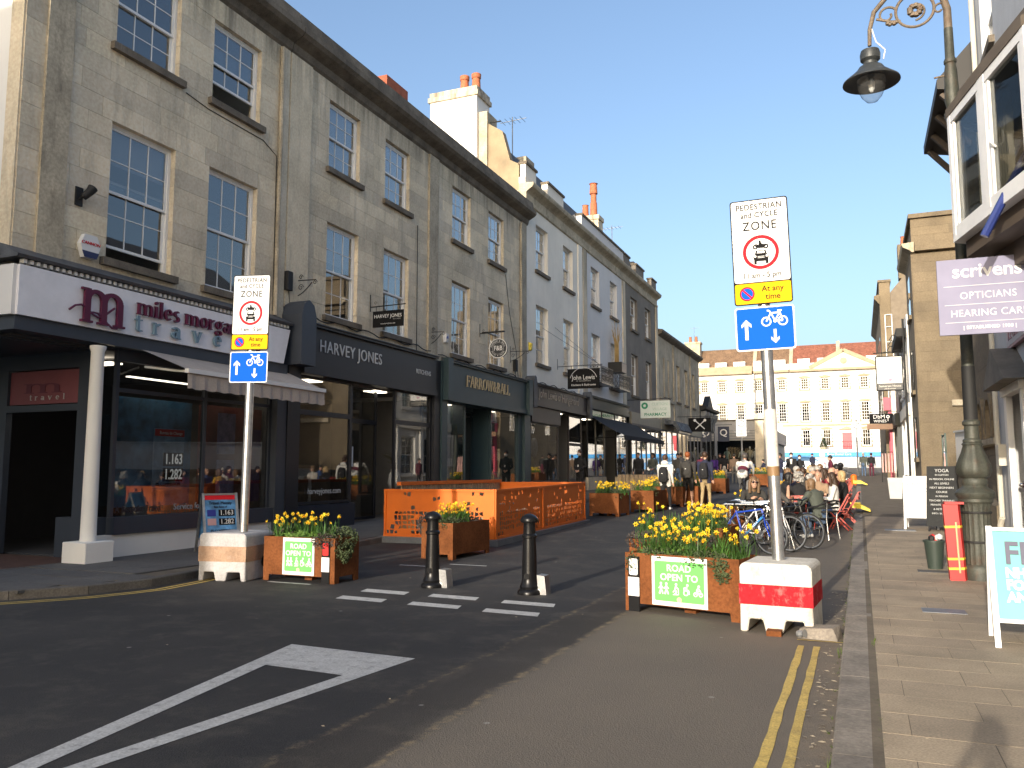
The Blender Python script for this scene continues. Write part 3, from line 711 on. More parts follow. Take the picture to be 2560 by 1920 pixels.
# fascia lettering
serif_text('m', 1.12, wm, t1, Vector((-11.72, 9.62, 4.06))-o1, R(90), .05, width=.92)
b = MB()
b.tube([(-11.69, 9.4+.11*i, 4.2+.10*math.sin(i*.9)+.012*i) for i in range(9)], .018, 6)
b.tube([(-11.69, 9.75+.1*i, 4.13+.11*math.sin(i*.8+.4)) for i in range(7)], .018, 6); b.build('flourish', wm, t1)
serif_text('miles morgan', .40, wm, t1, Vector((-11.72, 10.76, 4.37))-o1, R(90), .05, width=2.62)
serif_text('travel', .42, wc, t1, Vector((-11.72, 10.72, 4.06))-o1, R(90), .05, spacing=2.2, width=2.75)
k = MB().prism(circ(0, 0, .25, 24), -.02, 0).build('roundel', wm, t1, world=False); k.location = Vector((-11.72, 13.85, 4.3))-o1; k.rotation_euler.z = R(90)
for i, s_ in enumerate(('FOREIGN', 'EXCHANGE')): text(s_, .10, M_SIGNW, t1, Vector((-11.698, 13.87, 4.34-i*.1))-o1, R(90), squash=.85)
# awning over the shop window
M_AWN = mat('taupe_canvas', (.40,.345,.30), .9, var=.12, scale=2, bump=.1)
aw = thing('shop_awning', 'pulled out taupe canvas awning over the travel agency window', 'awning', (-12, 13.2, 3.4))
b = MB(); n_ = 14
for i in range(n_+1):
    u = i/n_; sag = .06*math.sin(math.pi*u)
    for v in range(7):
        q = v/6; b.v.append((-12.02+1.12*q, 10.95+(15.3-10.95)*u+(.25*q)*(1-u)-.05*q*u, 3.86-.47*q-sag*math.sin(math.pi*q)*.6))
for i in range(n_):
    for v in range(6): b.f.append((i*7+v, i*7+v+1, (i+1)*7+v+1, (i+1)*7+v)); b.m.append(0)
k = b.build('canopy', M_AWN, aw, smooth=60)
MB().box(-10.95, 11.18, 3.33, -10.86, 15.28, 3.41).build('front_rail', M_SIGNW, aw)
b = MB()
for i in range(41):
    u = i/40; z = 3.05+.012*math.sin(i*1.9); b.v += [(-10.9+.008*math.sin(i*2.1), 11.2+4.06*u, 3.33), (-10.89+.015*math.sin(i*2.1), 11.2+4.06*u, z)]
for i in range(40): b.f.append((2*i, 2*i+1, 2*i+3, 2*i+2)); b.m.append(0)
b.build('valance', M_AWN, aw)
for y in (11.3, 14.95): MB().tube([(-12.02, y, 3.5), (-11.45, y+.15, 3.42), (-10.92, y, 3.36)], .022, 6).build('folding_arm', M_SIGNW, aw)
# wall fittings
fl = thing('floodlight', 'small black floodlight on the stone wall of the corner house', 'light', (XL, 9.78, 6.25))
b = MB(); b.box(.0, -.07, -.16, .03, .07, .16); b.tube([(.03, 0, -.05), (.16, 0, .0)], .02, 6); b.build('mount', M_BLACKM, fl, world=False)
MB().tube([(.1, .02, -.02), (.16, .1, .1), (.17, .14, .17)], [.06, .075, .085], 10).build('lamp_head', M_BLACKM, fl, world=False, smooth=True)
al = thing('alarm_box', 'white hexagonal alarm box on the corner house above the travel shop', 'alarm box', (XL, 10.0, 5.42))
k = MB().prism([(-.2, .02), (-.12, .2), (.12, .2), (.2, .02), (.12, -.2), (-.12, -.2)], 0, .1, 'x').build('casing', M_SIGNW, al, world=False)
MB().prism([(-.12, -.2), (-.17, -.09), (.17, -.09), (.12, -.2)], .1, .106, 'x').build('base_band', plain('navy_plastic', (.02,.025,.09), .4), al, world=False)
text('CANNON', .075, M_SIGNR, al, (.106, 0, .05), R(90), squash=1.1)
M_LIT = plain('lit_ceiling_panel', (1, .86, .66), .5, emit=4)
[MB().box(-12.26, y_, 3.3, -12.16, y_+1.5, 3.32).build('added_poster_light', plain('added_poster_glow', (1, .9, .75), .5, emit=3), t1) for y_ in (11.1, 13.2)]; MB().box(-13.4, 11.2, 3.6, -12.8, 11.5, 3.63).build('ceiling_light', M_LIT, t1)  # glowing strips added behind the glass to brighten the posters, beside the ceiling panel
# ---- second stone house: kitchen shop
t2 = thing('stone_house', 'stone house above the dark navy kitchen shop', 'building', (XL, 18.7, zg(18.7)))
upper(t2, [(16.9, 18.3), (19.6, 20.98)], 15.26, 22.2, M_STONE, 4.95, 11.5)
shell(t2, M_WHITE, -20, XL-.33, 15.27, 22.2, 3.75, 12.0, (8.35,))
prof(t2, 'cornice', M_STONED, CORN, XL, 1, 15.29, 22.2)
for a, c in ((16.9, 18.3), (19.6, 20.98)):
    win(t2, XL, a, c, 9.24, 11.02, blind=.97); win(t2, XL, a, c, 5.45, 7.83, blind=.4 if a < 18 else .55)
MB().box(XL, 15.28, 4.95, XL+.045, 16.1, 11.5).build('pilaster', M_STONE, t2)
MB().box(XL, 22.15, 4.95, XL+.06, 22.75, 11.5).build('pilaster', M_STONEB, t2)
pipe(t2, [(XL+.03, 21.45, 9), (XL+.03, 21.47, 5.1)], .012, M_BLACKM, 'cable')
o2 = wofs(t2)
def fascia(t, m, y0, y1, x=-11.84, z0=4.03, z1=5.0, top=True, lead=True, y1b=None):
    MB().box(XL, y0, z0, x, y1, z1).build('fascia', m, t)
    b = MB(); b.box(XL, y0-.03, z0-.16, x+.05, y1+.03, z0-.002); b.box(XL, y0-.02, z1+.002, x+.08, y1+.02, z1+.06); b.build('fascia_moulding', m, t)
    if lead: prof(t, 'lead_flashing', M_LEAD, [(0, z1+.064), (x-XL+.12, z1+.064), (x-XL+.12, z1+.085), (0, z1+.2)], XL, 1, y0-.02, y1+.02)
def frame_rects(t, m, name, x, d, rects, bar=.06):
    """shop glazing: bars round each light and one pane in each"""
    for ya, yb, za, zb in rects:
        b = MB(); b.box(x-d, ya, za, x, ya+bar, zb); b.box(x-d, yb-bar, za, x, yb, zb); b.box(x-d, ya+bar, za, x, yb-bar, za+bar); b.box(x-d, ya+bar, zb-bar, x, yb-bar, zb)
        o = b.build(name, m, t)
        ubox('shop_pane', M_GLS, o, x-d/2-.004, ya+bar, za+bar, x-d/2+.004, yb-bar, zb-bar)
    return o
def room(t, y0, y1, z0, z1, m=None, fm=None, x0=-17.5, x1=-12.3):
    b = MB(); b.box(x0-.1, y0, z0, x0, y1, z1); b.box(x0, y0, z1, x1, y1, z1+.06); b.box(x0, y0-.0, z0, x1, y0+.08, z1); b.box(x0, y1-.08, z0, x1, y1, z1); b.build('shop_interior', m or M_INT, t)
    for yy in (y0+(y1-y0)*.25, y0+(y1-y0)*.7): MB().box(-12.85, yy-.3, z1-.03, -12.45, yy+.3, z1-.005).build('ceiling_light', M_LIT, t)
    MB().box(x0, y0+.08, z0-.05, x1, y1-.08, z0).build('shop_floor', fm or M_FLOOR, t)
fascia(t2, M_DARK, 15.75, 22.3)
MB().box(XL-.05, 15.27, .15, -11.88, 15.72, 5.05).build('pilaster', M_DARK, t2); MB().box(XL-.05, 22.32, .2, -11.9, 22.7, 5.0).build('pilaster', M_DARK, t2)
MB().prism([(15.2, 4.0), (15.74, 4.0), (15.74, 5.15), (15.65, 5.4), (15.47, 5.5), (15.29, 5.4), (15.2, 5.15)], XL+.001, -11.5, 'x').build('console_bracket', M_GREYP, t2)
g = zg(17); frame_rects(t2, M_DARK, 'shop_window', -12.0, .08, [(15.8, 18.0, .82, 2.98), (15.8, 18.0, 2.98, 3.86)])
MB().box(-12.1, 15.75, .2, -11.93, 18.12, .8).build('stall_riser', plain('dark_blue_paint', (.012,.018,.034), .4), t2)
b = MB(); b.box(-12.6, 18.0, .25, -12.02, 18.08, 3.86); b.build('door_reveal', M_DARK, t2)
frame_rects(t2, M_DARK, 'shop_door', -12.55, .07, [(18.1, 20.1, .3, 2.95), (18.1, 20.1, 2.95, 3.9)])
frame_rects(t2, M_DARK, 'shop_window', -12.0, .08, [(20.15, 22.3, .95, 2.98), (20.15, 22.3, 2.98, 3.9)])
MB().box(-12.1, 20.15, .2, -11.94, 22.32, .93).build('stall_riser', M_DARK, t2)
room(t2, 15.35, 22.2, .28, 3.86)
text('HARVEY JONES', .42, plain('letter_silver', (.55,.56,.57), .4), t2, Vector((-11.835, 17.75, 4.58))-o2, R(90), extrude=.012, spacing=1.08, squash=.93)
text('KITCHENS', .19, MATS['letter_silver'], t2, Vector((-11.835, 21.5, 4.5))-o2, R(90), extrude=.008)
text('harveyjones.com', .2, MATS['letter_silver'], t2, Vector((-11.99, 16.9, 1.12))-o2, R(90), extrude=.002)
ubox('window_notice', M_SIGNW, t2, -12.5, 18.45, 1.72, -12.49, 18.85, 2.25)
# display table in the kitchen shop window
dt = thing('display_table', 'white painted kitchen table with timber top in the kitchen shop window', 'table', (-12.9, 16.6, .85))
b = MB(); b.box(-.4, -.8, .82, .4, .6, .9); b.build('table_top', M_WOOD, dt, world=False)
for x in (-.32, .32):
    for y in (-.7, .5): MB().lathe([(.045, 0), (.03, .1), (.05, .35), (.035, .5), (.06, .6), (.06, .82)], (x, y, 0), 8).build('leg', M_WPAINT, dt, world=False, smooth=True)
MB().box(-.36, -.74, .62, .36, .54, .815).build('apron', M_WPAINT, dt, world=False); MB().box(-.34, -.7, .2, .34, .5, .24).build('lower_shelf', M_WOOD, dt, world=False)
va = thing('plant_vase', 'white vase of wispy grasses behind the kitchen shop window', 'vase', (-12.6, 21.2, 1.0)); MB().lathe([(.12, 0), (.2, .25), (.17, .5), (.1, .6), (.12, .64)], n=14).build('vase', M_SIGNW, va, world=False, smooth=True)
b = MB()
for i in range(60):
    a = random.uniform(0, 6.28); l = random.uniform(.3, .75); b.tube([(0, 0, .6), (.2*l*math.cos(a), .2*l*math.sin(a), .6+.6*l), (.6*l*math.cos(a), .75*l*math.sin(a), .6+.75*l)], [.006, .008, .003], 4)
b.build('grasses', plain('dried_grass', (.12,.11,.05), .8, var=.4), va, world=False)
# ---- third stone house: paint shop
t3 = thing('stone_house', 'stone house above the teal paint shop, last with heavy cornice', 'building', (XL, 26, zg(26)))
upper(t3, [(23.82, 25.2), (26.72, 28.1)], 22.2, 30.35, M_STONE, 4.95, 11.5)
shell(t3, M_WHITE, -20, XL-.33, 22.2, 30.35, 3.75, 12.0, (8.35,))
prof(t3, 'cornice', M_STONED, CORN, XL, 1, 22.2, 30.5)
for a, c in ((23.82, 25.2), (26.72, 28.1)):
    win(t3, XL, a, c, 9.2, 11.02, curtain=(c-.5,) if a > 26 else None); win(t3, XL, a, c, 5.4, 7.8, blind=.0 if a < 26 else .3)
MB().box(XL, 29.85, 4.95, XL+.05, 30.34, 11.5).build('pilaster', M_STONEB, t3)
pipe(t3, [(XL+.07, 29.7, 11.4), (XL+.07, 29.7, 5.2)], .045)
pipe(t3, [(XL+.02, 28.25, 9.0), (XL+.03, 28.6, 7.6), (XL+.02, 29.3, 6.2), (XL+.02, 29.5, 5.2)], .011, M_BLACKM, 'cable')
o3 = wofs(t3); MB().box(-15.6, 23.3, 12.2, -14.4, 24.6, 14.4).build('chimney', mat('red_brick', (.30,.085,.045), .9, var=.3, scale=4, bump=.4, bscale=20), t3)
MB().box(-15.66, 23.24, 14.4, -14.34, 24.66, 15.05).build('chimney_cap', MATS['red_brick'], t3)
fascia(t3, M_TEAL, 23.15, 29.6, x=-11.8, z0=3.95)
[MB().box(*q).build(n_, M_TEAL, t3) for n_, q in (('pilaster', (XL-.05, 22.72, .2, -11.85, 23.1, 5.02)), ('pilaster', (XL-.05, 29.62, .4, -11.85, 30.2, 5.02)), ('console_block', (-11.848, 22.78, 3.8, -11.66, 23.12, 5.12)), ('console_block', (-11.848, 29.64, 3.75, -11.66, 30.0, 5.12)))]
frame_rects(t3, M_TEAL, 'shop_window', -12.0, .08, [(23.1, 24.7, .95, 3.8), (26.75, 29.2, 1.0, 3.8)])
frame_rects(t3, M_TEAL, 'shop_door', -12.7, .07, [(24.75, 26.7, .45, 3.7)])
[MB().box(*q).build(n_, M_TEAL, t3) for n_, q in (('stall_riser', (-12.1, 23.1, .25, -11.94, 24.72, .95)), ('stall_riser', (-12.1, 26.72, .3, -11.94, 29.62, 1.0)), ('window_post', (-12.1, 29.2, 1.001, -11.96, 29.62, 3.8)))]
[MB().box(-12.7, y_, .4, -12.08, y_+.06, 3.8).build('door_reveal', M_TEAL, t3) for y_ in (24.66, 26.72)]
room(t3, 22.3, 30.2, .48, 3.8, plain('teal_wall', (.05,.10,.115), .8))
serif_text('FARROW&BALL', .5, plain('letter_gold', (.52,.42,.25), .4), t3, Vector((-11.79, 24.3, 4.36))-o3, R(90), .03, width=3.65)
ubox('window_poster', M_SIGNW, t3, -12.1, 23.25, 1.75, -12.09, 24.0, 2.75); ubox('window_poster', mat('poster_grey_print', (.2,.26,.27), .5, var=.4, scale=6), t3, -12.088, 23.33, 2.0, -12.085, 23.92, 2.68)
for y, z in ((23.35, 1.35), (27.5, 1.7), (27.9, 2.2), (28.4, 2.0)): ubox('display_card', M_SIGNW, t3, -12.5, y, z, -12.49, y+.25, z+.3)
MB().tube([(-12.35, 27.3, 1.2), (-12.35, 27.25, 2.4), (-12.35, 27.2, 3.2)], .05, 8).build('pink_ribbon', plain('pink_ribbon', (.5,.05,.1), .6), t3)
# cable runs over the fascias
for y0_, y1_, zb_ in ((15.8, 22.3, 5.28), (22.8, 29.8, 5.2), (30.5, 37, 5.2)):
    pipe(t2 if y0_ < 16 else t3 if y0_ < 23 else t3, [(XL+.06, y0_+(y1_-y0_)*i/24, zb_+.05*math.sin(i*1.3)+.03*random.random()) for i in range(25)], .016, M_BLACKM, 'cable')

# ---- hanging signs on the left row
def bracket_sign(name, label, loc, bl, pts_label=None):
    t = thing(name, label, 'sign', loc); b = MB()
    b.tube([(0, 0, 0), (bl, 0, .02)], .016, 6); b.tube([(0, 0, -.12), (0, 0, .35)], .018, 6)
    for i in range(3):
        cx = bl*(.15+.3*i); b.tube([(cx+.05*(1-j/12)*math.cos(j*.75), 0, .1+.05*(1-j/12)*math.sin(j*.75)) for j in range(10)], .006, 5)
    b.build('bracket', M_BLACKM, t, world=False, smooth=True); return t
hs = bracket_sign('hanging_sign', 'black hanging board sign of the kitchen shop below a scrolled bracket', (XL, 18.95, 6.02), 1.1)
MB().box(.1, -.02, -.57, 1.04, .02, -.13).build('board', M_SIGNB, hs, world=False)
for x in (.2, .94): MB().tube([(x, 0, -.13), (x, 0, 0)], .006, 5).build('hanger', M_BLACKM, hs, world=False)
text('HARVEY JONES', .135, M_SIGNW, hs, (.57, -.022, -.28), squash=.93); text('KITCHENS', .05, plain('sign_grey_letter', (.3,.3,.3), .5), hs, (.85, -.022, -.37)); text('www.harveyjones.com', .05, M_SIGNW, hs, (.57, -.022, -.48))
fb = bracket_sign('hanging_sign', 'round dark hanging sign of the paint shop under a long lamp', (XL, 26.0, 6.38), .9)
MB().box(.1, -.04, .0, .95, .04, .05).build('trough_light', M_BLACK, fb, world=False)
k = MB().lathe([(.34, -.04), (.345, 0), (.34, .04)], n=36).build('disc', plain('sign_slate', (.035,.038,.043), .5), fb, world=False, smooth=30); k.rotation_euler.x = R(90); k.location = (.72, 0, -.56)
b = MB(); ringb(b, .72, -.56, .315, .345, -.046, -.041, 36); ringb(b, .72, -.56, .2, .206, -.046, -.041, 30); b.build('rim_line', M_SIGNW, fb, world=False)
text('F&B', .23, M_SIGNW, fb, (.72, -.043, -.56), squash=.85, bold=.004)
for i, ch in enumerate('FARROW & BALL'):
    a = R(165-12.5*i); k = text(ch, .085, M_SIGNW, fb, (.72+.255*math.cos(a), -.043, -.56+.255*math.sin(a))); k.rotation_euler = (0, -(a-R(90)), 0)
for i, ch in enumerate('PAINT & PAPER'):
    a = R(205+10.5*i); k = text(ch, .07, M_SIGNW, fb, (.72+.255*math.cos(a), -.043, -.56+.255*math.sin(a))); k.rotation_euler = (0, -(a+R(90)), 0)
for x in (.6, .84): MB().tube([(x, 0, -.23), (x, 0, 0)], .008, 5).build('hanger', M_BLACKM, fb, world=False)
scroll_bracket((XL, 15.75, 5.95), .55, label='empty scrolled iron bracket between the two left stone houses')
scroll_bracket((XL, 22.35, 5.75), .5, label='empty scrolled iron bracket between the kitchen and paint shops')
scroll_bracket((XL, 28.75, 6.0), .75, label='empty scrolled iron bracket right of the round sign')
for y, z, lab in ((15.35, 5.95, 'black speaker box on the wall above the travel shop end'), (29.1, 5.6, 'dark meter box above the paint shop fascia')):
    u = thing('wall_box', lab, 'box', (XL, y, z)); MB().cbox(0, -.1, -.2, .14, .1, .25, .02).build('casing', M_BLACKM, u, world=False); MB().tube([(.05, .05, -.2), (.04, .1, -.5), (.03, .06, -.8)], .012, 5).build('cable', M_BLACKM, u, world=False)
for x, y, z, lab, mm in ((-11.74, 15.62, 4.55, 'white alarm box at the left end of the kitchen shop fascia', M_SIGNW), (XL, 23.35, 5.85, 'small white alarm box with blue mark between the upper windows', M_SIGNW), (XL, 30.75, 6.6, 'yellow alarm box on the cream house', M_YEL)):
    u = thing('alarm_box', lab, 'alarm box', (x, y, z)); k = MB(); k.add([(0,-.13,.16),(0,.13,.16),(0,.11,-.18),(0,-.11,-.18),(.11,-.1,.12),(.11,.1,.12),(.08,.08,-.15),(.08,-.08,-.15)], [(0,1,2,3),(7,6,5,4),(0,4,5,1),(1,5,6,2),(2,6,7,3),(3,7,4,0)]); k.build('casing', mm, u, world=False)
    MB().box(.095, -.05, -.04, .104, .05, .04).build('mark', plain('blue_mark', (.1,.15,.4), .5) if mm is M_SIGNW else M_YEL, u, world=False)
# ---- rendered houses further along: cream, blue-grey, brown
CORN2 = [(-.3, 12.42), (0, 12.42), (.07, 12.46), (.08, 12.58), (.02, 12.62), (.02, 12.9), (.1, 12.98), (.3, 13.1), (.34, 13.2), (.34, 13.28), (-.3, 13.3)]
WA, WB = (6.02, 8.47), (9.93, 11.87)
def rend_house(label, y0, y1, wins, m, mtrim, high, zt=14.1, curtains=False):
    t = thing('rendered_house', label, 'building', (XL, (y0+y1)/2, zg((y0+y1)/2)))
    upper(t, wins, y0, y1, m, 4.95, 12.42, stone=False, z_ops=(WA, WB))
    shell(t, m, -20, XL-.33, y0, y1, 3.9, 13.0, (9.0,))
    prof(t, 'cornice', mtrim, CORN2, XL, 1, y0, y1)
    MB().box(XL-.3, y0, 13.301, XL-.02, y1, 13.55).build('parapet', m, t)
    for a, c in high:
        MB().box(XL-.3, a, 13.552, XL-.015, c, zt).build('parapet_block', m, t); MB().box(XL-.34, a-.04, zt+.002, XL+.05, c+.04, zt+.1).build('coping', M_STONED, t)
    for a, c in wins:
        win(t, XL, a, c, WB[0], WB[1], cols=2, rows=4, rec=.16, curtain=(c-.5,)); win(t, XL, a, c, WA[0], WA[1], cols=2, rows=4, rec=.16, blind=random.choice((0, .35, .2)))
    return t
t4 = rend_house('cream rendered house with stepped parapet and tall white chimney', 30.37, 37.7, [(31.5, 32.93), (34.95, 36.33)], M_CREAM, M_STONEB, [(30.4, 31.6), (33.0, 35.1)])
t5 = rend_house('blue-grey rendered house with iron balconies on its first floor', 37.72, 45.7, [(39.2, 40.65), (42.65, 44.05)], M_BLUER, M_STONEB, [(36.6+1.2, 45.6)])
t6 = rend_house('dark brown rendered house above the pharmacy sign', 45.72, 54.0, [(47.0, 48.6), (50.6, 52.1)], M_BROWNR, M_STONEB, [(45.8, 47), (48.5, 50.5), (52.6, 53.95)])
for t, y, m in ((t4, 37.35, M_CREAM), (t5, 38.1, M_STONE), (t5, 45.4, M_STONE), (t6, 53.7, M_STONE)): MB().box(XL, y-.3, 4.95, XL+.05, y+.3, 12.42).build('pilaster', m, t)
# chimney stack and mansard gable of the cream house
MB().prism([(-20, 12.5), (-12.35, 12.5), (-12.35, 14.1), (-12.8, 14.35), (-13.15, 15.65), (-13.75, 16.05), (-16, 16.9), (-20, 15.5)], 30.4, 30.75).build('gable_wall', mat('stained_tan_render', (.30,.235,.15), .9, var=.25, scale=1, stain=.5, scol=(.14,.11,.075), sscale=(1,1,.4)), t4)
MB().box(-16.4, 30.12, 12.4, -14.2, 31.4, 17.3).build('chimney', M_WHITE, t4)
b = MB(); b.box(-16.48, 30.04, 17.3, -14.12, 31.48, 17.5); b.box(-16.42, 30.1, 17.5, -14.18, 31.42, 17.72); b.build('chimney_cap', M_STONE, t4)
for x in (-15.05, -14.5): MB().lathe([(.2, 17.72), (.17, 18.3), (.2, 18.32), (.21, 18.5), (.17, 18.52)], (x, 30.7, 0), 14).build('chimney_pot', M_TERRA, t4, smooth=True)
MB().box(-14.19, 30.3, 12.6, -13.8, 31.3, 16.6).build('chimney_return', M_STONEB, t4)
for z in (15.6, 16.2): MB().tube([(-13.8, 30.6, z), (-13.35, 30.7, z+.03)], .03, 6).build('iron_spike', M_BLACKM, t4)
M_SLATE = mat('roof_slate', (.09,.095,.105), .7, var=.3, scale=3, bump=.3)
for t, y0, y1 in ((t4, 30.8, 37.6), (t5, 37.8, 45.6), (t6, 45.8, 53.9)):
    MB().prism([(-12.7, 13.1), (-13.3, 15.2), (-16, 16.2), (-19.5, 13.1)], y0, y1).build('mansard_roof', M_SLATE, t)
for t, y in ((t4, 31.9), (t4, 35.6), (t5, 39.5), (t5, 42.5), (t6, 47.8), (t6, 50)):
    b = MB(); b.box(-13.6, y, 13.5, -12.62, y+.95, 14.72); d_ = b.build('dormer', M_LEAD, t); ubox('pane', M_GL, d_, -12.618, y+.1, 13.8, -12.612, y+.85, 14.6)
b = MB(); b.box(-14.4, 33.6, 13.2, -13.4, 34.5, 15.5); b.box(-14.46, 33.54, 15.5, -13.34, 34.56, 15.75); b.build('chimney', M_STONEB, t4)
b = MB(); b.box(-14.3, 44.3, 13.2, -13.2, 45.2, 15.9); b.box(-14.36, 44.24, 15.9, -13.14, 45.26, 16.15); b.build('chimney', M_STONE, t5)
MB().lathe([(.22, 16.15), (.2, 17.0), (.17, 17.05), (.17, 17.5), (.24, 17.55), (.2, 18.1), (.26, 18.15)], (-13.6, 44.75, 0), 12).build('chimney_pot', M_TERRA, t5, smooth=True); MB().lathe([(.2, 16.15), (.17, 16.9), (.2, 16.92)], (-14.1, 44.75, 0), 12).build('chimney_pot', M_TERRA, t5, smooth=True)
# brown kitchen shop in the cream house
o4 = wofs(t4); fascia(t4, M_BROWNP, 30.5, 37.45, x=-11.82, z0=4.35, z1=5.02)
MB().box(XL, 30.5, 3.55, -11.9, 33.9, 4.18).build('rolled_blind_box', M_BROWNP, t4)
for y in (30.15, 37.5): MB().prism([(y-.02, 4.1), (y+.34, 4.1), (y+.34, 5.1), (y+.27, 5.3), (y+.16, 5.35), (y+.05, 5.3), (y-.02, 5.1)], XL+.001, -11.66, 'x').build('console_bracket', M_LEAD, t4)
frame_rects(t4, M_BROWNP, 'shop_window', -12.0, .08, [(30.6, 33.9, 1.15, 3.55)])
frame_rects(t4, M_BROWNP, 'shop_door', -12.5, .08, [(34.0, 35.2, .65, 2.9), (34.0, 35.2, 2.9, 4.18)])
frame_rects(t4, M_BROWNP, 'shop_window', -12.0, .08, [(35.3, 37.2, 1.2, 2.8), (35.3, 37.2, 2.8, 4.1)])
b = MB(); b.box(-12.1, 30.5, .4, -11.93, 33.95, 1.15); b.build('stall_riser', M_BROWNP, t4); MB().box(-12.1, 35.25, .4, -11.93, 37.45, 1.2).build('stall_riser', M_BROWNP, t4)
room(t4, 30.5, 37.5, .6, 4.2)
text('John Lewis of Hungerford', .52, plain('letter_bronze', (.30,.26,.22), .4), t4, Vector((-11.81, 33.6, 4.72))-o4, R(90), extrude=.01, squash=.94, shear=.15)
k = MB().ball((0, 0, 0), .4, 14, sc=(.1, .8, 1.1)).build('window_vase', plain('lime_yellow', (.30,.32,.10), .5), t4, world=False, smooth=True); k.location = Vector((-12.5, 32.0, 1.75))-o4
for y, z, r in ((32.8, 2.6, .42), (32.6, 1.6, .4)):
    k = MB().ball((0, 0, 0), r, 14, sc=(.15, 1, 1)).build('hanging_plate', plain('pale_plate', (.35,.38,.40), .4), t4, world=False, smooth=True); k.location = Vector((-12.7, y, z))-o4
jl = bracket_sign('hanging_sign', 'large black hanging board with white arch on the cream house', (XL, 34.1, 6.15), 2.05)
MB().box(.48, -.03, -1.0, 1.92, .03, -.16).build('board', M_SIGNB, jl, world=False)
b = MB(); b.box(.45, -.035, -.16, 1.95, .035, -.13); b.build('board_cap', M_BLACK, jl, world=False)
for x in (.65, 1.75): MB().tube([(x, 0, -.13), (x, 0, 0)], .01, 5).build('hanger', M_BLACKM, jl, world=False)
b = MB(); ringb(b, 1.2, -.72, .62, .64, -.036, -.031, 22, 18, 162); b.build('arch_line', M_SIGNW, jl, world=False)
serif = text('John Lewis', .29, M_SIGNW, jl, (1.2, -.033, -.52), squash=.82); text('OF HUNGERFORD', .07, plain('sign_mid_grey', (.4,.4,.4), .5), jl, (1.2, -.033, -.67), spacing=1.2); text('Kitchens & Bedrooms', .125, M_SIGNW, jl, (1.2, -.033, -.84))
for z in (1.6, 1.9): MB().tube([(0, -1.9 if z < 1.7 else -.3, z*.9), (1.9, 0, .03)], .008, 5).build('stay_wire', M_BLACKM, jl, world=False)
# black awning shop in the blue-grey house
o5 = wofs(t5); fascia(t5, plain('olive_black_paint', (.05,.045,.03), .5), 38.0, 45.5, x=-11.9, z0=4.78, z1=5.15)
frame_rects(t5, M_BROWNP, 'transom_light', -11.98, .06, [(38.1+1.2*i*2.0, 38.1+1.2*(i+1)*2.0, 4.25, 4.62) for i in range(3)], .05)
frame_rects(t5, M_BLACK, 'shop_window', -12.0, .08, [(38.1, 39.5, 1.3, 4.2), (39.5, 41, 1.3, 4.2)]); frame_rects(t5, M_BLACK, 'shop_window', -12.0, .08, [(43.2, 45.4, 1.35, 4.2)]); frame_rects(t5, M_BLACK, 'shop_door', -12.6, .08, [(41.1, 43.1, .75, 4.2)])
for a, c in ((38.0, 41.05), (43.15, 45.6)): MB().box(-12.1, a, .5, -11.95, c, 1.3).build('stall_riser', M_STONE, t5)
room(t5, 37.9, 45.6, .72, 4.2)
aw2 = thing('shop_awning', 'black canvas awning pulled out over the blue-grey house shop', 'awning', (-12, 43, 3.6))
M_AWB = mat('black_canvas', (.011,.012,.017), .85, var=.2, scale=2)
b = MB(); n_ = 10
for i in range(n_+1):
    u = i/n_; y = 38.6+(47.2-38.6)*u
    for q in range(5): v = q/4; b.v.append((-12.0+1.7*v, y, 4.3-1.0*v-.08*math.sin(math.pi*v)))
for i in range(n_):
    for q in range(4): b.f.append((i*5+q, i*5+q+1, (i+1)*5+q+1, (i+1)*5+q)); b.m.append(0)
b.build('canopy', M_AWB, aw2, smooth=60); MB().box(-10.34, 38.6, 3.1, -10.29, 47.2, 3.31).build('valance', M_AWB, aw2)
for y in (38.9, 46.9): MB().tube([(-12, y, 3.2), (-10.33, y, 3.25)], .025, 6).build('support_arm', M_BLACK, aw2)
# iron balconies and the tub on them
for i, (y0_, y1_) in enumerate(((38.9, 41.0), (42.2, 44.4))):
    bt = thing('iron_balcony', ('nearer' if i == 0 else 'farther')+' black lattice iron balcony on the blue-grey house', 'balcony', (XL, (y0_+y1_)/2, 5.95), group='iron balconies')
    MB().box(XL, y0_, 5.9, XL+.6, y1_, 5.96).build('floor_plate', M_BLACK, bt); b = MB()
    for z in (6.0, 6.75): b.tube([(XL, y0_, z), (XL+.58, y0_, z), (XL+.58, y1_, z), (XL, y1_, z)], .018, 5)
    def lat(p, q, n_):
        for j in range(n_+1):
            u = p+(q-p)*(j/n_); b.tube([(u.x, u.y, 6.0), (u.x, u.y, 6.75)], .012, 4)
            if j < n_:
                v = p+(q-p)*((j+1)/n_); b.tube([(u.x, u.y, 6.0), (v.x, v.y, 6.4), (u.x, u.y, 6.75)], .012, 4); b.tube([(v.x, v.y, 6.0), (u.x, u.y, 6.4), (v.x, v.y, 6.75)], .012, 4)
    lat(Vector((XL, y0_, 0)), Vector((XL+.58, y0_, 0)), 3); lat(Vector((XL+.58, y0_, 0)), Vector((XL+.58, y1_, 0)), 10); lat(Vector((XL+.58, y1_, 0)), Vector((XL, y1_, 0)), 3)
    b.build('railing', M_BLACK, bt)
tb = thing('planted_box', 'black box with a bundle of tall canes on the far balcony', 'planter', (XL+.35, 42.6, 6.78)); MB().cbox(-.4, -.5, 0, .4, .5, .55, .02).build('box', M_BLACK, tb, world=False)
b = MB()
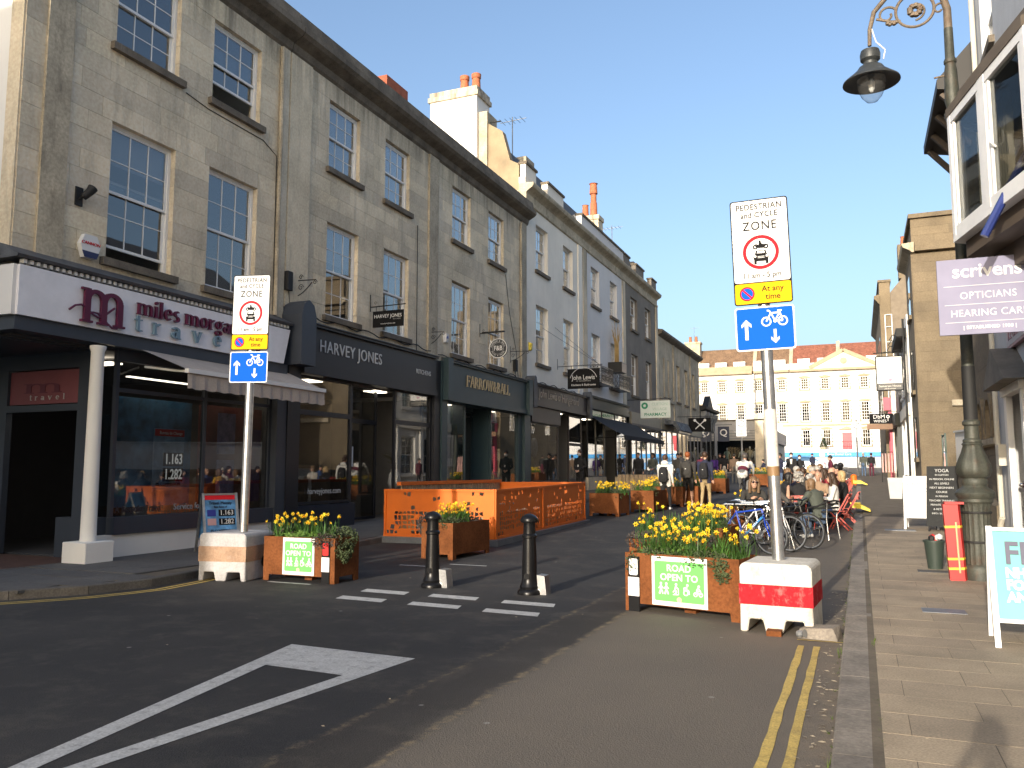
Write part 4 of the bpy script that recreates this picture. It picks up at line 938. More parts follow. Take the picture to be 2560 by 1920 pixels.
for i in range(26):
    a = random.uniform(0, 6.28); r = random.uniform(0, .12); e = random.uniform(.05, .3); b.tube([(r*math.cos(a), r*math.sin(a), .4), (r*math.cos(a), r*math.sin(a), 1.6), ((r+e)*math.cos(a), (r+e)*math.sin(a), random.uniform(2.0, 2.9))], [.022, .018, .008], 4)
b.build('canes', plain('straw_cane', (.40,.27,.10), .8, var=.3), tb, world=False)
# pharmacy shop in the brown house
o6 = wofs(t6); MB().box(XL, 46.3, 4.35, -11.95, 53.9, 5.0).build('fascia', plain('beige_board', (.34,.29,.20), .6), t6); MB().box(XL, 46.2, 4.2, -11.9, 53.9, 4.345).build('fascia_moulding', M_BROWNR, t6)
frame_rects(t6, plain('grey_shop_paint', (.16,.16,.165), .5), 'shop_window', -12.0, .08, [(46.4+1.22*i, 46.4+1.22*(i+1), 1.2, 4.2) for i in range(6)]); MB().box(-12.1, 46, .6, -11.95, 53.9, 1.2).build('stall_riser', MATS['grey_shop_paint'], t6); room(t6, 45.9, 53.9, .85, 4.2)
ph = thing('hanging_sign', 'white hanging pharmacy board with green mark', 'sign', (XL, 46.0, 5.62)); MB().tube([(0, 0, 0), (2.55, 0, .03)], .02, 6).build('bracket', M_BLACKM, ph, world=False)
MB().box(.75, -.03, -1.05, 2.45, .03, -.08).build('board', plain('pale_mint_board', (.62,.70,.66), .5), ph, world=False)
MG = plain('pharmacy_green', (.02,.25,.13), .5); b = MB(); ringb(b, 1.0, -.35, .08, .19, -.038, -.031, 16); b.build('emblem', MG, ph, world=False)
text('CLIFTON', .22, plain('pale_green_letter', (.35,.52,.45), .5), ph, (1.85, -.033, -.28)); text('VILLAGE', .22, MATS['pale_green_letter'], ph, (1.85, -.033, -.56)); text('PHARMACY', .24, MG, ph, (1.6, -.033, -.86), bold=.004)
# ---- low stone house and its shops
t7 = thing('stone_house', 'lower weathered stone house with narrow arched windows beyond the brown house', 'building', (XL, 61, zg(61)))
wn = [(55.6, 56.0), (57.0, 57.4), (60.0, 61.2), (63.0, 64.2), (66.2, 67.2)]; ops = [(a, c, 6.6, 9.3) for a, c in wn]
wall_panel(t7, M_STONEB, XL, 1, 54.0, 69.3, 4.95, 10.6, ops); shell(t7, M_STONEB, -20, XL-.33, 54.01, 69.3, 4.2, 10.6, ())
for a, c in wn: win(t7, XL, a, c, 6.6, 9.3, cols=1 if c-a < .5 else 2, rows=4, panes=False, rec=.2)
prof(t7, 'cornice', M_STONED, [(-.3, 10.6), (0, 10.6), (.25, 10.75), (.35, 10.85), (.35, 11.0), (-.3, 11.1)], XL, 1, 54.05, 69.4); MB().box(XL, 54.3, 6.3, XL+.12, 58.6, 6.5).build('string_course', M_STONEB, t7)
for p in (58.8, 65.2): MB().box(XL, p, 4.95, XL+.08, p+.35, 10.6).build('pilaster', M_STONEB, t7)
for a, c, mm, gm in ((54.1, 59.5, M_BROWNR, M_INT), (59.7, 64.4, M_BLACK, M_INT), (64.6, 69.2, M_BROWNR, M_INT)):
    MB().box(XL, a, 4.35, -11.95, c, 5.1).build('fascia', plain('beige_board', (1, 1, 1)) if mm is M_BROWNR else mm, t7)
    n_ = 3; w_ = (c-a)/n_; frame_rects(t7, MATS['grey_shop_paint'], 'shop_window', -12.0, .08, [(a+w_*i, a+w_*(i+1), 1.35, 4.35) for i in range(n_)]); MB().box(-12.1, a, .8, -11.95, c, 1.35).build('stall_riser', mm, t7)
room(t7, 54.2, 69.2, 1.0, 4.35)
aw3 = thing('folded_awning', 'half folded dark patterned awning on the low stone house', 'awning', (-11.9, 57, 4.6)); MB().prism([(-12, 5.1), (-11.2, 4.9), (-10.9, 4.3), (-11.0, 4.25), (-11.4, 4.7), (-12, 4.7)], 55, 59.3).build('canopy', mat('patterned_canvas', (.12,.13,.14), .8, var=.9, scale=3), aw3)
ck = thing('hanging_sign', 'dark square hanging sign with crossed white utensils', 'sign', (XL, 60.0, 5.5)); MB().tube([(0, 0, 0), (2.6, 0, 0)], .02, 6).build('bracket', M_BLACKM, ck, world=False); MB().box(.8, -.03, -1.1, 2.4, .03, -.1).build('board', M_SIGNB, ck, world=False)
b = MB(); stroke(b, [(1.3, -.9), (1.95, -.3)], .07, -.04, -.031); stroke(b, [(1.95, -.9), (1.3, -.3)], .07, -.042, -.031); [b.prism(circ(x, z, .1, 10), -.041, -.031) for x, z in ((1.27, -.28), (1.98, -.28))]; b.build('emblem', M_SIGNW, ck, world=False)
# ---- narrow shop with carved brackets
t8 = thing('small_shop', 'narrow dark shop with carved brackets and gable at the row end', 'building', (XL, 73, zg(73)))
shell(t8, plain('slate_blue_paint', (.06,.068,.078), .5), -18, XL, 69.4, 76.5, 1.1, 6.6, (), None)
MB().box(XL-.3, 69.42, 5.1, XL-.02, 76.4, 6.6).build('wall', MATS['slate_blue_paint'], t8); prof(t8, 'cornice', M_BLACKM, [(0, 6.6), (.5, 6.75), (.55, 6.95), (0, 7.05)], XL, 1, 69.3, 76.6)
for i in range(5): MB().prism([(XL, 5.15), (XL+.12, 5.15), (XL+.16, 5.8), (XL+.45, 6.3), (XL+.45, 6.58), (XL, 6.58)], 69.7+i*1.5, 70.1+i*1.5).build('carved_bracket', plain('grey_bracket_paint', (.22,.23,.24), .6), t8)
for i in range(1): MB().prism([(71.6, 7.06), (74.4, 7.06), (73, 8.1)], XL-.2, XL+.3, 'x').build('gable', M_BLACKM, t8)
frame_rects(t8, MATS['slate_blue_paint'], 'shop_window', -12.0, .08, [(69.6+2.2*i, 69.6+2.2*(i+1), 1.7, 5.0) for i in range(3)]); MB().box(-12.1, 69.5, 1.0, -11.95, 76.4, 1.7).build('stall_riser', MATS['slate_blue_paint'], t8); room(t8, 69.7, 76.3, 1.3, 5)
# ---- flat roofed fashion shop closing the street
zs = zg(80)
t9 = thing('flat_roofed_shop', 'low pale flat roofed shop with wide window and mannequins', 'building', (-10, 80, zs))
M_PALE = mat('pale_grey_cladding', (.36,.34,.31), .7, var=.1)
wall_panel(t9, M_PALE, 80, -1, -13.6, -8.2, zs, 6.3, [(-12.4, -8.8, zs+.1, 4.45)], axis='y', dep=.3)
b = MB(); b.box(-13.6, 80.3, zs, -13.4, 90, 6.0); b.box(-8.4, 80.3, zs, -8.2, 90, 6.0); b.box(-13.4, 80.3, 5.9, -8.4, 90, 6.1); b.box(-13.4, 86, zs, -8.4, 86.2, 5.9); b.build('side_walls', plain('shop_backdrop', (.06,.055,.05), .9), t9)
MB().box(-13.7, 79.9, 6.3, -8.1, 80.4, 6.42).build('parapet_coping', M_STONED, t9); b = MB(); [b.box(-12.3, 79.93, z, -8.9, 79.97, z+.04) for z in (4.6, 4.85, 5.1, 5.35)]; b.build('fascia_lines', M_STEELG, t9)
frame_rects_y = lambda: None
ubox('shop_pane', glass('clear_shop_glass', see=.9, refl=.12), t9, -12.4, 80.1, zs+.1, -8.8, 80.11, 4.45); text('VESTE', .45, M_SIGNW, t9, Vector((-10.1, 79.95, 5.25))-wofs(t9), spacing=1.3)
MB().box(-8.9, 79.9, zs, -8.15, 80.3, 6.9).build('end_pier', M_STONE, t9)
b = MB(); b.prism([(80.2, zs), (80.2, 6.1), (100, 5.6), (100, zs)], -8.15, -7.9, 'x'); b.build('long_side_wall', M_PALE, t9); MB().box(-7.88, 82, 4.4, -7.6, 99, 5.6).build('sign_panel', M_STEELG, t9)
qs = thing('hanging_sign', 'dark blue hanging board with a white letter Q', 'sign', (XL, 76.4, 5.75)); MB().tube([(0, 0, 0), (1.6, 0, 0)], .025, 6).build('bracket', M_BLACKM, qs, world=False); MB().box(.35, -.03, -1.5, 1.35, .03, -.15).build('board', plain('deep_blue_board', (.02,.03,.07), .5), qs, world=False); text('Q', .85, M_SIGNW, qs, (.85, -.035, -.72), bold=.01)
for i, (x, c_) in enumerate(((-11.6, (.25,.35,.3)), (-10.2, (.45,.5,.45)), (-9.5, (.35,.32,.25)), (-9.0, (.5,.5,.5)))):
    mq = thing('mannequin', ['mannequin in a dark green top at the window start', 'mannequin in a pale jacket near the middle of the fashion window', 'tall mannequin in a grey patterned coat', 'mannequin in a white top beside the end pier'][i], 'mannequin', (x, 80.7, zs+.7+.1*(i == 2)))
    b = MB(); b.lathe([(.05, 0), (.1, .02), (.1, .45), (.17, .5), (.13, .85), (.2, 1.2), (.16, 1.34), (.05, 1.4), (.05, 1.47)], n=10); b.tube([(-.2, 0, 1.3), (-.3, 0, 1.0), (-.33, -.05, .75)], .045, 6); b.tube([(.2, 0, 1.3), (.3, 0, 1.0), (.33, -.05, .75)], .045, 6); b.build('clothes', plain('mannequin_cloth_%d' % i, c_, .8), mq, world=False, smooth=True); MB().ball((0, 0, 1.57), .1, 10, sc=(.85, .95, 1.2)).build('head', M_SIGNW, mq, world=False, smooth=True)

# ================================================================ WHITE TERRACE ACROSS THE TOP OF THE STREET
tt = thing('white_terrace', 'long white terrace with central pediment and red tile roofs closing the view', 'building', (-8, 112, zg(112)))
ZT = 14.3; xb = [-18.87+2.36*i for i in range(10)]; xc = [x for x in xb]
ops = []
cent = [-18.85, -16.55, -14.2, -11.85, -8.95, -6.35, -3.95, -1.45, .95, 3.4, 5.9, 8.4, 11]
cent2 = [-18.85, -16.55, -14.2, -11.85, -8.95, -6.15, -3.7, -1.35, .9, 3.4, 5.9, 8.4]
zA, zB, zC = (12.0, 13.45), (7.9, 10.3), (4.75, 6.85)
for r_, (a, c) in enumerate((zA, zB, zC)):
    for x in cent2:
        if r_ == 2 and abs(x+1.35) < .1: continue
        if r_ == 2 and x < -8: continue
        ops.append((x-.5, x+.5, a, c))
ops.append((-1.9, -.8, 4.3, 6.4))
M_TST = mat('terrace_dressings', (.36,.29,.20), .9, var=.2, scale=1); M_TW = mat('terrace_white', (.64,.635,.62), .9, var=.06, stain=.15, scol=(.45,.4,.32), sscale=(1,1,.2)); G_T = glass('terrace_glass', see=.25, refl=.12)
wall_panel(tt, M_TW, 112, -1, -21.5, 14, 2.0, ZT, ops, axis='y', dep=.35)
b = MB(); b.box(-21.5, 112.36, 2, -21.2, 124, ZT); b.box(13.7, 112.36, 2, 14, 124, ZT); b.box(-21.2, 118, 2, 13.7, 118.2, ZT); b.box(-21.2, 112.36, ZT-.3, 13.7, 118, ZT-.01); b.build('side_walls', M_INTD, tt)
for a, c, e, g in ops:
    if e == 4.3: continue
    win(tt, 112, a, c, e, g, s=-1, cols=3, rows=4 if e != zB[0] else 6, rec=.16, panes=False, axis='y', sill=False, bar=.035, gm=G_T, blind=random.choice((0, 0, 0, 0, .3)))
    b = MB()
    for sx in (a-.18, c+.02):
        for j in range(int((g-e)/.42)): b.box(sx, 111.93, e+.42*j, sx+.16, 111.999, e+.42*j+.26)
    b.box(a-.2, 111.92, g+.02, c+.2, 111.998, g+.2); b.prism([(a-.1, g+.2), (c+.1, g+.2), ((a+c)/2, g+.34)], 111.93, 111.998); b.box(a-.2, 111.92, e-.15, c+.2, 111.998, e-.02)
    k = b.build('window_surround', M_TST, tt); k['kind'] = 'stuff'
for a, c in ((-21.5, -12.6), (-12.4, -8), (-7.9, 14)):
    MB().box(a, 111.5, ZT, c, 112.3, ZT+.3).build('cornice', M_TST, tt); MB().box(a, 111.95, ZT+.301, c, 112.25, ZT+1.1).build('parapet', M_TST if a < -20 else M_TW, tt)
MB().box(-9, 111.9, 7.3, 14, 111.998, 7.5).build('string_course', M_TST, tt)
MB().prism([(-5.3, ZT+.302), (2.5, ZT+.302), (-1.4, ZT+2.4)], 111.6, 112.0).build('pediment', M_TW, tt); b = MB(); b.bar((-5.5, 111.6, ZT+.4), (-1.4, 111.6, ZT+2.5), .5, .25, up=(0,1,0)); b.bar((2.7, 111.6, ZT+.4), (-1.4, 111.6, ZT+2.5), .5, .25, up=(0,1,0)); b.build('pediment_moulding', M_TST, tt)
k = MB().prism(circ(-1.4, ZT+1.15, .42, 20), 111.55, 111.6).build('roundel', M_TST, tt)
M_RTILE = mat('red_roof_tile', (.20,.075,.048), .85, var=.3, scale=1.5, fine=.4, fscale=6, bump=.5, bscale=9, stain=.3, scol=(.12,.06,.04), sscale=(1,1,1)); M_BTILE = mat('brown_roof_tile', (.16,.10,.06), .85, var=.3, scale=1.5, fine=.4, fscale=6, bump=.5, bscale=9)
for a, c, m in ((-21.3, -12.6, M_BTILE), (-12.2, -8.0, M_BTILE), (-7.6, -2.3, M_RTILE), (-1.8, 14, M_RTILE)): MB().prism([(112.3, ZT+.4), (115.4, ZT+3.9), (119, ZT+.4)], a, c, 'x').build('tiled_roof', m, tt)
for x in (-12.4, -7.8, -2.05): MB().prism([(112.2, ZT+.4), (115.4, ZT+4.25), (119.1, ZT+.4)], x-.22, x+.22, 'x').build('fire_wall', M_STONEB, tt)
for x in (-19, -16.7, -14.3, -11.7, -9.2, -6.2, -3.8, 2.0, 4.5):
    d_ = MB().box(x-.75, 112.5, ZT+.9, x+.75, 113.6, ZT+1.75).build('dormer', M_SIGNW, tt); b = MB(); [b.box(x-.55+.28*i, 112.46, ZT+1.1, x-.36+.28*i, 112.498, ZT+1.6) for i in range(4)]; b.build('dormer_panes', M_GL, d_)
b = MB(); b.box(-21.6, 113.6, ZT+.4, -19.6, 115, ZT+4.7); b.box(-21.7, 113.5, ZT+4.7, -19.5, 115.1, ZT+4.95); b.build('chimney', M_STONEB, tt)
for x in (-21, -20.2): MB().lathe([(.22, 0), (.18, .8), (.22, .82)], (x, 114.3, ZT+4.95), 10).build('chimney_pot', M_TERRA, tt, smooth=True)
MB().tube([(-14.9+2.6, 111.9, ZT), (-12.3, 111.9, 4)], .06, 6).build('drainpipe', M_STEELG, tt)
dr = MB().box(-1.88, 112.1, 4.3, -.82, 112.16, 6.38).build('red_door', plain('terrace_door_red', (.45,.02,.04), .4), tt); MB().prism([(-2.4, 6.75), (-.3, 6.75), (-1.35, 7.2)], 111.75, 112).build('door_pediment', M_TST, tt)
MB().box(-9.2, 109.8, 3.9, 14, 112, 4.25).build('raised_walk', M_TW, tt)
b = MB()
for i in range(110): x = -9.1+.2*i; b.tube([(x, 109.9, 4.25), (x, 109.9, 5.25)], .014, 3)
b.box(-9.2, 109.88, 5.2, 13, 109.92, 5.25); k = b.build('railings', M_BLACKM, tt); k['kind'] = 'stuff'
MB().box(-9.2, 109.7, 3.35, 14, 109.82, 3.89).build('blue_fascia', plain('dentist_blue', (.02,.26,.62), .5), tt); MB().box(-9.2, 109.85, 2.0, 14, 110.1, 3.349).build('lower_shop_front', plain('grey_shop_front', (.36,.37,.39), .5), tt)
k = text('Bupa Dental Care', .38, M_SIGNW, tt, Vector((-2.3, 109.69, 3.66))-wofs(tt)); MB().box(-4.6, 109.66, 3.4, -3.95, 109.69, 3.85).build('fascia_emblem', M_SIGNW, tt)
for x in (-8.3, -6.7): ubox('shop_doorway', M_INTD, tt, x, 109.83, 2.1, x+1.0, 109.845, 3.2)
ubox('shop_poster', M_SIGNW, tt, -1.3, 109.82, 2.5, .1, 109.845, 3.25)
for i, (x, y, z) in enumerate(((-14.5, 60.5, 10.9), (-15.2, 66, 10.9), (-14.2, 34.0, 15.7), (-20.4, 114, 19.2), (-14.0, 50, 15.0))):
    u = thing('tv_aerial', 'thin television aerial on the '+('low stone house, nearer one', 'low stone house, farther one', 'cream house chimney', 'white terrace chimney', 'brown house roof')[i], 'aerial', (x, y, z)); k = MB(); k.tube([(0, 0, 0), (0, 0, 2.2)], .025, 5); k.tube([(-.6, 0, 2.0), (.7, 0, 2.05)], .015, 4); [k.tube([(q, -.35, 2.02), (q, .35, 2.02)], .01, 4) for q in (-.5, -.25, 0, .25, .5)]; k.build('mast', M_STEELG, u, world=False)
for i, x in enumerate((-4.1, 3.0)):
    cv = thing('conifer_pot', ('nearer the blue car' if i == 0 else 'nearer the red shop')+': small dark cone shrub on the raised terrace walk', 'shrub', (x, 110.3, 4.25)); MB().lathe([(.3, 0), (.45, .3), (.4, .32)], n=10).build('pot', M_STONEB, cv, world=False); b = MB()
    for j in range(160): z = random.random(); a = random.uniform(0, 6.28); r = .45*(1-z); b.ball((r*math.cos(a), r*math.sin(a), .35+z*1.1), .07, 5)
    b.build('crown', plain('conifer_green', (.03,.05,.02), .8, var=.4), cv, world=False)
# ================================================================ RIGHT ROW (faces the left row)
XR = 2.6
M_GREYR = mat('pale_grey_render', (.55,.56,.57), .85, var=.06, stain=.2, scol=(.25,.25,.25), sscale=(1,1,.2))
M_STONER = mat('warm_stone', (.175,.138,.09), .9, var=.22, scale=.8, fine=.25, fscale=16, bump=.3, bscale=40, stain=.45, scol=(.085,.067,.045), sscale=(1.2,1.2,.4), rnd=.14)
M_UPVC = plain('white_upvc', (.82,.82,.81), .35)
r1 = thing('corner_shop', 'pale grey rendered shop with jettied bay window beside the lamp post', 'building', (XR, 12, 0))
ops = [(15.9, 17.5, .15, 3.0), (16.9, 18.3, 9.6, 11.4), (10.5, 12.5, 8.0, 9.8)]
wall_panel(r1, M_GREYR, XR, -1, -9, 19.1, .1, 13, ops); b = MB(); b.box(2.93, -9, 0, 10, -8.7, 13); b.box(2.93, 18.8, 0, 10, 19.09, 13); b.box(9.7, -8.7, 0, 10, 18.8, 13); b.box(2.93, -8.7, 12.7, 9.7, 18.8, 12.99); b.box(2.93, -8.7, 4, 9.7, 18.8, 4.2); b.build('side_walls', M_GREYR, r1)
win(r1, XR, 16.9, 18.3, 9.6, 11.4, s=-1, cols=2, rows=2, fm=M_UPVC, panes=True); win(r1, XR, 10.5, 12.5, 8.0, 9.8, s=-1, cols=3, rows=2, fm=M_UPVC, panes=True)
# bay window
P = [(2.6, 13.7), (1.36, 12.6), (1.62, 11.4), (1.9, 10.2), (2.6, 9.2)]
b = MB(); b.prism([(x+(.0 if x > 2.5 else .1), y) for x, y in P], 4.5, 4.72, 'z'); b.prism([(x+(.0 if x > 2.5 else .42), y) for x, y in P], 4.2, 4.5, 'z'); b.build('bay_underside', plain('brown_timber', (.10,.075,.055), .7), r1)
b = MB(); b.prism([(x-(.0 if x > 2.5 else .06), y) for x, y in P], 6.5, 6.62, 'z'); b.prism([(x+(.0 if x > 2.5 else .1), y) for x, y in P], 6.62, 6.85, 'z'); b.build('bay_roof', plain('grey_brown_timber', (.13,.105,.08), .75, var=.2), r1)
b = MB(); b.prism([(x-(.0 if x > 2.5 else .05), y) for x, y in P], 4.721, 4.8, 'z'); b.build('bay_sill', M_UPVC, r1)
for i, ((xa, ya), (xb_, yb)) in enumerate(zip(P, P[1:])):
    a = Vector((xa, ya, 0)); c = Vector((xb_, yb, 0)); b = MB(); d = (c-a).normalized(); u = lambda t, z: (a.x+d.x*t, a.y+d.y*t, z); L_ = (c-a).length
    for t_0 in (.05, L_-.05): b.bar(u(t_0, 4.8), u(t_0, 6.5), .1, .1, up=(d.x, d.y, 0))
    for z in (4.86, 6.44): b.bar(u(.1, z), u(L_-.1, z), .09, .12)
    b.bar(u(.16, 4.92), u(.16, 6.38), .07, .06, up=(d.x, d.y, 0)); b.bar(u(L_-.16, 4.92), u(L_-.16, 6.38), .07, .06, up=(d.x, d.y, 0))
    o = b.build('bay_frame', M_UPVC, r1); k = MB(); k.bar(u(.19, 5.65), u(L_-.19, 5.65), .01, 1.5); k.build('pane', M_GL if i == 1 else glass('bay_glass', refl=.35), o)
    if i == 2: MB().tube([u(.24, 5.5), tuple(Vector(u(.24, 5.55))+Vector((-.06, -.03, 0))), tuple(Vector(u(.24, 5.7))+Vector((-.06, -.03, 0)))], .014, 6).build('window_handle', M_UPVC, o)
    if i in (1, 2):
        k = MB()
        for j in range(9): t = .3+j*(L_-.6)/8; p = Vector(u(t, 0))+Vector((.35, .05, 0)); k.bar((p.x, p.y, 4.9), (p.x+.02, p.y, 6.4), .09, .01, up=(d.x, d.y, 0))
        k.build('vertical_blind', plain('beige_blind', (.28,.26,.2), .8), o)
MB().prism([(x+(.0 if x > 2.5 else .12), y) for x, y in P], 6.45, 6.49, 'z').build('bay_ceiling', M_INT, r1); MB().box(2.4, 9.4, 4.8, 2.59, 13.5, 6.4).build('bay_back_wall', M_INTD, r1) 
# doorway with purple frame and ice cream board
b = MB(); b.box(2.5, 15.75, .12, 2.6, 15.95, 2.95); b.box(2.5, 17.35, .12, 2.6, 17.62, 2.95); b.box(2.45, 15.7, 2.95, 2.6, 17.65, 3.1); b.build('door_surround', M_WPAINT, r1)
dd = MB().box(2.72, 15.95, .14, 2.78, 17.3, 2.9).build('shop_door', plain('plum_paint', (.13,.03,.10), .4), r1); b = MB(); b.box(2.70, 16.1, .5, 2.715, 17.1, 1.2); b.box(2.70, 16.1, 1.4, 2.715, 17.1, 2.7); b.build('door_panel', M_GLS, dd); MB().ball((2.64, 17.15, 1.35), .05, 10).build('door_knob', M_CHROME, dd, smooth=True); MB().tube([(2.64, 17.15, 1.35), (2.72, 17.15, 1.35)], .015, 6).build('knob_stem', M_CHROME, dd)
MB().prism([(15.4, 3.1), (17.9, 3.1), (16.65, 3.75)], 2.2, 2.6, 'x').build('door_pediment', plain('weathered_timber', (.17,.15,.12), .8, var=.3), r1)
bd = MB().box(2.52, 12.5, 3.75, 2.6, 17.0, 4.9).build('shop_board', plain('dusty_pink_board', (.40,.20,.22), .5), r1); MB().box(2.515, 12.5, 3.8, 2.52, 17.0, 4.15).build('board_band', plain('grey_pink_band', (.5,.44,.45), .5), bd); k = text('ICE CREAMS & SHAKES', .26, MATS['dusty_pink_board'], r1, Vector((2.51, 16.8, 3.97))-wofs(r1), R(-90), align='LEFT')
pipe(r1, [(2.52, 18.75, .7), (2.52, 18.75, 5), (2.52, 18.75, 12)], .05, plain('cream_plastic', (.6,.56,.46), .5)); pipe(r1, [(2.52, 18.75, .7), (2.5, 18.9, .55), (2.5, 18.95, .2)], .055, MATS['cream_plastic']); ubox('meter_box', MATS['cream_plastic'], r1, 2.42, 18.0, 1.7, 2.6, 18.35, 2.1)
MB().tube([(1.47, 11, 4.37), (1.95, 10.95, 5.3), (2.55, 10.9, 6.1)], .05, 8).build('awning_arm', plain('blue_metal', (.02,.035,.16), .35), r1, smooth=True); MB().box(2.0, 7, 5.6, 2.5, 12.4, 5.66).build('awning_cassette', MATS['blue_metal'], r1)
# projecting optician's sign
sc_ = thing('projecting_sign', 'lilac projecting opticians board in front of the lamp post', 'sign', (2.55, 12.0, 3.35))
M_LIL = plain('lilac_board', (.265,.26,.36), .8, spec=.15); MB().box(-1.52, -.025, 0, -.05, .025, .99).build('board', M_LIL, sc_, world=False)
b = MB(); b.box(-.06, -.06, .8, .04, .06, 1.0); b.box(-.06, -.06, .05, .04, .06, .25); b.build('wall_bracket', M_STEELG, sc_, world=False)
text('scrivens', .245, M_SIGNW, sc_, (-.95, -.028, .82), bold=.004, squash=1.0); text('OPTICIANS', .13, M_SIGNW, sc_, (-.95, -.028, .50), spacing=1.08, squash=.92); text('HEARING CARE', .13, M_SIGNW, sc_, (-.95, -.028, .27), spacing=1.05, squash=.92); text('| ESTABLISHED 1938 |', .058, M_SIGNW, sc_, (-.95, -.028, .085), bold=.002, spacing=1.1)
b = MB(); [b.box(-1.45, -.03, z, -.44, -.026, z+.006) for z in (.63, .385, .155)]; b.build('rule_lines', M_SIGNW, sc_, world=False)
# ---- arcaded stone chapel front
r2 = thing('stone_chapel', 'cream stone chapel front with blind arches between shop and fence', 'building', (XR, 20.8, zg(20)))
wl = MB().box(2.64, 19.15, .2, 2.95, 22.45, 9.6).build('wall', M_STONER, r2); ar = [(19.55, 20.45), (20.85, 21.75)]
ashlar(wl, M_STONER, XR, -1, 19.13, 22.45, .2, 9.6, [(a, c, 2.35, 3.05) for a, c in ar], ch=.42, bw=1.0, dep=.03)
for a, c in ar:
    b = MB(); ringb(b, 0, 0, .36, .5, 0, .09, 14, 0, 180); k = b.build('arch_moulding', M_STONER, r2, world=False); k.rotation_euler.z = R(-90); k.location = Vector((2.52, (a+c)/2, 2.75))-wofs(r2)
    b = MB(); b.box(2.52, a-.03, 2.3, 2.61, a+.1, 2.75); b.box(2.52, c-.1, 2.3, 2.61, c+.03, 2.75); b.build('arch_jamb', M_STONER, r2)
prof(r2, 'string_course', M_STONEB, [(0, 2.12), (.1, 2.15), (.12, 2.26), (0, 2.3)], XR, -1, 19.12, 22.5); prof(r2, 'plinth', M_STONER, [(0, .2), (.12, .2), (.12, .9), (0, 1.0)], XR, -1, 19.12, 22.5)
b = MB(); b.box(2.96, 19.2, .2, 8, 22.4, 9.5); b.build('side_walls', M_STONER, r2); MB().prism([(1.85, 9.75), (1.85, 9.95), (4.5, 12.8), (8.2, 9.6), (2.6, 9.6)], 19.2, 23.2).build('eaves_roof', plain('black_timber', (.02,.018,.016), .6), r2)
for y in (19.4, 20.6, 21.8, 22.9): MB().bar((1.95, y, 9.7), (2.6, y, 8.9), .12, .12).build('eaves_strut', plain('brown_timber', (.1,.075,.055)), r2)
# ---- low wall and white boarded fence
lw = thing('low_wall', 'low stone yard wall with dark coping behind the chalkboard', 'wall', (2.85, 31, zg(31))); MB().box(2.7, 22.5, .2, 3.0, 39.4, 1.55).build('wall', M_STONER, lw); MB().box(2.62, 22.52, 1.552, 3.08, 39.38, 1.68).build('coping', M_STONED, lw)
fe = thing('white_fence', 'white upright board fence above the low stone wall', 'fence', (3.2, 28, 1.7)); 
for i in range(72): ubox('board', M_WPAINT, fe, 3.2, 23.6+.14*i, 1.4, 3.22, 23.73+.14*i, 2.68+.004*i)
b = MB(); b.bar((3.19, 23.6, 2.72), (3.19, 33.7, 3.0), .1, .06); b.build('top_rail', M_WPAINT, fe); 
gf = thing('notice_frame', 'narrow green metal notice frame on the low wall', 'notice', (2.85, 34, 1.68)); b = MB(); b.box(2.83, 33.4, 1.68, 2.89, 33.46, 2.95); b.box(2.83, 34.5, 1.68, 2.89, 34.56, 2.95); b.box(2.83, 33.46, 2.85, 2.89, 34.5, 2.9); b.build('frame', plain('dark_green_metal', (.03,.06,.045), .5), gf); ubox('glass', M_GL, gf, 2.85, 33.46, 1.7, 2.86, 34.5, 2.85)
rb_ = thing('stone_house', 'stone house set back behind the white fence', 'building', (10, 31, .4)); MB().box(8.2, 22.6, .2, 16, 39.4, 11).build('wall', M_STONER, rb_); MB().prism([(8.0, 11), (16.2, 11), (12, 14)], 22.6, 39.4).build('roof', M_SLATE, rb_)
for y in (24, 28, 32, 36):
    for z in (1.2, 4.8, 8): ubox('window', M_GL, rb_, 8.17, y, z, 8.195, y+1.2, z+2)
# ---- tall stone house standing end-on to the camera
r3 = thing('stone_house', 'tall buff stone house with parapet on the sunny right side', 'building', (3.5, 40, zg(40)))
wl = MB().box(2.52, 39.56, .5, 8, 44, 12.6).build('wall', M_STONER, r3)
ashlar(wl, M_STONER, 39.5, -1, 2.46, 5.6, .6, 11.1, [], ch=.44, bw=.95, dep=.05, axis='y'); ashlar(wl, M_STONER, 39.5, -1, 2.46, 5.6, 11.5, 12.62, [], ch=.38, bw=1.0, dep=.05, axis='y')
ops = [(40.6, 41.8, 8.8, 10.4), (40.6, 41.8, 5.2, 7.2)]
b = MB(); b.prism([(2.55, 11.1), (2.46, 11.1), (2.36, 11.2), (2.1, 11.35), (2.05, 11.5), (2.55, 11.55)], 39.3, 44.2); b.build('cornice', M_STONEB, r3); MB().box(2.57, 39.2, 11.12, 6, 39.49, 11.5).build('cornice_return', M_STONER, r3); b = MB(); b.box(2.38, 39.36, 12.63, 6, 44.1, 12.82); b.build('parapet_coping', M_STONER, r3)
MB().box(2.42, 39.6, .6, 2.515, 44, 11.1).build('street_front', M_STONER, r3)
for z in (8.6, 5.2, 2.2): ubox('window', M_GL, r3, 2.40, 41, z, 2.418, 42.2, z+1.8); ubox('sill', M_STONER, r3, 2.3, 40.8, z-.2, 2.418, 42.4, z-.01)
MB().box(3.7, 39.35, 4.35, 5.6, 39.49, 4.6).build('string_course', M_STONEB, r3)
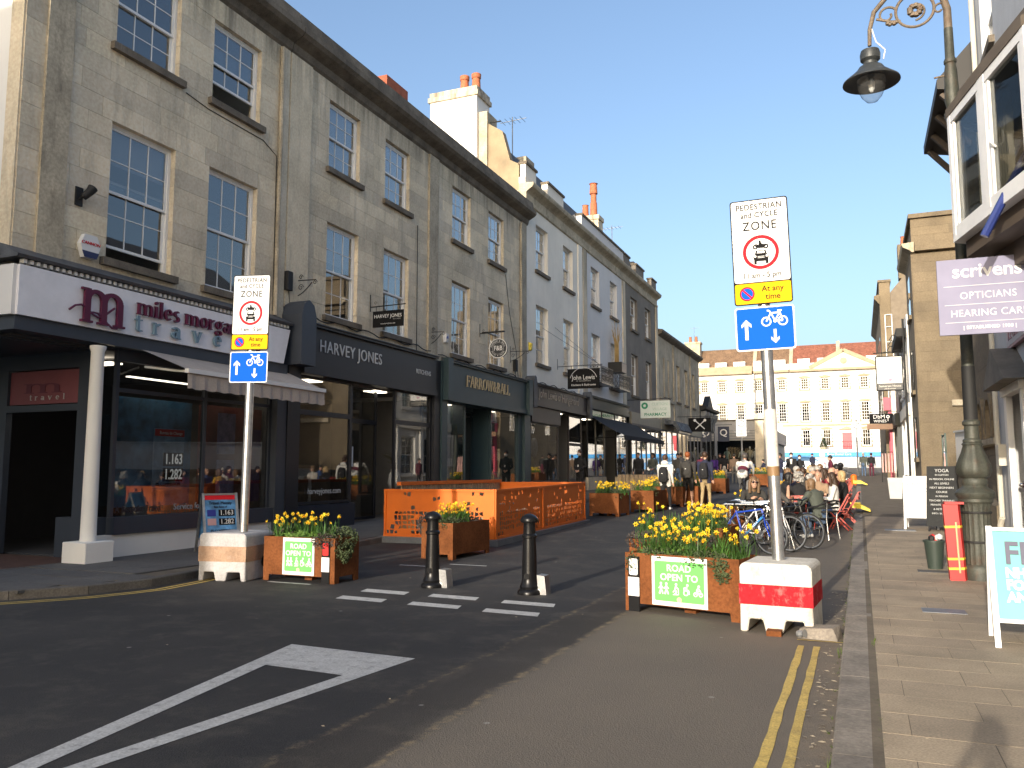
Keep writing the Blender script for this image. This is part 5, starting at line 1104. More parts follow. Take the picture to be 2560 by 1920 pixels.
# ---- public house, dark shop, pink shop, far cream house
r4 = thing('public_house', 'white public house with hanging picture sign', 'building', (2.35, 48, zg(48))); ops = [(45.2, 46.4, 5.6, 7.6), (48, 49.2, 5.6, 7.6), (50.2, 51.4, 5.6, 7.6), (45, 47, 1.4, 3.8), (48.2, 50.5, 1.4, 3.8)]
wall_panel(r4, M_WHITE, 2.35, -1, 44.05, 52, .7, 9.2, ops); b = MB(); b.box(2.68, 44.3, .7, 8, 51.9, 9.0); b.build('inner_block', M_INTD, r4)
for o_ in ops: win(r4, 2.35, *o_, s=-1, cols=2, rows=4, panes=False, sill=True, sm=M_WPAINT)
MB().box(1.9, 44.5, 8.2, 2.34, 51, 8.6).build('lamp_gantry', M_BLACKM, r4); b = MB(); [b.tube([(2.3, y, 8.2), (1.75, y, 8.35), (1.6, y, 8.1)], .03, 5) for y in (45, 47, 49)]; b.build('swan_lamps', M_BLACKM, r4)
for y in (44.6, 47.5, 51.0): MB().box(2.25, y, .75, 2.349, y+.35, 4.3).build('pilaster', M_WPAINT, r4)
MB().box(2.2, 44.4, 4.3, 2.348, 51.8, 4.9).build('fascia', M_CREAM, r4); MB().tube([(2.2, 44.2, .8), (2.2, 44.2, 9)], .05, 6).build('drainpipe', M_BLACKM, r4)
ps = thing('hanging_sign', 'white framed pub picture sign with dark name band', 'sign', (2.35, 46, 5.65)); MB().box(-1.42, -.04, 0, -.15, .04, 1.78).build('frame', M_SIGNB, ps, world=False); MB().box(-1.37, -.05, .38, -.2, -.041, 1.73).build('picture', M_SIGNW, ps, world=False); MB().ball((-.75, -.05, .55), .09, 10, sc=(1, .06, .7)).build('picture_motif', plain('mauve_print', (.4,.22,.3), .6), ps, world=False); MB().box(-1.37, -.05, .05, -.2, -.041, .36).build('name_band', plain('charcoal_band', (.06,.06,.06), .5), ps, world=False); text('Somerset House', .15, plain('cream_letter', (.6,.57,.5), .5), ps, (-.78, -.052, .24)); text('pub & kitchen', .09, MATS['cream_letter'], ps, (-.78, -.052, .11)); b = MB(); b.tube([(0, 0, 1.95), (-1.5, 0, 1.95)], .025, 6); b.tube([(0, 0, 2.1), (-1.3, 0, 1.95)], .015, 5); b.build('bracket', M_BLACKM, ps, world=False)
r5 = thing('dark_shop', 'narrow charcoal shop front beyond the public house', 'building', (2.2, 54, zg(54))); MB().box(2.2, 52.05, 1, 8, 56.4, 8.6).build('wall', plain('charcoal_paint', (.05,.05,.05), .5), r5); [MB().box(2.05, y, 1, 2.199, y+.3, 4.199).build('pilaster', plain('green_black_paint', (.035,.04,.032), .5), r5) for y in (52.2, 54, 56)]; MB().box(1.95, 52.1, 4.2, 2.199, 56.4, 4.9).build('fascia', MATS['green_black_paint'], r5); ubox('shop_pane', M_GLS, r5, 2.17, 52.5, 1.8, 2.198, 54, 4.2); ubox('shop_pane', M_GLS, r5, 2.17, 54.3, 1.8, 2.198, 56, 4.2)
dw = thing('hanging_sign', 'dark wine shop hanging board with white cork mark', 'sign', (2.2, 55.8, 4.5)); MB().box(-1.55, -.03, 0, -.2, .03, .62).build('board', M_SIGNB, dw, world=False); text('DbM', .34, M_SIGNW, dw, (-1.0, -.035, .42)); text('WINES', .24, M_SIGNW, dw, (-.95, -.035, .15)); b = MB(); ringb(b, -.5, .42, .05, .1, -.04, -.031, 12); b.box(-.515, -.04, .15, -.485, -.031, .34); b.build('emblem', M_SIGNW, dw, world=False); b = MB(); b.tube([(0, 0, .72), (-1.6, 0, .72)], .02, 5); b.build('bracket', M_BLACKM, dw, world=False); MB().box(-1.7, -.02, -.35, -.15, .02, -.02).build('lower_board', plain('brown_board', (.2,.11,.06), .6), dw, world=False)
r6 = thing('pink_shop', 'bright pink painted shop front near the top of the street', 'building', (1.9, 57.5, zg(57))); MP = plain('hot_pink_paint', (.50,.06,.10), .5); MB().box(1.95, 56.45, 1, 8, 58.9, 8.4).build('wall', M_CREAM, r6); b = MB(); b.box(1.8, 56.45, 1, 1.949, 56.9, 4.6); b.build('pilaster', MP, r6); MB().box(1.8, 58.4, 1, 1.949, 58.85, 4.6).build('pilaster', MP, r6); MB().box(1.75, 56.5, 4.6, 1.948, 58.9, 5.3).build('fascia', MP, r6); MB().box(1.5, 57, 5.4, 1.94, 57.2, 6.2).build('wall_sign', MP, r6); ubox('shop_pane', M_GLS, r6, 1.92, 56.9, 1.6, 1.948, 58.4, 4.5)
r7 = thing('cream_house', 'tall cream stone house with white ladder on its side wall', 'building', (1.65, 62, zg(62)))
MB().box(1.62, 59, 1, 2.28, 75, 14.0).build('front_block', M_STONER, r7); MB().prism([(2.29, 1), (2.29, 13.3), (3.2, 14.4), (5, 14.4), (5, 1)], 59.02, 75).build('gable_wall', plain('grey_brown_render', (.19,.155,.115), .85, var=.2), r7); b = MB(); b.prism([(1.619, 12.5), (1.3, 12.9), (1.3, 13.1), (1.619, 13.15)], 58.8, 75.2); b.build('cornice', M_STONER, r7); MB().box(1.55, 58.9, 14.0, 2.35, 75.1, 14.15).build('coping', M_STONER, r7)
b = MB(); b.tube([(1.9, 58.9, 5.0), (1.9, 58.9, 11.8)], .035, 6); b.tube([(2.3, 58.85, 5.0), (2.3, 58.85, 11.8)], .035, 6); [b.tube([(1.9, 58.9, z), (2.3, 58.87, z)], .025, 5) for z in (6, 7, 8, 9, 10, 11, 11.8)]; b.build('ladder', M_SIGNW, r7)
for y in (61, 65, 69): 
    for z in (4.8, 8.5): ubox('window', M_GL, r7, 1.60, y, z, 1.618, y+1.2, z+2.2)
b = MB(); b.box(2.9, 60, 14.4, 3.6, 61, 16.7); b.build('chimney', M_STONER, r7); MB().lathe([(.2, 16.7), (.16, 17.3), (.2, 17.32)], (3.3, 60.5, 0), 10).build('chimney_pot', M_TERRA, r7)
# ================================================================ buildings behind the camera, which shade the left of the junction
bh = thing('stone_house', 'stone house across the side street behind the viewer, shading the corner shop', 'building', (-18, -12, 0)); MB().box(-40, -10, 0, -10.95, -3, 11.8).build('wall', M_STONE, bh); MB().prism([(-10, 11.8), (-3, 11.8), (-6.5, 13)], -39.9, -11.0, 'x').build('roof', M_SLATE, bh)
for y in (-9, -5.5):
    for z in (1, 5, 9): ubox('window', M_GL, bh, -10.96, y, z, -10.93, y+1.2, z+2)
bi = thing('stone_house', 'long stone house far behind the viewer, shading the near road', 'building', (-28, -90, 0)); MB().box(-44, -97, 0, -12.6, -85, 23.2).build('wall', M_STONE, bi); b = MB(); b.box(-44.2, -97.2, 23.2, -12.5, -84.9, 23.5); b.build('parapet', M_STONED, bi)
for x in range(-42, -14, 4):
    for z in (1, 5, 9, 13, 17): ubox('window', M_GL, bi, x, -85.02, z, x+1.2, -84.98, z+2)
# ================================================================ lamp post
lp = thing('street_lamp', 'ornate cast iron lamp post with scrolled swan-neck and bell lantern', 'street lamp', (1.45, 13.1, .1))
def lat(name, pr, m, n=24, fl=0):
    b = MB(); b.lathe(pr, (0, 0, -.1), n)
    if fl: b.v = [(x*(1-fl*(i % 2)), y*(1-fl*(i % 2)), z) for i, (x, y, z) in enumerate(b.v)]
    return b.build(name, m, lp, world=False, smooth=35)
lat('base_drum', [(.22, .08), (.22, .26), (.215, .3), (.19, .33)], M_LAMPG)
lat('fluted_pedestal', [(.185, .33), (.19, .36), (.185, .55), (.178, .9), (.18, 1.1), (.2, 1.16)], M_LAMPG, 40, .06)
lat('collar', [(.2, 1.16), (.215, 1.18), (.215, 1.22), (.245, 1.26), (.25, 1.3), (.22, 1.34), (.17, 1.37), (.155, 1.4), (.165, 1.43), (.165, 1.47), (.15, 1.5)], M_LAMPG)
b = MB(); n_ = 32; prf = [(.15, 1.5), (.19, 1.53), (.215, 1.6), (.21, 1.67), (.18, 1.76), (.14, 1.86), (.115, 1.95), (.13, 1.97), (.105, 2.0)]
for r, z in prf:
    for k in range(n_): a = 2*math.pi*k/n_; q = r*(1+.05*math.cos(8*a)); b.v.append((q*math.cos(a), q*math.sin(a), z-.1))
for i in range(len(prf)-1):
    for k in range(n_): b.f.append((i*n_+k, i*n_+(k+1) % n_, (i+1)*n_+(k+1) % n_, (i+1)*n_+k)); b.m.append(0)
b.build('leaf_bulb', M_LAMPG, lp, world=False, smooth=50)
lat('lower_shaft', [(.1, 1.99), (.118, 2.0), (.118, 2.03), (.095, 2.05), (.09, 2.22), (.112, 2.24), (.112, 2.28), (.088, 2.31)], M_LAMPG)
lat('dark_wrap', [(.089, 2.31), (.086, 2.9), (.084, 3.06)], M_BLACKM)
lat('shaft', [(.08, 3.06), (.076, 4.0), (.086, 4.02), (.086, 4.06), (.076, 4.1), (.072, 5.2), (.084, 5.22), (.084, 5.26), (.07, 5.3), (.066, 6.3), (.08, 6.32), (.08, 6.36), (.07, 6.4), (.075, 6.6), (.115, 6.72), (.115, 6.76), (.075, 6.8), (.08, 6.86), (.1, 6.95), (.085, 7.4), (.07, 7.5), (.085, 7.52), (.085, 7.56), (.065, 7.6), (.06, 8.05)], M_LAMPG)
lat('rust_band', [(.085, 4.9), (.092, 4.91), (.092, 4.97), (.085, 4.98)], plain('rust', (.16,.05,.02), .9))
for z in (.62, 1.02): lat('cable_tie', [(.187, z), (.193, z+.005), (.193, z+.025), (.187, z+.03)], M_BLACKM)
M_RUST = mat('rusty_iron', (.16,.125,.09), .7, metal=.2, var=.4, scale=8, bump=.4, stain=.7, scol=(.17,.07,.03), sscale=(4,4,4))
arm = [(0, 0, 7.9), (0, 0, 8.25), (-.06, 0, 8.5), (-.25, 0, 8.68), (-.55, 0, 8.72), (-.8, 0, 8.62), (-.98, 0, 8.42), (-1.05, 0, 8.15), (-1.06, 0, 7.9)]
MB().tube(arm, [.06, .055, .05, .045, .04, .038, .035, .03, .028], 10).build('swan_neck', M_RUST, lp, world=False, smooth=True)
b = MB(); sp = lambda cx, cz, r, a0, a1, r1, n=26: [(cx+(r+(r1-r)*i/n)*math.cos(R(a0+(a1-a0)*i/n)), 0, cz+(r+(r1-r)*i/n)*math.sin(R(a0+(a1-a0)*i/n))) for i in range(n+1)]
b.tube(sp(-.42, 8.33, .27, 60, 420, .25), .022, 6); b.tube(sp(-.42, 8.33, .16, -90, 180, .05), .016, 6); b.tube(sp(-.8, 8.33, .14, 20, 380, .05), .018, 6); b.tube([(-.62, 0, 8.2), (-.75, 0, 8.22), (-.95, 0, 8.3)], .02, 6); b.tube(sp(-.1, 8.28, .1, 0, 330, .03), .016, 6)
for k in range(9): a = k*.7; b.ball((-.42+.07*math.cos(a), 0, 8.33+.07*math.sin(a)), .05, 6)
for k in range(5): b.ball((-.68-.03*k, 0, 8.2-.02*(k % 2)), .035, 6)
b.build('scrollwork', M_RUST, lp, world=False, smooth=True)
M_LANT = mat('lantern_grey', (.045,.05,.052), .45, metal=.2, var=.2)
lt = MB(); lt.lathe([(.03, 7.95), (.13, 7.92), (.145, 7.86), (.14, 7.78), (.1, 7.74), (.1, 7.7), (.17, 7.66), (.21, 7.6), (.3, 7.52), (.4, 7.44), (.405, 7.42), (.28, 7.46), (.17, 7.5), (.03, 7.52)], (-1.06, 0, -.1), 32); la = lt.build('lantern', M_LANT, lp, world=False, smooth=40)
MB().lathe([(.2, 7.47), (.2, 7.38), (.185, 7.3), (.14, 7.2), (.08, 7.13), (.02, 7.11)], (-1.06, 0, -.1), 24).build('glass_bowl', glass('lantern_glass', tint=(.3,.3,.3), refl=.6, see=.9), la, world=False, smooth=True); MB().lathe([(.02, 7.48), (.05, 7.42), (.045, 7.32), (.02, 7.27)], (-1.06, 0, -.1), 12).build('bulb', M_SIGNW, la, world=False, smooth=True)
MB().tube([(-1.03, 0, 8.2), (-.97, 0, 7.95), (-.85, 0, 7.8), (-.88, 0, 7.66)], .01, 6).build('white_cable', M_SIGNW, lp, world=False); MB().tube([(0, 0, 7.25), (-.22, 0, 7.23)], .014, 6).build('step_bolt', M_RUST, lp, world=False)

# ================================================================ traffic signs on poles in concrete blocks
def bike_emblem(b, cx, cz, s, y0, y1, wd=.03):
    for dx in (-.3, .3): ringb(b, cx+dx*s, cz-.12*s, (.19-wd*1.3)*s, .19*s, y0, y1, 18)
    for p in ([(-.3, -.12), (-.12, .2), (.2, .2)], [(.2, .24), (.3, -.12)], [(-.12, .2), (.02, -.1), (.2, .2)], [(-.12, .2), (-.18, .3), (-.26, .3)], [(.12, .28), (.28, .28)], [(.02, -.1), (.3, -.12)]): stroke(b, [(cx+x*s, cz+z*s) for x, z in p], wd*s*1.3, y0, y1)
    b.prism(circ(cx+.02*s, cz-.12*s, .06*s, 12), y0, y1)
def arrow(b, cx, z0, z1, wd, y0, y1):
    up = z1 > z0; h = wd*1.5*(1 if up else -1); b.prism([(cx-wd/2, z0), (cx+wd/2, z0), (cx+wd/2, z1-h*.7), (cx-wd/2, z1-h*.7)], y0, y1)
    b.prism([(cx, z1), (cx+wd*1.5, z1-h), (cx+wd*1.5, z1-h*1.75), (cx, z1-h*.8), (cx-wd*1.5, z1-h*1.75), (cx-wd*1.5, z1-h)], y0-.0003, y1)
def zone_sign(loc, rz, lean, label_pole, zb=2.88, wtop=.6):
    t = thing('traffic_sign', label_pole, 'sign', loc, rz); t.rotation_euler.y = lean
    MB().tube([(0, .07, 0), (0, .07, zb+1.4-loc[2])], .062, 16).build('pole', M_GALV, t, world=False, smooth=True)
    b_ = lambda z: z-loc[2]; w2 = wtop/2
    k = MB(); k.prism(rrect(-w2, b_(zb+.5), w2, b_(zb+1.66), .03), -.004, .004); k.build('zone_plate', M_SIGNB, t, world=False)
    k = MB(); k.prism(rrect(-w2+.012, b_(zb+.745), w2-.012, b_(zb+1.648), .025), -.006, -.0041); k.build('zone_face', M_SIGNW, t, world=False)
    k = MB(); k.prism(rrect(-w2+.012, b_(zb+.512), w2-.012, b_(zb+.733), .02), -.006, -.0041); k.build('waiting_face', M_SIGNY, t, world=False)
    for s_, z, sz, sp in (('PEDESTRIAN', 1.575, .088, 1.12), ('and CYCLE', 1.485, .085, 1.1), ('ZONE', 1.36, .135, 1.15), ('11 am - 5 pm', .815, .082, 1.02)): text(s_, sz, M_SIGNB, t, (0, -.007, b_(zb+z)), extrude=.001, bold=.0012, spacing=sp, squash=.88)
    cz = b_(zb+1.07); k = MB(); ringb(k, 0, cz, .152, .188, -.0078, -.0061, 36); k.build('red_ring', M_SIGNR, t, world=False)
    k = MB(); k.prism([(-.07, cz-.1), (.07, cz-.1), (.08, cz-.05), (.06, cz-.02), (-.06, cz-.02), (-.08, cz-.05)], -.0075, -.0061); k.prism([(-.06, cz-.02), (.06, cz-.02), (.05, cz+.02), (-.05, cz+.02)], -.0074, -.0061)
    for x in (-.06, .06): k.prism([(x-.013, cz-.13), (x+.013, cz-.13), (x+.013, cz-.09), (x-.013, cz-.09)], -.0076, -.0061)
    for x in (-.055, .055): ringb(k, x, cz+.06, .013, .027, -.0075, -.0061, 12)
    k.prism([(-.055, cz+.06), (-.02, cz+.045), (.035, cz+.045), (.06, cz+.07), (.03, cz+.09), (-.02, cz+.08), (-.05, cz+.095)], -.0073, -.0061); k.prism(circ(-.005, cz+.118, .012, 8), -.0073, -.0061); k.prism([(-.02, cz+.08), (.02, cz+.08), (.005, cz+.115), (-.015, cz+.11)], -.0072, -.0061); k.build('vehicle_emblem', M_SIGNB, t, world=False)
    k = MB(); k.prism([(-.042, cz-.012), (.042, cz-.012), (.036, cz+.013), (-.036, cz+.013)], -.0082, -.0076); [k.prism([(-.035, z), (.035, z), (.035, z+.006), (-.035, z+.006)], -.0082, -.0076) for z in (cz-.065, cz-.05)]; [k.prism(circ(x, cz-.045, .013, 10), -.0082, -.0076) for x in (-.06, .06)]; k.build('emblem_detail', M_SIGNW, t, world=False)
    cz = b_(zb+.622); k = MB(); k.prism(circ(-.165, cz, .068, 24), -.0074, -.0061); k.build('waiting_disc', M_SIGNBL, t, world=False); k = MB(); ringb(k, -.165, cz, .062, .078, -.0082, -.0061, 24); stroke(k, [(-.212, cz+.047), (-.118, cz-.047)], .018, -.008, -.0061); k.build('waiting_ring', M_SIGNR, t, world=False)
    text('At any', .085, M_SIGNB, t, (.1, -.007, cz+.042), extrude=.001, bold=.001); text('time', .085, M_SIGNB, t, (.1, -.007, cz-.045), extrude=.001, bold=.001)
    w3 = w2+.005; k = MB(); k.prism(rrect(-w3, b_(zb), w3, b_(zb+.475), .03), -.004, .004); k.build('cycle_plate', M_SIGNW, t, world=False)
    k = MB(); k.prism(rrect(-w3+.016, b_(zb+.016), w3-.016, b_(zb+.459), .022), -.006, -.0041); k.build('cycle_face', M_SIGNBL, t, world=False)
    k = MB(); arrow(k, -.19, b_(zb+.12), b_(zb+.34), .034, -.0075, -.0061); arrow(k, .1, b_(zb+.22), b_(zb+.07), .028, -.0075, -.0061); bike_emblem(k, .1, b_(zb+.34), .28, -.0075, -.0061, .045); k.build('cycle_emblem', M_SIGNW, t, world=False)
    for z in (zb+.1, zb+.38, zb+.7, zb+1.4): MB().box(-.075, .0045, b_(z), .075, .135, b_(z)+.03).build('clip', M_STEELG, t, world=False)
    return t
zr_ = zone_sign((-.82, 9.1, .65), R(3), R(-1.3), 'tall pedestrian zone sign on a grey pole beside the right kerb')
k = MB(); k.tube([(0, .07, 1.0), (0, .07, 1.6)], .0635, 16); k.build('torn_sticker', mat('torn_paper', (.62,.60,.57), .8, var=.2, scale=7, stain=.6, scol=(.5,.5,.2), sscale=(3,3,3)), zr_, world=False, smooth=True); MB().tube([(0, .07, .9), (0, .07, 1.0)], .0637, 16).build('brown_tape', plain('brown_tape', (.25,.15,.07), .5), zr_, world=False, smooth=True)
zone_sign((-8.52, 9.95, .7), R(14), R(.6), 'pedestrian zone sign on a grey pole in front of the travel shop', zb=2.93)
# concrete base blocks
def conc_block(name, label, loc, rz, wx, wy, h, mats, band):
    t = thing(name, label, 'concrete block', loc, rz); b = MB(); x = wx/2
    prof_ = [(-x, 0), (-x+.1, 0), (-x+.12, .12), (-.14, .12), (-.12, 0), (.1, 0), (.12, .12), (x-.14, .12), (x-.1, .0), (x, .0)]
    pr = [(-x+.01, .0), (-x+.08, .0), (-x+.1, .13), (-.13, .13), (-.1, .0), (.06, 0), (.09, .13), (x-.1, .13), (x-.08, 0), (x-.01, 0), (x-.012, .2), (x-.012, h-.04), (x-.05, h), (-x+.05, h), (-x+.012, h-.04), (-x+.012, .2)]
    b.prism(pr, -wy/2, wy/2); bm = bmesh.new(); me = b.mesh('block'); bm.from_mesh(me); bmesh.ops.recalc_face_normals(bm, faces=bm.faces); bmesh.ops.triangulate(bm, faces=[f for f in bm.faces if len(f.verts) > 4])
    bmesh.ops.bevel(bm, geom=[e for e in bm.edges if e.is_manifold and e.calc_face_angle(0) > .5], offset=.012, segments=1, affect='EDGES'); bm.to_mesh(me); bm.free(); me.materials.append(mats[0]); o = link('block', me, t); 
    k = MB(); k.box(-x+.004, -wy/2-.003, band[0], x-.004, wy/2+.003, band[1]); k.build('painted_band', mats[1], t, world=False)
    return t
M_CW = mat('white_painted_concrete', (.60,.57,.51), .95, spec=.1, var=.12, scale=4, fine=.2, bump=.4, stain=.75, scol=(.26,.22,.16), sscale=(3,3,1.5)); M_CR = mat('red_painted_concrete', (.38,.02,.028), .95, spec=.1, var=.15, scale=5, bump=.3, stain=.7, scol=(.5,.33,.3), sscale=(5,5,3)); M_CG = mat('grey_painted_concrete', (.42,.41,.41), .85, var=.15, scale=4, bump=.3, stain=.5, scol=(.22,.2,.18), sscale=(2.5,2.5,2)); M_CT = mat('tan_worn_concrete', (.36,.23,.15), .85, var=.2, scale=5, bump=.3, stain=.5, scol=(.42,.34,.28), sscale=(4,4,4))
conc_block('concrete_block', 'white and red banded concrete base block under the right sign', (-.80, 9.12, 0), R(-4), .72, .75, .68, (M_CW, M_CR), (.27, .47))
cb = conc_block('concrete_block', 'worn grey and tan concrete base block under the left sign', (-8.74, 10.12, 0), R(10), .78, .8, .69, (M_CG, M_CT), (.28, .5)); k = MB().prism(circ(0, 0, .09, 18), -.004, 0).build('drain_hole', M_SIGNB, cb, world=False); k.rotation_euler.z = R(90); k.location = (.395, .12, .25)
rb = thing('broken_slab', 'broken grey paving chunk under the red and white block', 'rubble', (-.42, 8.72, 0)); MB().add([(-.2,-.1,0),(.16,-.14,0),(.2,.1,0),(-.15,.12,0),(-.18,-.09,.09),(.12,-.1,.11),(.18,.09,.12),(-.12,.1,.1)], [(0,3,2,1),(4,5,6,7),(0,1,5,4),(1,2,6,5),(2,3,7,6),(3,0,4,7)]).build('chunk', M_KERB, rb, world=False); tp = thing('timber_wedge', 'small rusty brown wedge under the red and white block', 'wedge', (-.84, 8.66, 0)); MB().box(-.07, -.06, 0, .07, .1, .05).build('wedge', M_CORTEN, tp, world=False)
cu = thing('plastic_cup', 'crushed clear plastic cup lying by the red and white block', 'cup', (-.62, 8.62, .004)); k = MB().lathe([(.03, 0), (.038, .03), (.026, .06), (.04, .08)], n=9).build('cup', plain('clear_plastic', (.16,.165,.17), .3), cu, world=False); k.rotation_euler = (R(80), 0, R(60)); k.location.z = .036

# ================================================================ bollards
def bollard(loc, label):
    t = thing('bollard', label, 'bollard', loc, group='black bollards across the road')
    MB().lathe([(.16, 0), (.16, .03), (.15, .05), (.125, .07), (.13, .1), (.115, .13), (.105, .16), (.1, .2), (.095, .5), (.085, .72), (.1, .73), (.1, .76), (.082, .78), (.078, .9), (.08, .92)], n=24).build('post', M_CASTB, t, world=False, smooth=35)
    MB().lathe([(.08, .92), (.115, .93), (.12, .96), (.11, .985), (.085, 1.01), (.04, 1.035), (.005, 1.042)], n=24).build('cap', M_CASTB, t, world=False, smooth=35)
    k = MB(); k.prism([(.13, 0), (.24, 0), (.215, .24), (.11, .25)], -.02, .16); k.build('hinge_plate', M_GALV, t, world=False); k = MB().prism([(-.04, .2), (.04, .2), (.03, .27), (-.03, .27)], -.108, -.098).build('crest', M_CASTB, t, world=False); return t
bollard((-5.54, 10.38, 0), 'black cast iron bollard nearer the orange planter'); bollard((-4.06, 10.3, 0), 'black cast iron bollard alone in the middle of the road')
# ================================================================ planters and daffodils
M_PETAL = plain('daffodil_petal', (.74,.56,.03), .8, var=.1); M_TRUMP = plain('daffodil_trumpet', (.82,.46,.01), .7, var=.1)
M_BLADE = plain('daffodil_leaf', (.055,.13,.022), .5, var=.4); M_SHRUB = plain('trailing_shrub_leaf', (.055,.075,.028), .7, var=.5); M_SHRUB2 = plain('purple_grey_leaf', (.065,.05,.042), .7, var=.5); M_PRIM = plain('primula_leaf', (.10,.19,.03), .6, var=.4)
def flower_mesh():
    b = MB(); r = .034
    for k in range(6):
        a = k*math.pi/3; ca, sa = math.cos(a), math.sin(a); w_ = .6
        b.add([(0, 0, 0), (r*.55*math.cos(a-.42), .004, r*.55*math.sin(a-.42)), (r*ca, -.004+.004*(k % 2), r*sa), (r*.55*math.cos(a+.42), .004, r*.55*math.sin(a+.42))], [(0, 1, 2, 3)])
    n_ = 7
    vs = [(.008*math.cos(2*math.pi*k/n_), 0, .008*math.sin(2*math.pi*k/n_)) for k in range(n_)]+[(.015*math.cos(2*math.pi*k/n_), -.024, .015*math.sin(2*math.pi*k/n_)) for k in range(n_)]
    b.add(vs, [(k, (k+1) % n_, n_+(k+1) % n_, n_+k) for k in range(n_)]+[tuple(range(n_))], 1)
    me = b.mesh('daffodil_flower'); me.materials.append(M_PETAL); me.materials.append(M_TRUMP); return me
FLOWER = flower_mesh()
def blade(b, p, a, h, out, wd, m=0):
    ca, sa = math.cos(a), math.sin(a); px, py = -sa*wd/2, ca*wd/2; x, y, z = p
    P = [(x+ca*out*t**1.8, y+sa*out*t**1.8, z+h*(t-.28*t**3*(out/h))) for t in (0, .4, .75, 1)]
    v = []
    for i, q in enumerate(P):
        f = (1, .95, .7, .12)[i]; v += [(q[0]-px*f, q[1]-py*f, q[2]), (q[0]+px*f, q[1]+py*f, q[2])]
    b.add(v, [(0, 1, 3, 2), (2, 3, 5, 4), (4, 5, 7, 6)], m)
def planter(label, plabel, loc, rz, L_, D, H, nfl, nbl, shrub, single=True, seed=0, dense=1.0, tall=1.0):
    rg = random.Random(seed); t = thing('steel_planter', label, 'planter', loc, rz, group='rusty steel planters'); th = .012
    def panel(n_, x0): 
        f = .1 if n_ > .5 else .08
        return [(0, 0), (f, 0), (f+.01, .09), (n_-f-.01, .09), (n_-f, 0), (n_, 0), (n_, H), (0, H)]
    for y0 in (0, D-th): MB().prism(panel(L_, 0), y0, y0+th).build('long_panel', M_CORTEN, t, world=False)
    for x0 in (0, L_-th): MB().prism([(th+.001+u*(D-2*th-.002)/D, v) for u, v in panel(D, 0)], x0, x0+th, 'x').build('end_panel', M_CORTEN, t, world=False)
    MB().box(.02, .02, .12, L_-.02, D-.02, H-.06).build('soil', M_SOIL, t, world=False)
    MB().box(L_*.45, D*.4, 0, L_*.55, D*.6, .119).build('middle_foot', M_CORTEN, t, world=False)
    f = thing('daffodil_bed', plabel, 'flowers', Vector(loc)+Vector((0, 0, H-.06)), rz, group='daffodils in the planters')
    clumps = [(rg.uniform(.1, L_-.1), rg.uniform(.1, D-.1)) for _ in range(max(4, int(L_*D*9)))]
    b = MB(); b3 = MB(); pos = []; s_ = 1
    for i in range(nbl):
        cx, cy = rg.choice(clumps); x = cx+rg.gauss(0, .06); y = cy+rg.gauss(0, .06); blade(b, (x, y, 0), rg.uniform(0, 6.28), rg.uniform(.14, .34)*tall, rg.uniform(.03, .24), rg.uniform(.009, .019))
    for i in range(nfl):
        cx, cy = rg.choice(clumps); x = cx+rg.gauss(0, .09); y = cy+rg.gauss(0, .09); h = rg.uniform(.2, .4)*tall; dx, dy = rg.gauss(0, .05), rg.gauss(0, .05)
        if not(-.1 < x < L_+.1 and -.12 < y < D+.1): x = cx; y = cy
        b.tube([(x, y, 0), (x+dx*.4, y+dy*.4, h*.6), (x+dx, y+dy, h)], .0035, 3, cap=False); pos.append((x+dx, y+dy, h))
    b.build('leaves', M_BLADE, f, world=False)['kind'] = 'stuff'
    rots = [(rg.uniform(-.3, .25), rg.uniform(-.3, .3), rg.gauss(0, 1.0) if rg.random() < .75 else rg.uniform(0, 6.28)) for _ in pos]
    if single:
        for p, r_ in zip(pos, rots): link('flower', FLOWER, f, p, (r_[0]+.25, r_[1], r_[2]-rz*.5), (rg.uniform(.85, 1.2),)*3)
    else:
        k = MB(); vv = [v.co.copy() for v in FLOWER.vertices]; ff = [tuple(p_.vertices) for p_ in FLOWER.polygons]; mm = [p_.material_index for p_ in FLOWER.polygons]
        for p, r_ in zip(pos, rots):
            M_ = Euler((r_[0]+.25, r_[1], r_[2])).to_matrix(); k0 = len(k.v); k.v += [tuple(M_ @ v*1.15+Vector(p)) for v in vv]; k.f += [tuple(i+k0 for i in q) for q in ff]; k.m += mm
        k.build('flowers', [M_PETAL, M_TRUMP], f, world=False)['kind'] = 'stuff'
    # low edging plants and trailing shrubs: (x, y, z, rx, ry, rz, material, count)
    for cx, cy, cz, rx, ry, rz_, m, n_ in shrub:
        b = MB()
        for i in range(int(n_*dense)):
            while 1:
                u, v, w_ = rg.uniform(-1, 1), rg.uniform(-1, 1), rg.uniform(-1, 1)
                if .15 < u*u+v*v+w_*w_ < 1 and noise.noise((u*2.2+cx*5, v*2.2+cy*3, w_*2.2)) > -.25: break
            p = Vector((cx+u*rx, cy+v*ry, cz+w_*rz_)); a = rg.uniform(0, 6.28); e = rg.uniform(-.9, .9); l = rg.uniform(.018, .042); d = Vector((math.cos(a)*math.cos(e), math.sin(a)*math.cos(e), math.sin(e)+.3))*l; s_ = d.orthogonal().normalized()*l*.32
            b.add([p-d*.2, p+d*.4+s_, p+d, p+d*.4-s_], [(0, 1, 2, 3)])
        b.build('trailing_foliage', m, f, world=False)['kind'] = 'stuff'
    return t
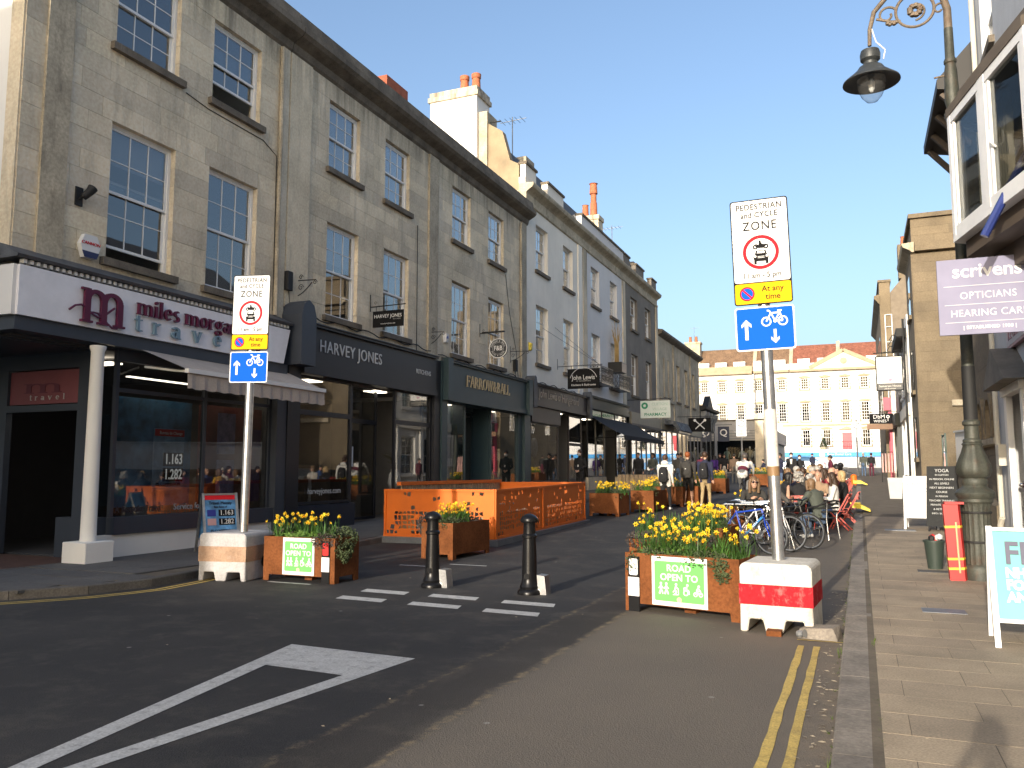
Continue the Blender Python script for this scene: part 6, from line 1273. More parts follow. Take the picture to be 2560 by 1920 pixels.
def road_sign(t, x, z, w_, h):
    """white and green notice fixed to a planter's front"""
    s = MB(); s.box(x, -.012, z, x+w_, -.001, z+h); o = s.build('notice_plate', M_SIGNW, t, world=False); s = MB(); s.prism(rrect(x+.035, z+.05, x+w_-.035, z+h-.05, .02), -.0145, -.0121); s.build('notice_face', M_SIGNG, t, world=False)
    cx = x+w_/2; text('ROAD', h*.19, M_SIGNW, t, (cx, -.016, z+h*.77), extrude=.001, bold=.002, spacing=1.05); text('OPEN TO', h*.19, M_SIGNW, t, (cx, -.016, z+h*.58), extrude=.001, bold=.002, spacing=1.05)
    k = MB(); y0, y1 = -.0158, -.0146; q = h*.105; zc = z+h*.34
    def P(pts, cx_, wd=.22): stroke(k, [(cx_+a*q, zc+c*q) for a, c in pts], q*wd, y0, y1)
    for cx_ in (x+w_*.17, x+w_*.27):   # two walkers
        k.prism(circ(cx_, zc+1.05*q, .26*q, 10), y0, y1); P([(0, .8), (0, -.05), (-.35, -1)], cx_, .36); P([(0, -.05), (.3, -.5), (.4, -1)], cx_, .28); P([(-.5, .05), (0, .65), (.5, .1)], cx_, .24)
    cx_ = x+w_*.44; k.prism(circ(cx_+.1*q, zc+1.05*q, .26*q, 10), y0, y1); P([(.1, .8), (-.15, 0), (.15, -.4), (-.2, -.9)], cx_, .34); P([(.1, .6), (.55, .2)], cx_); P([(.55, .25), (.6, -.9), (-.6, -.95)], cx_, .18); P([(-.15, 0), (-.6, -.5)], cx_)
    cx_ = x+w_*.63; ringb(k, cx_-.1*q, zc-.45*q, .35*q, .55*q, y0, y1, 16); k.prism(circ(cx_+.25*q, zc+1.05*q, .26*q, 10), y0, y1); P([(.1, .75), (0, .1), (.5, .05), (.6, -.7)], cx_, .32); P([(.05, .6), (-.5, .5), (-.45, .0)], cx_)
    cx_ = x+w_*.84
    for dx in (-.55, .55): ringb(k, cx_+dx*q, zc-.55*q, .28*q, .45*q, y0, y1, 14)
    k.prism(circ(cx_+.15*q, zc+1.0*q, .26*q, 10), y0, y1); P([(.1, .75), (-.3, .15), (.05, -.5)], cx_, .34); P([(.05, .6), (.5, .15), (.55, -.55)], cx_); P([(-.55, -.55), (-.3, .1), (.4, .1)], cx_, .16)
    k.build('travel_emblems', M_SIGNW, t, world=False); s = MB(); s.prism(circ(cx, z+h*.14, h*.055, 14), -.0158, -.0146); s.build('council_mark', plain('mark_pinkish', (.6,.35,.32), .5), t, world=False)
def marker(t, x, w_, h, red):
    """black and white reflective marker strip with a reflector at its top"""
    MB().box(x, -.02, .0, x+w_, -.001, h).build('marker_strip', M_SIGNB, t, world=False); MB().box(x-.002, -.023, h*.28, x+w_+.002, -.0201, h*.62).build('white_band', M_SIGNW, t, world=False); MB().prism(rrect(x+.015, h*.66, x+w_-.015, h*.96, .02), -.026, -.0201).build('reflector', M_RED if red else M_SIGNW, t, world=False)
pR = planter('rusty steel planter with green road notice beside the right sign', 'daffodils in the planter by the right sign, closest clump', (-2.57, 9.56, 0), R(-14.5), 1.38, .62, .66, 62, 420,
    [(.35, .12, .02, .3, .16, .1, M_SHRUB, 700), (.95, .1, .0, .32, .16, .12, M_SHRUB, 800), (1.2, -.02, -.08, .1, .06, .14, M_SHRUB, 260), (.1, -.0, -.06, .08, .05, .12, M_SHRUB, 120), (.6, .3, .05, .6, .25, .09, M_PRIM, 800)], seed=3)
road_sign(pR, .35, .1, .67, .54); marker(pR, .05, .14, .62, False)
planter('rusty steel planter directly behind the right notice planter', 'tall full daffodil clump behind the right notice planter', (-2.95, 11.2, 0), R(-10), 1.1, .8, .68, 60, 620, [(.2, .1, .03, .3, .2, .14, M_SHRUB2, 1000), (.85, .1, .05, .35, .2, .14, M_SHRUB2, 1100), (.5, .4, .05, .5, .3, .12, M_BLADE, 600)], seed=5, tall=1.35)
pL = planter('rusty steel planter with green road notice beside the left sign', 'daffodils and herbs in the planter by the left sign', (-8.22, 10.1, 0), R(-1), 1.27, .6, .64, 40, 330,
    [(1.15, .3, .02, .25, .3, .2, M_SHRUB, 1500), (1.05, .03, .0, .25, .1, .12, M_SHRUB2, 600), (.55, .15, .03, .45, .18, .1, M_PRIM, 1000), (.15, .35, .05, .2, .25, .14, M_SHRUB2, 500), (1.29, .2, -.15, .09, .2, .16, M_SHRUB, 600)], seed=9)
road_sign(pL, .36, .1, .56, .53); marker(pL, 1.06, .13, .6, True)
planter('rusty steel planter standing in front of the orange barrier', 'daffodils in the planter in front of the orange barrier', (-7.44, 13.5, zg(13.5)), R(-6), .68, 1.3, .65, 70, 480, [(.45, .15, .02, .25, .2, .14, M_SHRUB, 1100), (-.02, .2, .0, .14, .25, .22, M_SHRUB2, 900), (.35, .9, .05, .3, .4, .12, M_SHRUB2, 900)], seed=12)
far = [((-7.5, 23.9), -8, .95, .8, 45), ((-6.7, 25.7), -6, .75, 1.3, 42), ((-6.9, 28.6), -5, 1.3, .8, 40), ((-6.0, 29.2), -5, .8, 1.2, 30), ((-6.9, 35.2), 0, .9, 1.2, 36), ((-6.5, 38.2), 0, .9, 1.2, 36), ((-5.55, 46.5), 0, 1.0, 1.4, 36), ((-5.1, 49.8), 0, 1.0, 1.4, 36), ((-2.75, 18.9), -5, .8, 1.1, 46), ((-2.6, 13.6), -6, .55, 1.1, 30), ((-2.3, 24.6), 0, .6, 1.6, 36), ((-2.3, 33), 0, .7, 1.6, 36)]
LB = ['just past the orange barrier on the road', 'at the feet of the white hoodie walker', 'behind the walkers on the left side', 'between the shorts wearer and the khaki trousers', 'beside the cyclist, first of two', 'beside the cyclist, second of two', 'beyond the cyclist, nearer of the pair', 'beyond the cyclist, farther of the pair', 'behind the bike racks', 'left of the blue bicycle rear wheel', 'beside the crowded tables', 'farther along the crowded tables']
for i, ((x, y), a, L_, D, nf) in enumerate(far):
    planter('rusty steel planter '+LB[i], 'yellow daffodils in the planter '+LB[i], (x, y, zg(y)-.004), R(a), L_, D, .68, nf+25, 240, [(L_/2, D*.3, .04, L_*.5, D*.3, .13, (M_SHRUB, M_BLADE)[i % 2], 500), (L_*.9, D*.2, -.02, .12, .2, .2, M_SHRUB, 300)], single=False, seed=30+i)

# ================================================================ orange parklet barrier
pk = thing('orange_parklet', 'orange steel seating enclosure with pebble cut-outs on the road', 'parklet', (-8.3, 19, zg(17)))
def cut_panel(name, W, H, seed, y=0):
    """steel sheet with irregular pebble holes cut through it"""
    rg = random.Random(seed); nx, nz = max(3, int(W/.1)), max(3, int(H/.095)); b = MB()
    V = [[(W*i/nx+(rg.uniform(-.026, .026) if 0 < i < nx else 0), H*j/nz+(rg.uniform(-.026, .026) if 0 < j < nz else 0)) for i in range(nx+1)] for j in range(nz+1)]
    for j in range(nz):
        for i in range(nx):
            q = [V[j][i], V[j][i+1], V[j+1][i+1], V[j+1][i]]; u = (i+.5)/nx; v = (j+.5)/nz
            dens = noise.noise((u*W*1.6+seed, v*1.8, 1.0))*.55+1.05-v*.85-(.9 if (u < .07 or u > .93 or v < .1) else 0)
            if v > .56 and rg.random() < .85: dens = -1
            if dens > .12 and rg.random() < .86:
                c = (sum(p[0] for p in q)/4, sum(p[1] for p in q)/4); k = rg.uniform(.6, .8); r_ = [(c[0]+(p[0]-c[0])*k, c[1]+(p[1]-c[1])*k) for p in q]
                b.add([(p[0], 0, p[1]) for p in q]+[(p[0], 0, p[1]) for p in r_], [(a, (a+1) % 4, 4+(a+1) % 4, 4+a) for a in range(4)])
            else: b.add([(p[0], 0, p[1]) for p in q], [(0, 1, 2, 3)])
    me = b.mesh(name); bm = bmesh.new(); bm.from_mesh(me); bmesh.ops.remove_doubles(bm, verts=bm.verts, dist=.0005); bm.to_mesh(me); bm.free(); me.materials.append(M_ORANGE); return me
def pk_panel(a, c, za, zc, seed):
    a = Vector(a); c = Vector(c); d = c-a; W = d.length; rz = math.atan2(d.y, d.x); slope = (zc-za)/W; H = 1.02
    o = link('barrier_panel', cut_panel('barrier_panel', W-.1, H-.1, seed), pk, Vector((a.x, a.y, za))+Vector((d.x/W*.05, d.y/W*.05, .05))-wofs(pk), (0, -math.atan(slope), rz)); o.modifiers.new('thickness', 'SOLIDIFY').thickness = .006
    b = MB()
    for t in (.025, W-.025): p = a+d*(t/W); z = za+(zc-za)*t/W; b.box(p.x-.025, p.y-.025, z, p.x+.025, p.y+.025, z+H)
    for h in (.025, H-.025): b.bar((a.x, a.y, za+h), (c.x, c.y, zc+h), .06, .05)
    b.build('barrier_frame', M_ORANGE, pk)
za, zb_, zc_ = zg(15.75)+.15, zg(18.6)+.15, zg(22)+.15; za = .2; zb_ = .225; zc_ = .28
pk_panel((-9.62, 15.78), (-6.98, 15.78), za-.01, za, 4); pk_panel((-6.98, 15.78), (-6.99, 18.62), za, zb_, 8); pk_panel((-6.99, 18.62), (-7.0, 21.9), zb_, zc_, 15); pk_panel((-9.62, 21.9), (-7.0, 21.9), zc_-.01, zc_, 21)
b = MB(); b.add([(x, y, z) for x, y, z in ((-9.72, 15.66, .05), (-6.86, 15.66, .05), (-6.88, 22.0, .2), (-9.72, 22.0, .2), (-9.72, 15.66, .195), (-6.86, 15.66, .195), (-6.88, 22.0, .275), (-9.72, 22.0, .275))], [(0,3,2,1),(4,5,6,7),(0,1,5,4),(1,2,6,5),(2,3,7,6),(3,0,4,7)]); b.build('deck_base', M_STEELG, pk)
b = MB(); b.box(-7.5, 16.2, .28, -7.1, 21.6, .72); b.build('bench_seat', M_WOOD, pk)
for i in range(38): ubox('bench_slat', M_WOOD, pk, -9.52, 16.3+.145*i, .6, -9.49, 16.41+.145*i, 1.28)
b = MB(); b.box(-9.56, 16.2, 1.28, -9.46, 21.85, 1.36); b.build('back_rail', M_ORANGE, pk); MB().box(-9.48, 16.2, .28, -9.1, 21.8, .7).build('bench_seat', M_WOOD, pk)

# ================================================================ boards and small furniture
def a_board(name, label, loc, rz, W, H, lean, frame, face, spread=.28):
    t = thing(name, label, 'sandwich board', loc, rz); s_ = math.sin(lean)*H
    for side in (0, 1):
        y0 = -spread if side == 0 else spread; b = MB(); f = .045
        u = lambda x, h: (x, y0*(1-h/H)*1.0, h)
        b.bar(u(0, 0), u(0, H), f, .03, up=(0, 1, 0)); b.bar(u(W, 0), u(W, H), f, .03, up=(0, 1, 0)); b.bar(u(0, H-.02), u(W, H-.02), f, .03); b.bar(u(0, .22*H), u(W, .22*H), f, .03)
        b.build('frame', frame, t, world=False)
        k = MB(); y1 = y0-(.012 if side == 0 else -.012); k.add([(.02, y0*(1-.22), .22*H), (W-.02, y0*(1-.22), .22*H), (W-.02, y0*.02, H-.03), (.02, y0*.02, H-.03)], [(0, 1, 2, 3)]); k.build('panel', face, t, world=False)
    MB().bar((W*.5, -spread*.7, .3*H), (W*.5, spread*.7, .3*H), .02, .01).build('spreader', M_STEELG, t, world=False)
    return t
def on_board(t, s_, x, h, H, size, m, spread=.28, **k):
    o = text(s_, size, m, t, (x, -spread*(1-h/H)-.012, h), **k); o.rotation_euler = (math.atan2(spread, H)*-1.0, 0, 0); return o
fr_ = a_board('sandwich_board', 'white framed turquoise sandwich board beside the lamp post', (1.03, 8.52, .11), R(-2), .8, 1.0, .2, M_UPVC, plain('turquoise_print', (.20,.50,.49), .9, spec=.1))
for s_, h, sz, m in (('FREE', .77, .27, plain('dark_print_letter', (.06,.06,.11), .5)), ('NHS EYE', .61, .115, M_SIGNW), ('FOR OVER', .51, .115, M_SIGNW), ('AND UNDER', .41, .115, M_SIGNW)): on_board(fr_, s_, .1, h, 1.0, sz, m, align='LEFT', bold=.006, squash=.9)
k = MB(); ringb(k, .52, .3, .03, .045, -.215, -.21, 14); ringb(k, .4, .3, .03, .045, -.215, -.21, 14); stroke(k, [(.445, .3), (.475, .3)], .012, -.215, -.21); stroke(k, [(.56, .32), (.68, .35)], .012, -.215, -.21); k.build('spectacles_print', plain('grey_print', (.2,.22,.24), .5), fr_, world=False)
pb = a_board('sandwich_board', 'white sandwich board with a printed class list beyond the chalkboard', (.92, 21.0, zg(21)+.11), R(-8), .66, 1.18, .2, M_UPVC, M_SIGNW)
MGP = plain('grey_lettering', (.32,.31,.30), .6)
on_board(pb, 'PILATES WITH CLAIRE', .33, 1.0, 1.18, .075, MGP, bold=.001)
for i in range(9): on_board(pb, ['APPI Pilates instructor', 'Monday classes', 'Wednesday', 'Beginners', 'Improvers', 'Thursday', 'Friday', 'Studio', 'booking'][i], .33, .9-.065*i, 1.18, .04, MGP)
cbd = thing('chalkboard', 'black chalkboard with white handwritten yoga notices', 'chalkboard', (1.28, 20.3, zg(20)+.11), R(-20)); k = MB(); k.add([(0,0,.12),(.62,0,.12),(.62,.05,.12),(0,.05,.12),(0,.22,1.42),(.62,.22,1.42),(.62,.26,1.42),(0,.26,1.42)], [(0,3,2,1),(4,5,6,7),(0,1,5,4),(1,2,6,5),(2,3,7,6),(3,0,4,7)]); k.build('board', plain('chalkboard_black', (.02,.021,.021), .8, stain=.3, scol=(.08,.08,.08), sscale=(3,3,3)), cbd, world=False); k = MB(); k.bar((.05, .0, 0), (.05, .23, 1.4), .03, .03); k.bar((.57, .0, 0), (.57, .23, 1.4), .03, .03); k.bar((.05, .6, 0), (.05, .26, 1.38), .03, .03); k.bar((.57, .6, 0), (.57, .26, 1.38), .03, .03); k.build('legs', M_BLACKM, cbd, world=False)['kind'] = 'stuff'
MCH = plain('chalk', (.6,.6,.58), .9)
for i, (s_, sz) in enumerate((('YOGA', .1), ('IN CLIFTON', .05), ('IN PERSON, ONLINE', .055), ('ALL LEVELS', .06), ('NEXT BEGINNERS', .06), ('COURSE', .06), ('IN PERSON', .05), ('TEACHER TRAINING', .055), ('PRIVATE TUITION', .055), ('& RETREATS', .06), ('INFO / BOOKING', .05))):
    h = 1.32-.092*i; o = text(s_, sz, MCH, cbd, (.31, .22*(h-.12)/1.3-.012, h)); o.rotation_euler = (-math.atan2(.22, 1.3), 0, 0)
ab = a_board('sandwich_board', 'blue travel money sandwich board in front of the travel shop', (-11.2, 12.0, .11), R(62), .62, 1.08, .2, M_GALV, mat('sky_print', (.10,.27,.52), .4, var=.6, scale=4))
k = MB(); zt_ = lambda h: -.28*(1-h/1.08)
for h0, h1, m, x0, x1 in ((.96, 1.04, M_SIGNR, .03, .59), (.66, .78, M_SIGNB, .27, .57), (.5, .62, M_SIGNB, .27, .57), (.255, .31, M_SIGNR, .03, .59), (.66, .78, plain('flag_blue', (.02,.03,.25), .5), .06, .22), (.5, .62, plain('flag_pink', (.5,.3,.3), .5), .06, .22)):
    q = MB(); q.add([(x0, zt_(h0)-.006, h0), (x1, zt_(h0)-.006, h0), (x1, zt_(h1)-.006, h1), (x0, zt_(h1)-.006, h1)], [(0, 1, 2, 3)]); q.build('print_block', m, ab, world=False)
for s_, x, h, sz, m in (('1.163', .42, .72, .13, M_SIGNW), ('1.282', .42, .56, .13, M_SIGNW), ('Travel Money', .31, .9, .085, M_SIGNB), ('Best Rates of', .31, .83, .05, M_SIGNB), ('0% COMMISSION', .31, .4, .06, M_SIGNB)): on_board(ab, s_, x, h, 1.08, sz, m, squash=.9)
rp = thing('red_strapped_box', 'tall red wooden box with yellow bands strapped to the lamp post', 'box', (1.17, 12.95, .11)); k = MB(); k.prism([(-.1, -.1), (.08, -.1), (.115, .0), (.08, .1), (-.1, .1)], 0, 1.04, 'z'); o = k.build('box', M_RED, rp, world=False); o.rotation_euler.y = R(-2.5); MB().box(-.125, -.12, 1.04, .11, .12, 1.07).build('lid', M_RED, rp, world=False)
for z in (.16, .29, .72): k = MB().prism([(-.104, -.104), (.084, -.104), (.12, .0), (.084, .104), (-.104, .104)], z, z+.03, 'z').build('yellow_band', M_YEL, rp, world=False); k.rotation_euler.y = R(-2.5)
MB().tube([(.0, -.115, .8), (.01, -.12, .4), (.02, -.115, .12)], .012, 6).build('cord', plain('pale_cord', (.55,.45,.25), .8), rp, world=False)
gb = thing('green_tub', 'dark green plastic tub with rubbish in front of the chalkboard', 'tub', (.98, 14.1, zg(14)+.11)); MB().lathe([(.1, 0), (.14, .4), (.155, .4), (.155, .43), (.13, .43), (.12, .3)], n=14).build('tub', plain('tub_green', (.035,.05,.04), .5), gb, world=False, smooth=True)
for i in range(5): k = MB().ball((random.uniform(-.08, .08), random.uniform(-.08, .08), .44+.04*random.random()), .05, 6).build('rubbish', (M_SIGNW, M_RED, M_BLACKM)[i % 3], gb, world=False)
for i, (x, y, lab) in enumerate(((1.15, 33.2, 'pale plastic crate beside the black bin bag'),)):
    u = thing('plastic_crate', lab, 'crate', (x, y, zg(y)+.11)); k = MB(); k.add([(-.2,-.2,0),(.2,-.2,0),(.2,.2,0),(-.2,.2,0),(-.26,-.26,.75),(.26,-.26,.75),(.26,.26,.75),(-.26,.26,.75)], [(0,3,2,1),(4,5,6,7),(0,1,5,4),(1,2,6,5),(2,3,7,6),(3,0,4,7)]); k.build('crate', plain('pale_grey_plastic', (.5,.5,.48), .5), u, world=False)
bg_ = thing('bin_bag', 'black bin bag heaped by the pub wall', 'bin bag', (1.35, 34.4, zg(34)+.11)); k = MB(); [k.ball((random.uniform(-.25, .25), random.uniform(-.25, .25), .25+.2*random.random()), .28, 8) for _ in range(6)]; k.build('bag', plain('black_polythene', (.012,.012,.012), .3), bg_, world=False, smooth=True)
cr_ = thing('clothes_rail', 'rail of pink coats outside the pink shop', 'clothes rail', (1.45, 52, zg(52)+.11)); k = MB(); [k.tube([(x, 0, 0), (x, 0, 1.7)], .02, 6) for x in (-.3, .3)]; k.tube([(-.3, 0, 1.7), (.3, 0, 1.7)], .02, 6); k.tube([(-.3, -.25, .02), (-.3, .25, .02)], .02, 6); k.tube([(.3, -.25, .02), (.3, .25, .02)], .02, 6); k.build('rail', M_BLACKM, cr_, world=False)
for i in range(4): k = MB(); x = -.25+.16*i; k.prism([(-.26, .55), (.26, .55), (.22, 1.5), (.08, 1.62), (-.08, 1.62), (-.22, 1.5)], x-.04, x+.04, 'x'); k.build('coat', plain('pale_pink_cloth', (.55,.33,.30), .9, var=.2), cr_, world=False)
for i, (x0, x1, y, lab) in enumerate(((-.75, .22, 25.9, 'nearer yellow plastic ramp jutting from the tables over the kerb'), (-.35, .3, 46.0, 'farther yellow plastic ramp jutting over the kerb'))):
    u = thing('yellow_ramp', lab, 'ramp', ((x0+x1)/2, y, zg(y)), group='yellow ramps'); L_ = x1-x0; k = MB(); k.prism([(-L_/2, .22), (L_/2-.25, .22), (L_/2, .14), (L_/2, .2), (L_/2-.25, .34), (-L_/2, .34)], -.35, .35); k.build('tread', M_YEL, u, world=False); k = MB(); [k.box(-L_/2, y_, .345, L_/2-.25, y_+.05, .37) for y_ in (-.34, -.03, .29)]; k.build('rib', M_YEL, u, world=False); MB().box(-L_/2, -.3, 0, L_/2-.6, .3, .22).build('base', M_BLACKM, u, world=False)

# ================================================================ bicycles and stands
M_TYRE = plain('tyre_rubber', (.012,.012,.012), .75)
def bicycle(name, label, loc, rz, mf, mf2, lettering=None, lean=0, drop=True, grp='parked bicycles'):
    t = thing(name, label, 'bicycle', loc, rz, group=grp); t.rotation_euler.x = lean; r = .335; wb = .5
    def wheel(x):
        b = MB(); n_ = 28; b.tube([(x+r*math.cos(2*math.pi*i/n_), 0, r+r*math.sin(2*math.pi*i/n_)) for i in range(n_+1)], .014, 8, cap=False); o = b.build('wheel', M_TYRE, t, world=False, smooth=True)
        b = MB(); b.tube([(x+(r-.025)*math.cos(2*math.pi*i/n_), 0, r+(r-.025)*math.sin(2*math.pi*i/n_)) for i in range(n_+1)], .012, 6, cap=False); b.build('rim', M_STEELG, o, world=False, smooth=True)
        b = MB(); [b.tube([(x, .02*(-1)**i, r), (x+(r-.03)*math.cos(2*math.pi*i/20), 0, r+(r-.03)*math.sin(2*math.pi*i/20))], .0018, 3, cap=False) for i in range(20)]; b.tube([(x, -.05, r), (x, .05, r)], .018, 8); b.build('spokes', M_CHROME, o, world=False)
    wheel(-wb); wheel(wb); BB, ST, HT, HB = (-.08, 0, .29), (-.2, 0, .78), (.34, 0, .82), (.37, 0, .7)
    b = MB(); b.tube([BB, ST], .017, 8); b.tube([(-.19, 0, .74), HT], .018, 8); b.tube([HT, HB], .022, 8)
    for s_ in (-1, 1): b.tube([BB, (-wb, .06*s_, r)], .009, 6); b.tube([(-.195, 0, .76), (-wb, .06*s_, r)], .009, 6)
    b.build('frame', mf, t, world=False, smooth=True); MB().tube([BB, HB], .024, 10).build('down_tube', mf2, t, world=False, smooth=True)
    b = MB(); [b.tube([HB, (.42, .05*s_, .55), (wb, .055*s_, r)], .012, 6) for s_ in (-1, 1)]; b.build('fork', mf, t, world=False, smooth=True)
    b = MB(); b.tube([ST, (-.23, 0, .93)], .013, 6); b.build('seat_post', M_BLACK, t, world=False); b = MB(); b.add([(-.36,-.07,.95),(-.36,.07,.95),(-.24,.06,.96),(-.08,.018,.95),(-.08,-.018,.95),(-.24,-.06,.96),(-.36,-.06,.915),(-.36,.06,.915),(-.24,.05,.92),(-.1,.014,.925),(-.1,-.014,.925),(-.24,-.05,.92)], [(0,5,4,3,2,1),(6,7,8,9,10,11),(0,1,7,6),(1,2,8,7),(2,3,9,8),(3,4,10,9),(4,5,11,10),(5,0,6,11)]); b.build('saddle', M_BLACK, t, world=False)
    b = MB(); b.tube([HT, (.4, 0, .9)], .016, 6)
    if drop: 
        for s_ in (-1, 1): b.tube([(.4, 0, .9), (.41, .19*s_, .9), (.5, .2*s_, .9), (.54, .21*s_, .84), (.5, .21*s_, .76), (.4, .21*s_, .75)], .014, 6)
    else:
        for s_ in (-1, 1): b.tube([(.4, 0, .92), (.38, .2*s_, .96), (.28, .3*s_, .95)], .014, 6)
    b.build('handlebar', M_BLACK, t, world=False, smooth=True)
    b = MB(); b.lathe([(.085, -.003), (.085, .003)], n=20); b.v = [(x+BB[0], z-.045, y+BB[2]) for x, y, z in b.v]; b.tube([(-.08, -.06, .29), (.02, -.07, .15)], .01, 5); b.box(-.03, -.14, .13, .07, -.06, .15); b.tube([(-.08, .06, .29), (-.18, .07, .43)], .01, 5); b.box(-.22, .06, .42, -.13, .14, .44); b.tube([(-.08, -.045, .37), (-.5, -.045, r+.03)], .005, 4); b.tube([(-.08, -.045, .21), (-.5, -.045, r-.03)], .005, 4); b.build('crankset', M_STEELG, t, world=False)
    if lettering: o = text(lettering, .05, M_SIGNW, t, (.145, -.026, .495), extrude=.0008, spacing=1.4, bold=.001); o.rotation_euler = (0, -math.atan2(HB[2]-BB[2], HB[0]-BB[0]), 0)
    return t
M_BLU = plain('bike_blue', (.015,.06,.42), .3, coat=.5); M_BLU2 = plain('bike_light_blue', (.05,.25,.6), .3, coat=.5); M_BWH = plain('bike_white', (.7,.7,.7), .3, coat=.5); M_BBK = plain('bike_black', (.015,.015,.015), .3, coat=.5)
bicycle('bicycle', 'blue road bicycle with white lettering leaning at the rack', (-2.0, 16.2, zg(16.2)), R(-24), M_BLU, M_BLU2, 'CARRERA', R(3))
bicycle('bicycle', 'white framed bicycle just behind the blue one', (-1.75, 16.75, zg(16.8)), R(-20), M_BWH, M_BWH, None, R(-3)); bicycle('bicycle', 'black bicycle at the rack, deepest of three', (-1.4, 17.35, zg(17.4)), R(-28), M_BBK, M_BBK, None, R(2), False)
for i in range(4):
    y = 17.1+.5*i; hp = thing('cycle_stand', 'bright steel bike hoop, '+('first', 'second', 'third', 'last')[i]+' of four in the row', 'bike stand', (-2.15, y, zg(y)), R(-4), group='steel bike hoops'); MB().tube([(-.5, 0, 0), (-.5, 0, .68), (-.47, 0, .78), (-.38, 0, .84), (.38, 0, .84), (.47, 0, .78), (.5, 0, .68), (.5, 0, 0)], .026, 10).build('hoop', M_CHROME, hp, world=False, smooth=True); k = MB(); k.box(-.56, -.06, 0, -.44, .06, .01); k.box(.44, -.06, 0, .56, .06, .01); k.build('foot_plate', M_STEELG, hp, world=False)
# ================================================================ tables, chairs, glasses
M_REDF = plain('coral_red_metal', (.45,.06,.04), .45)
def folding_chair(label, loc, rz, m=None):
    m = m or M_REDF; t = thing('folding_chair', label, 'chair', loc, rz, group='red folding bistro chairs')
    for i in range(5): ubox('seat_slat', m, t, -.2, -.17+.075*i, .44, .2, -.115+.075*i, .455, world=False)
    for z in (.66, .78): MB().box(-.2, -.235-(z-.6)*.12, z, .2, -.22-(z-.6)*.12, z+.07).build('back_slat', m, t, world=False)
    for s_ in (-.2, .2): MB().bar((s_, .22, 0), (s_, -.26, .86), .03, .014, up=(1, 0, 0)).build('leg', m, t, world=False); MB().bar((s_*.9, -.24, 0), (s_*.9, .18, .44), .03, .014, up=(1, 0, 0)).build('leg', m, t, world=False)
    return t
def folding_table(label, loc, rz, W=.7, D=.7):
    t = thing('folding_table', label, 'table', loc, rz, group='red folding bistro tables'); n_ = 8
    for i in range(n_): ubox('top_slat', M_REDF, t, -W/2, -D/2+D*i/n_+.008, .72, W/2, -D/2+D*(i+1)/n_-.008, .735, world=False)
    for s_ in (-1, 1):
        MB().bar((s_*W*.42, -D*.42, 0), (s_*W*.42, D*.42, .715), .03, .015, up=(1, 0, 0)).build('leg', M_REDF, t, world=False); MB().bar((s_*W*.38, D*.42, 0), (s_*W*.38, -D*.42, .715), .03, .015, up=(1, 0, 0)).build('leg', M_REDF, t, world=False)
    return t
def bistro_chair(label, loc, rz):
    t = thing('bistro_chair', label, 'chair', loc, rz, group='black bistro chairs'); M_BK = M_BLACKM
    b = MB(); b.box(-.22, -.2, .44, .22, .24, .455); b.build('seat', M_BK, t, world=False)
    for z in (.58, .66, .74): 
        k = MB(); k.tube([(-.23, -.1, z), (-.2, -.24, z+.01), (0, -.27, z+.01), (.2, -.24, z+.01), (.23, -.1, z)], .022, 6); k.build('back_slat', M_BK, t, world=False, smooth=True)
    MB().tube([(-.27, .2, .66), (-.28, -.05, .7), (-.24, -.24, .8), (0, -.29, .82), (.24, -.24, .8), (.28, -.05, .7), (.27, .2, .66)], .02, 8).build('armrest', M_BK, t, world=False, smooth=True)
    for x, y, tx, ty, h in ((-.22, .2, -.27, .2, .66), (.22, .2, .27, .2, .66), (-.2, -.2, -.23, -.24, .8), (.2, -.2, .23, -.24, .8)): MB().tube([(x*1.12, y*1.25, 0), (x, y, .44), (tx, ty, h)], .012, 8).build('leg', M_CHROME, t, world=False, smooth=True)
    return t
g_ = lambda x, y: (x, y, zg(y))
bistro_chair('black bistro chair with steel legs under the woman in green-grey', g_(-.78, 19.15), R(62)); bistro_chair('black bistro chair behind the bike hoops at the round table', g_(-2.2, 18.7), R(-150))
tb_ = thing('round_table', 'round steel edged cafe table by the bike hoops', 'table', g_(-1.5, 19.6)); MB().lathe([(.36, .71), (.38, .715), (.38, .74), (.36, .745)], n=28).build('table_top', M_CHROME, tb_, world=False, smooth=30); MB().lathe([(.03, .02), (.03, .71)], n=10).build('pedestal', M_BLACKM, tb_, world=False); [MB().bar((0, 0, .05), (.3*math.cos(a), .3*math.sin(a), .01), .05, .02).build('foot', M_BLACKM, tb_, world=False) for a in (0, 1.57, 3.14, 4.71)]
TL = [(-1.35, 21.6, 'nearest the round steel table'), (-1.2, 22.4, 'in front of the blonde woman'), (-1.35, 25.0, 'in the middle of the crowd'), (-1.25, 27.6, 'behind the grey haired man'), (-1.4, 30.6, 'far end of the crowded tables')]
for i, (x, y, l) in enumerate(TL): folding_table('coral red slatted folding table '+l, g_(x, y), R(4*i-6), .75, .7)
for x, y, a, l in ((-.5, 21.35, 80, 'under the woman in the white blouse'), (-.3, 22.35, 85, 'under the blonde woman by the kerb'), (-1.95, 21.2, -80, 'under the dark hooded drinker'), (-1.4, 20.55, 5, 'with its back to the bicycles'), (-.62, 25.2, 90, 'under the bald man'), (-.5, 26.6, 95, 'under the dark bearded man'), (-2.0, 24.6, -85, 'under the yellow top'), (-1.2, 25.9, 180, 'under the grey haired man'), (-1.9, 27.4, -90, 'beside the far planter'), (-1.3, 29.3, 180, 'far side of the crowd')):
    folding_chair('coral red folding chair '+l, g_(x, y), R(a))
M_BEER = plain('amber_beer', (.42,.16,.02), .2); M_STOUT = plain('dark_stout', (.02,.012,.01), .3); M_GLASS = glass('drinking_glass', tint=(.4,.4,.4), refl=.8, see=.85)
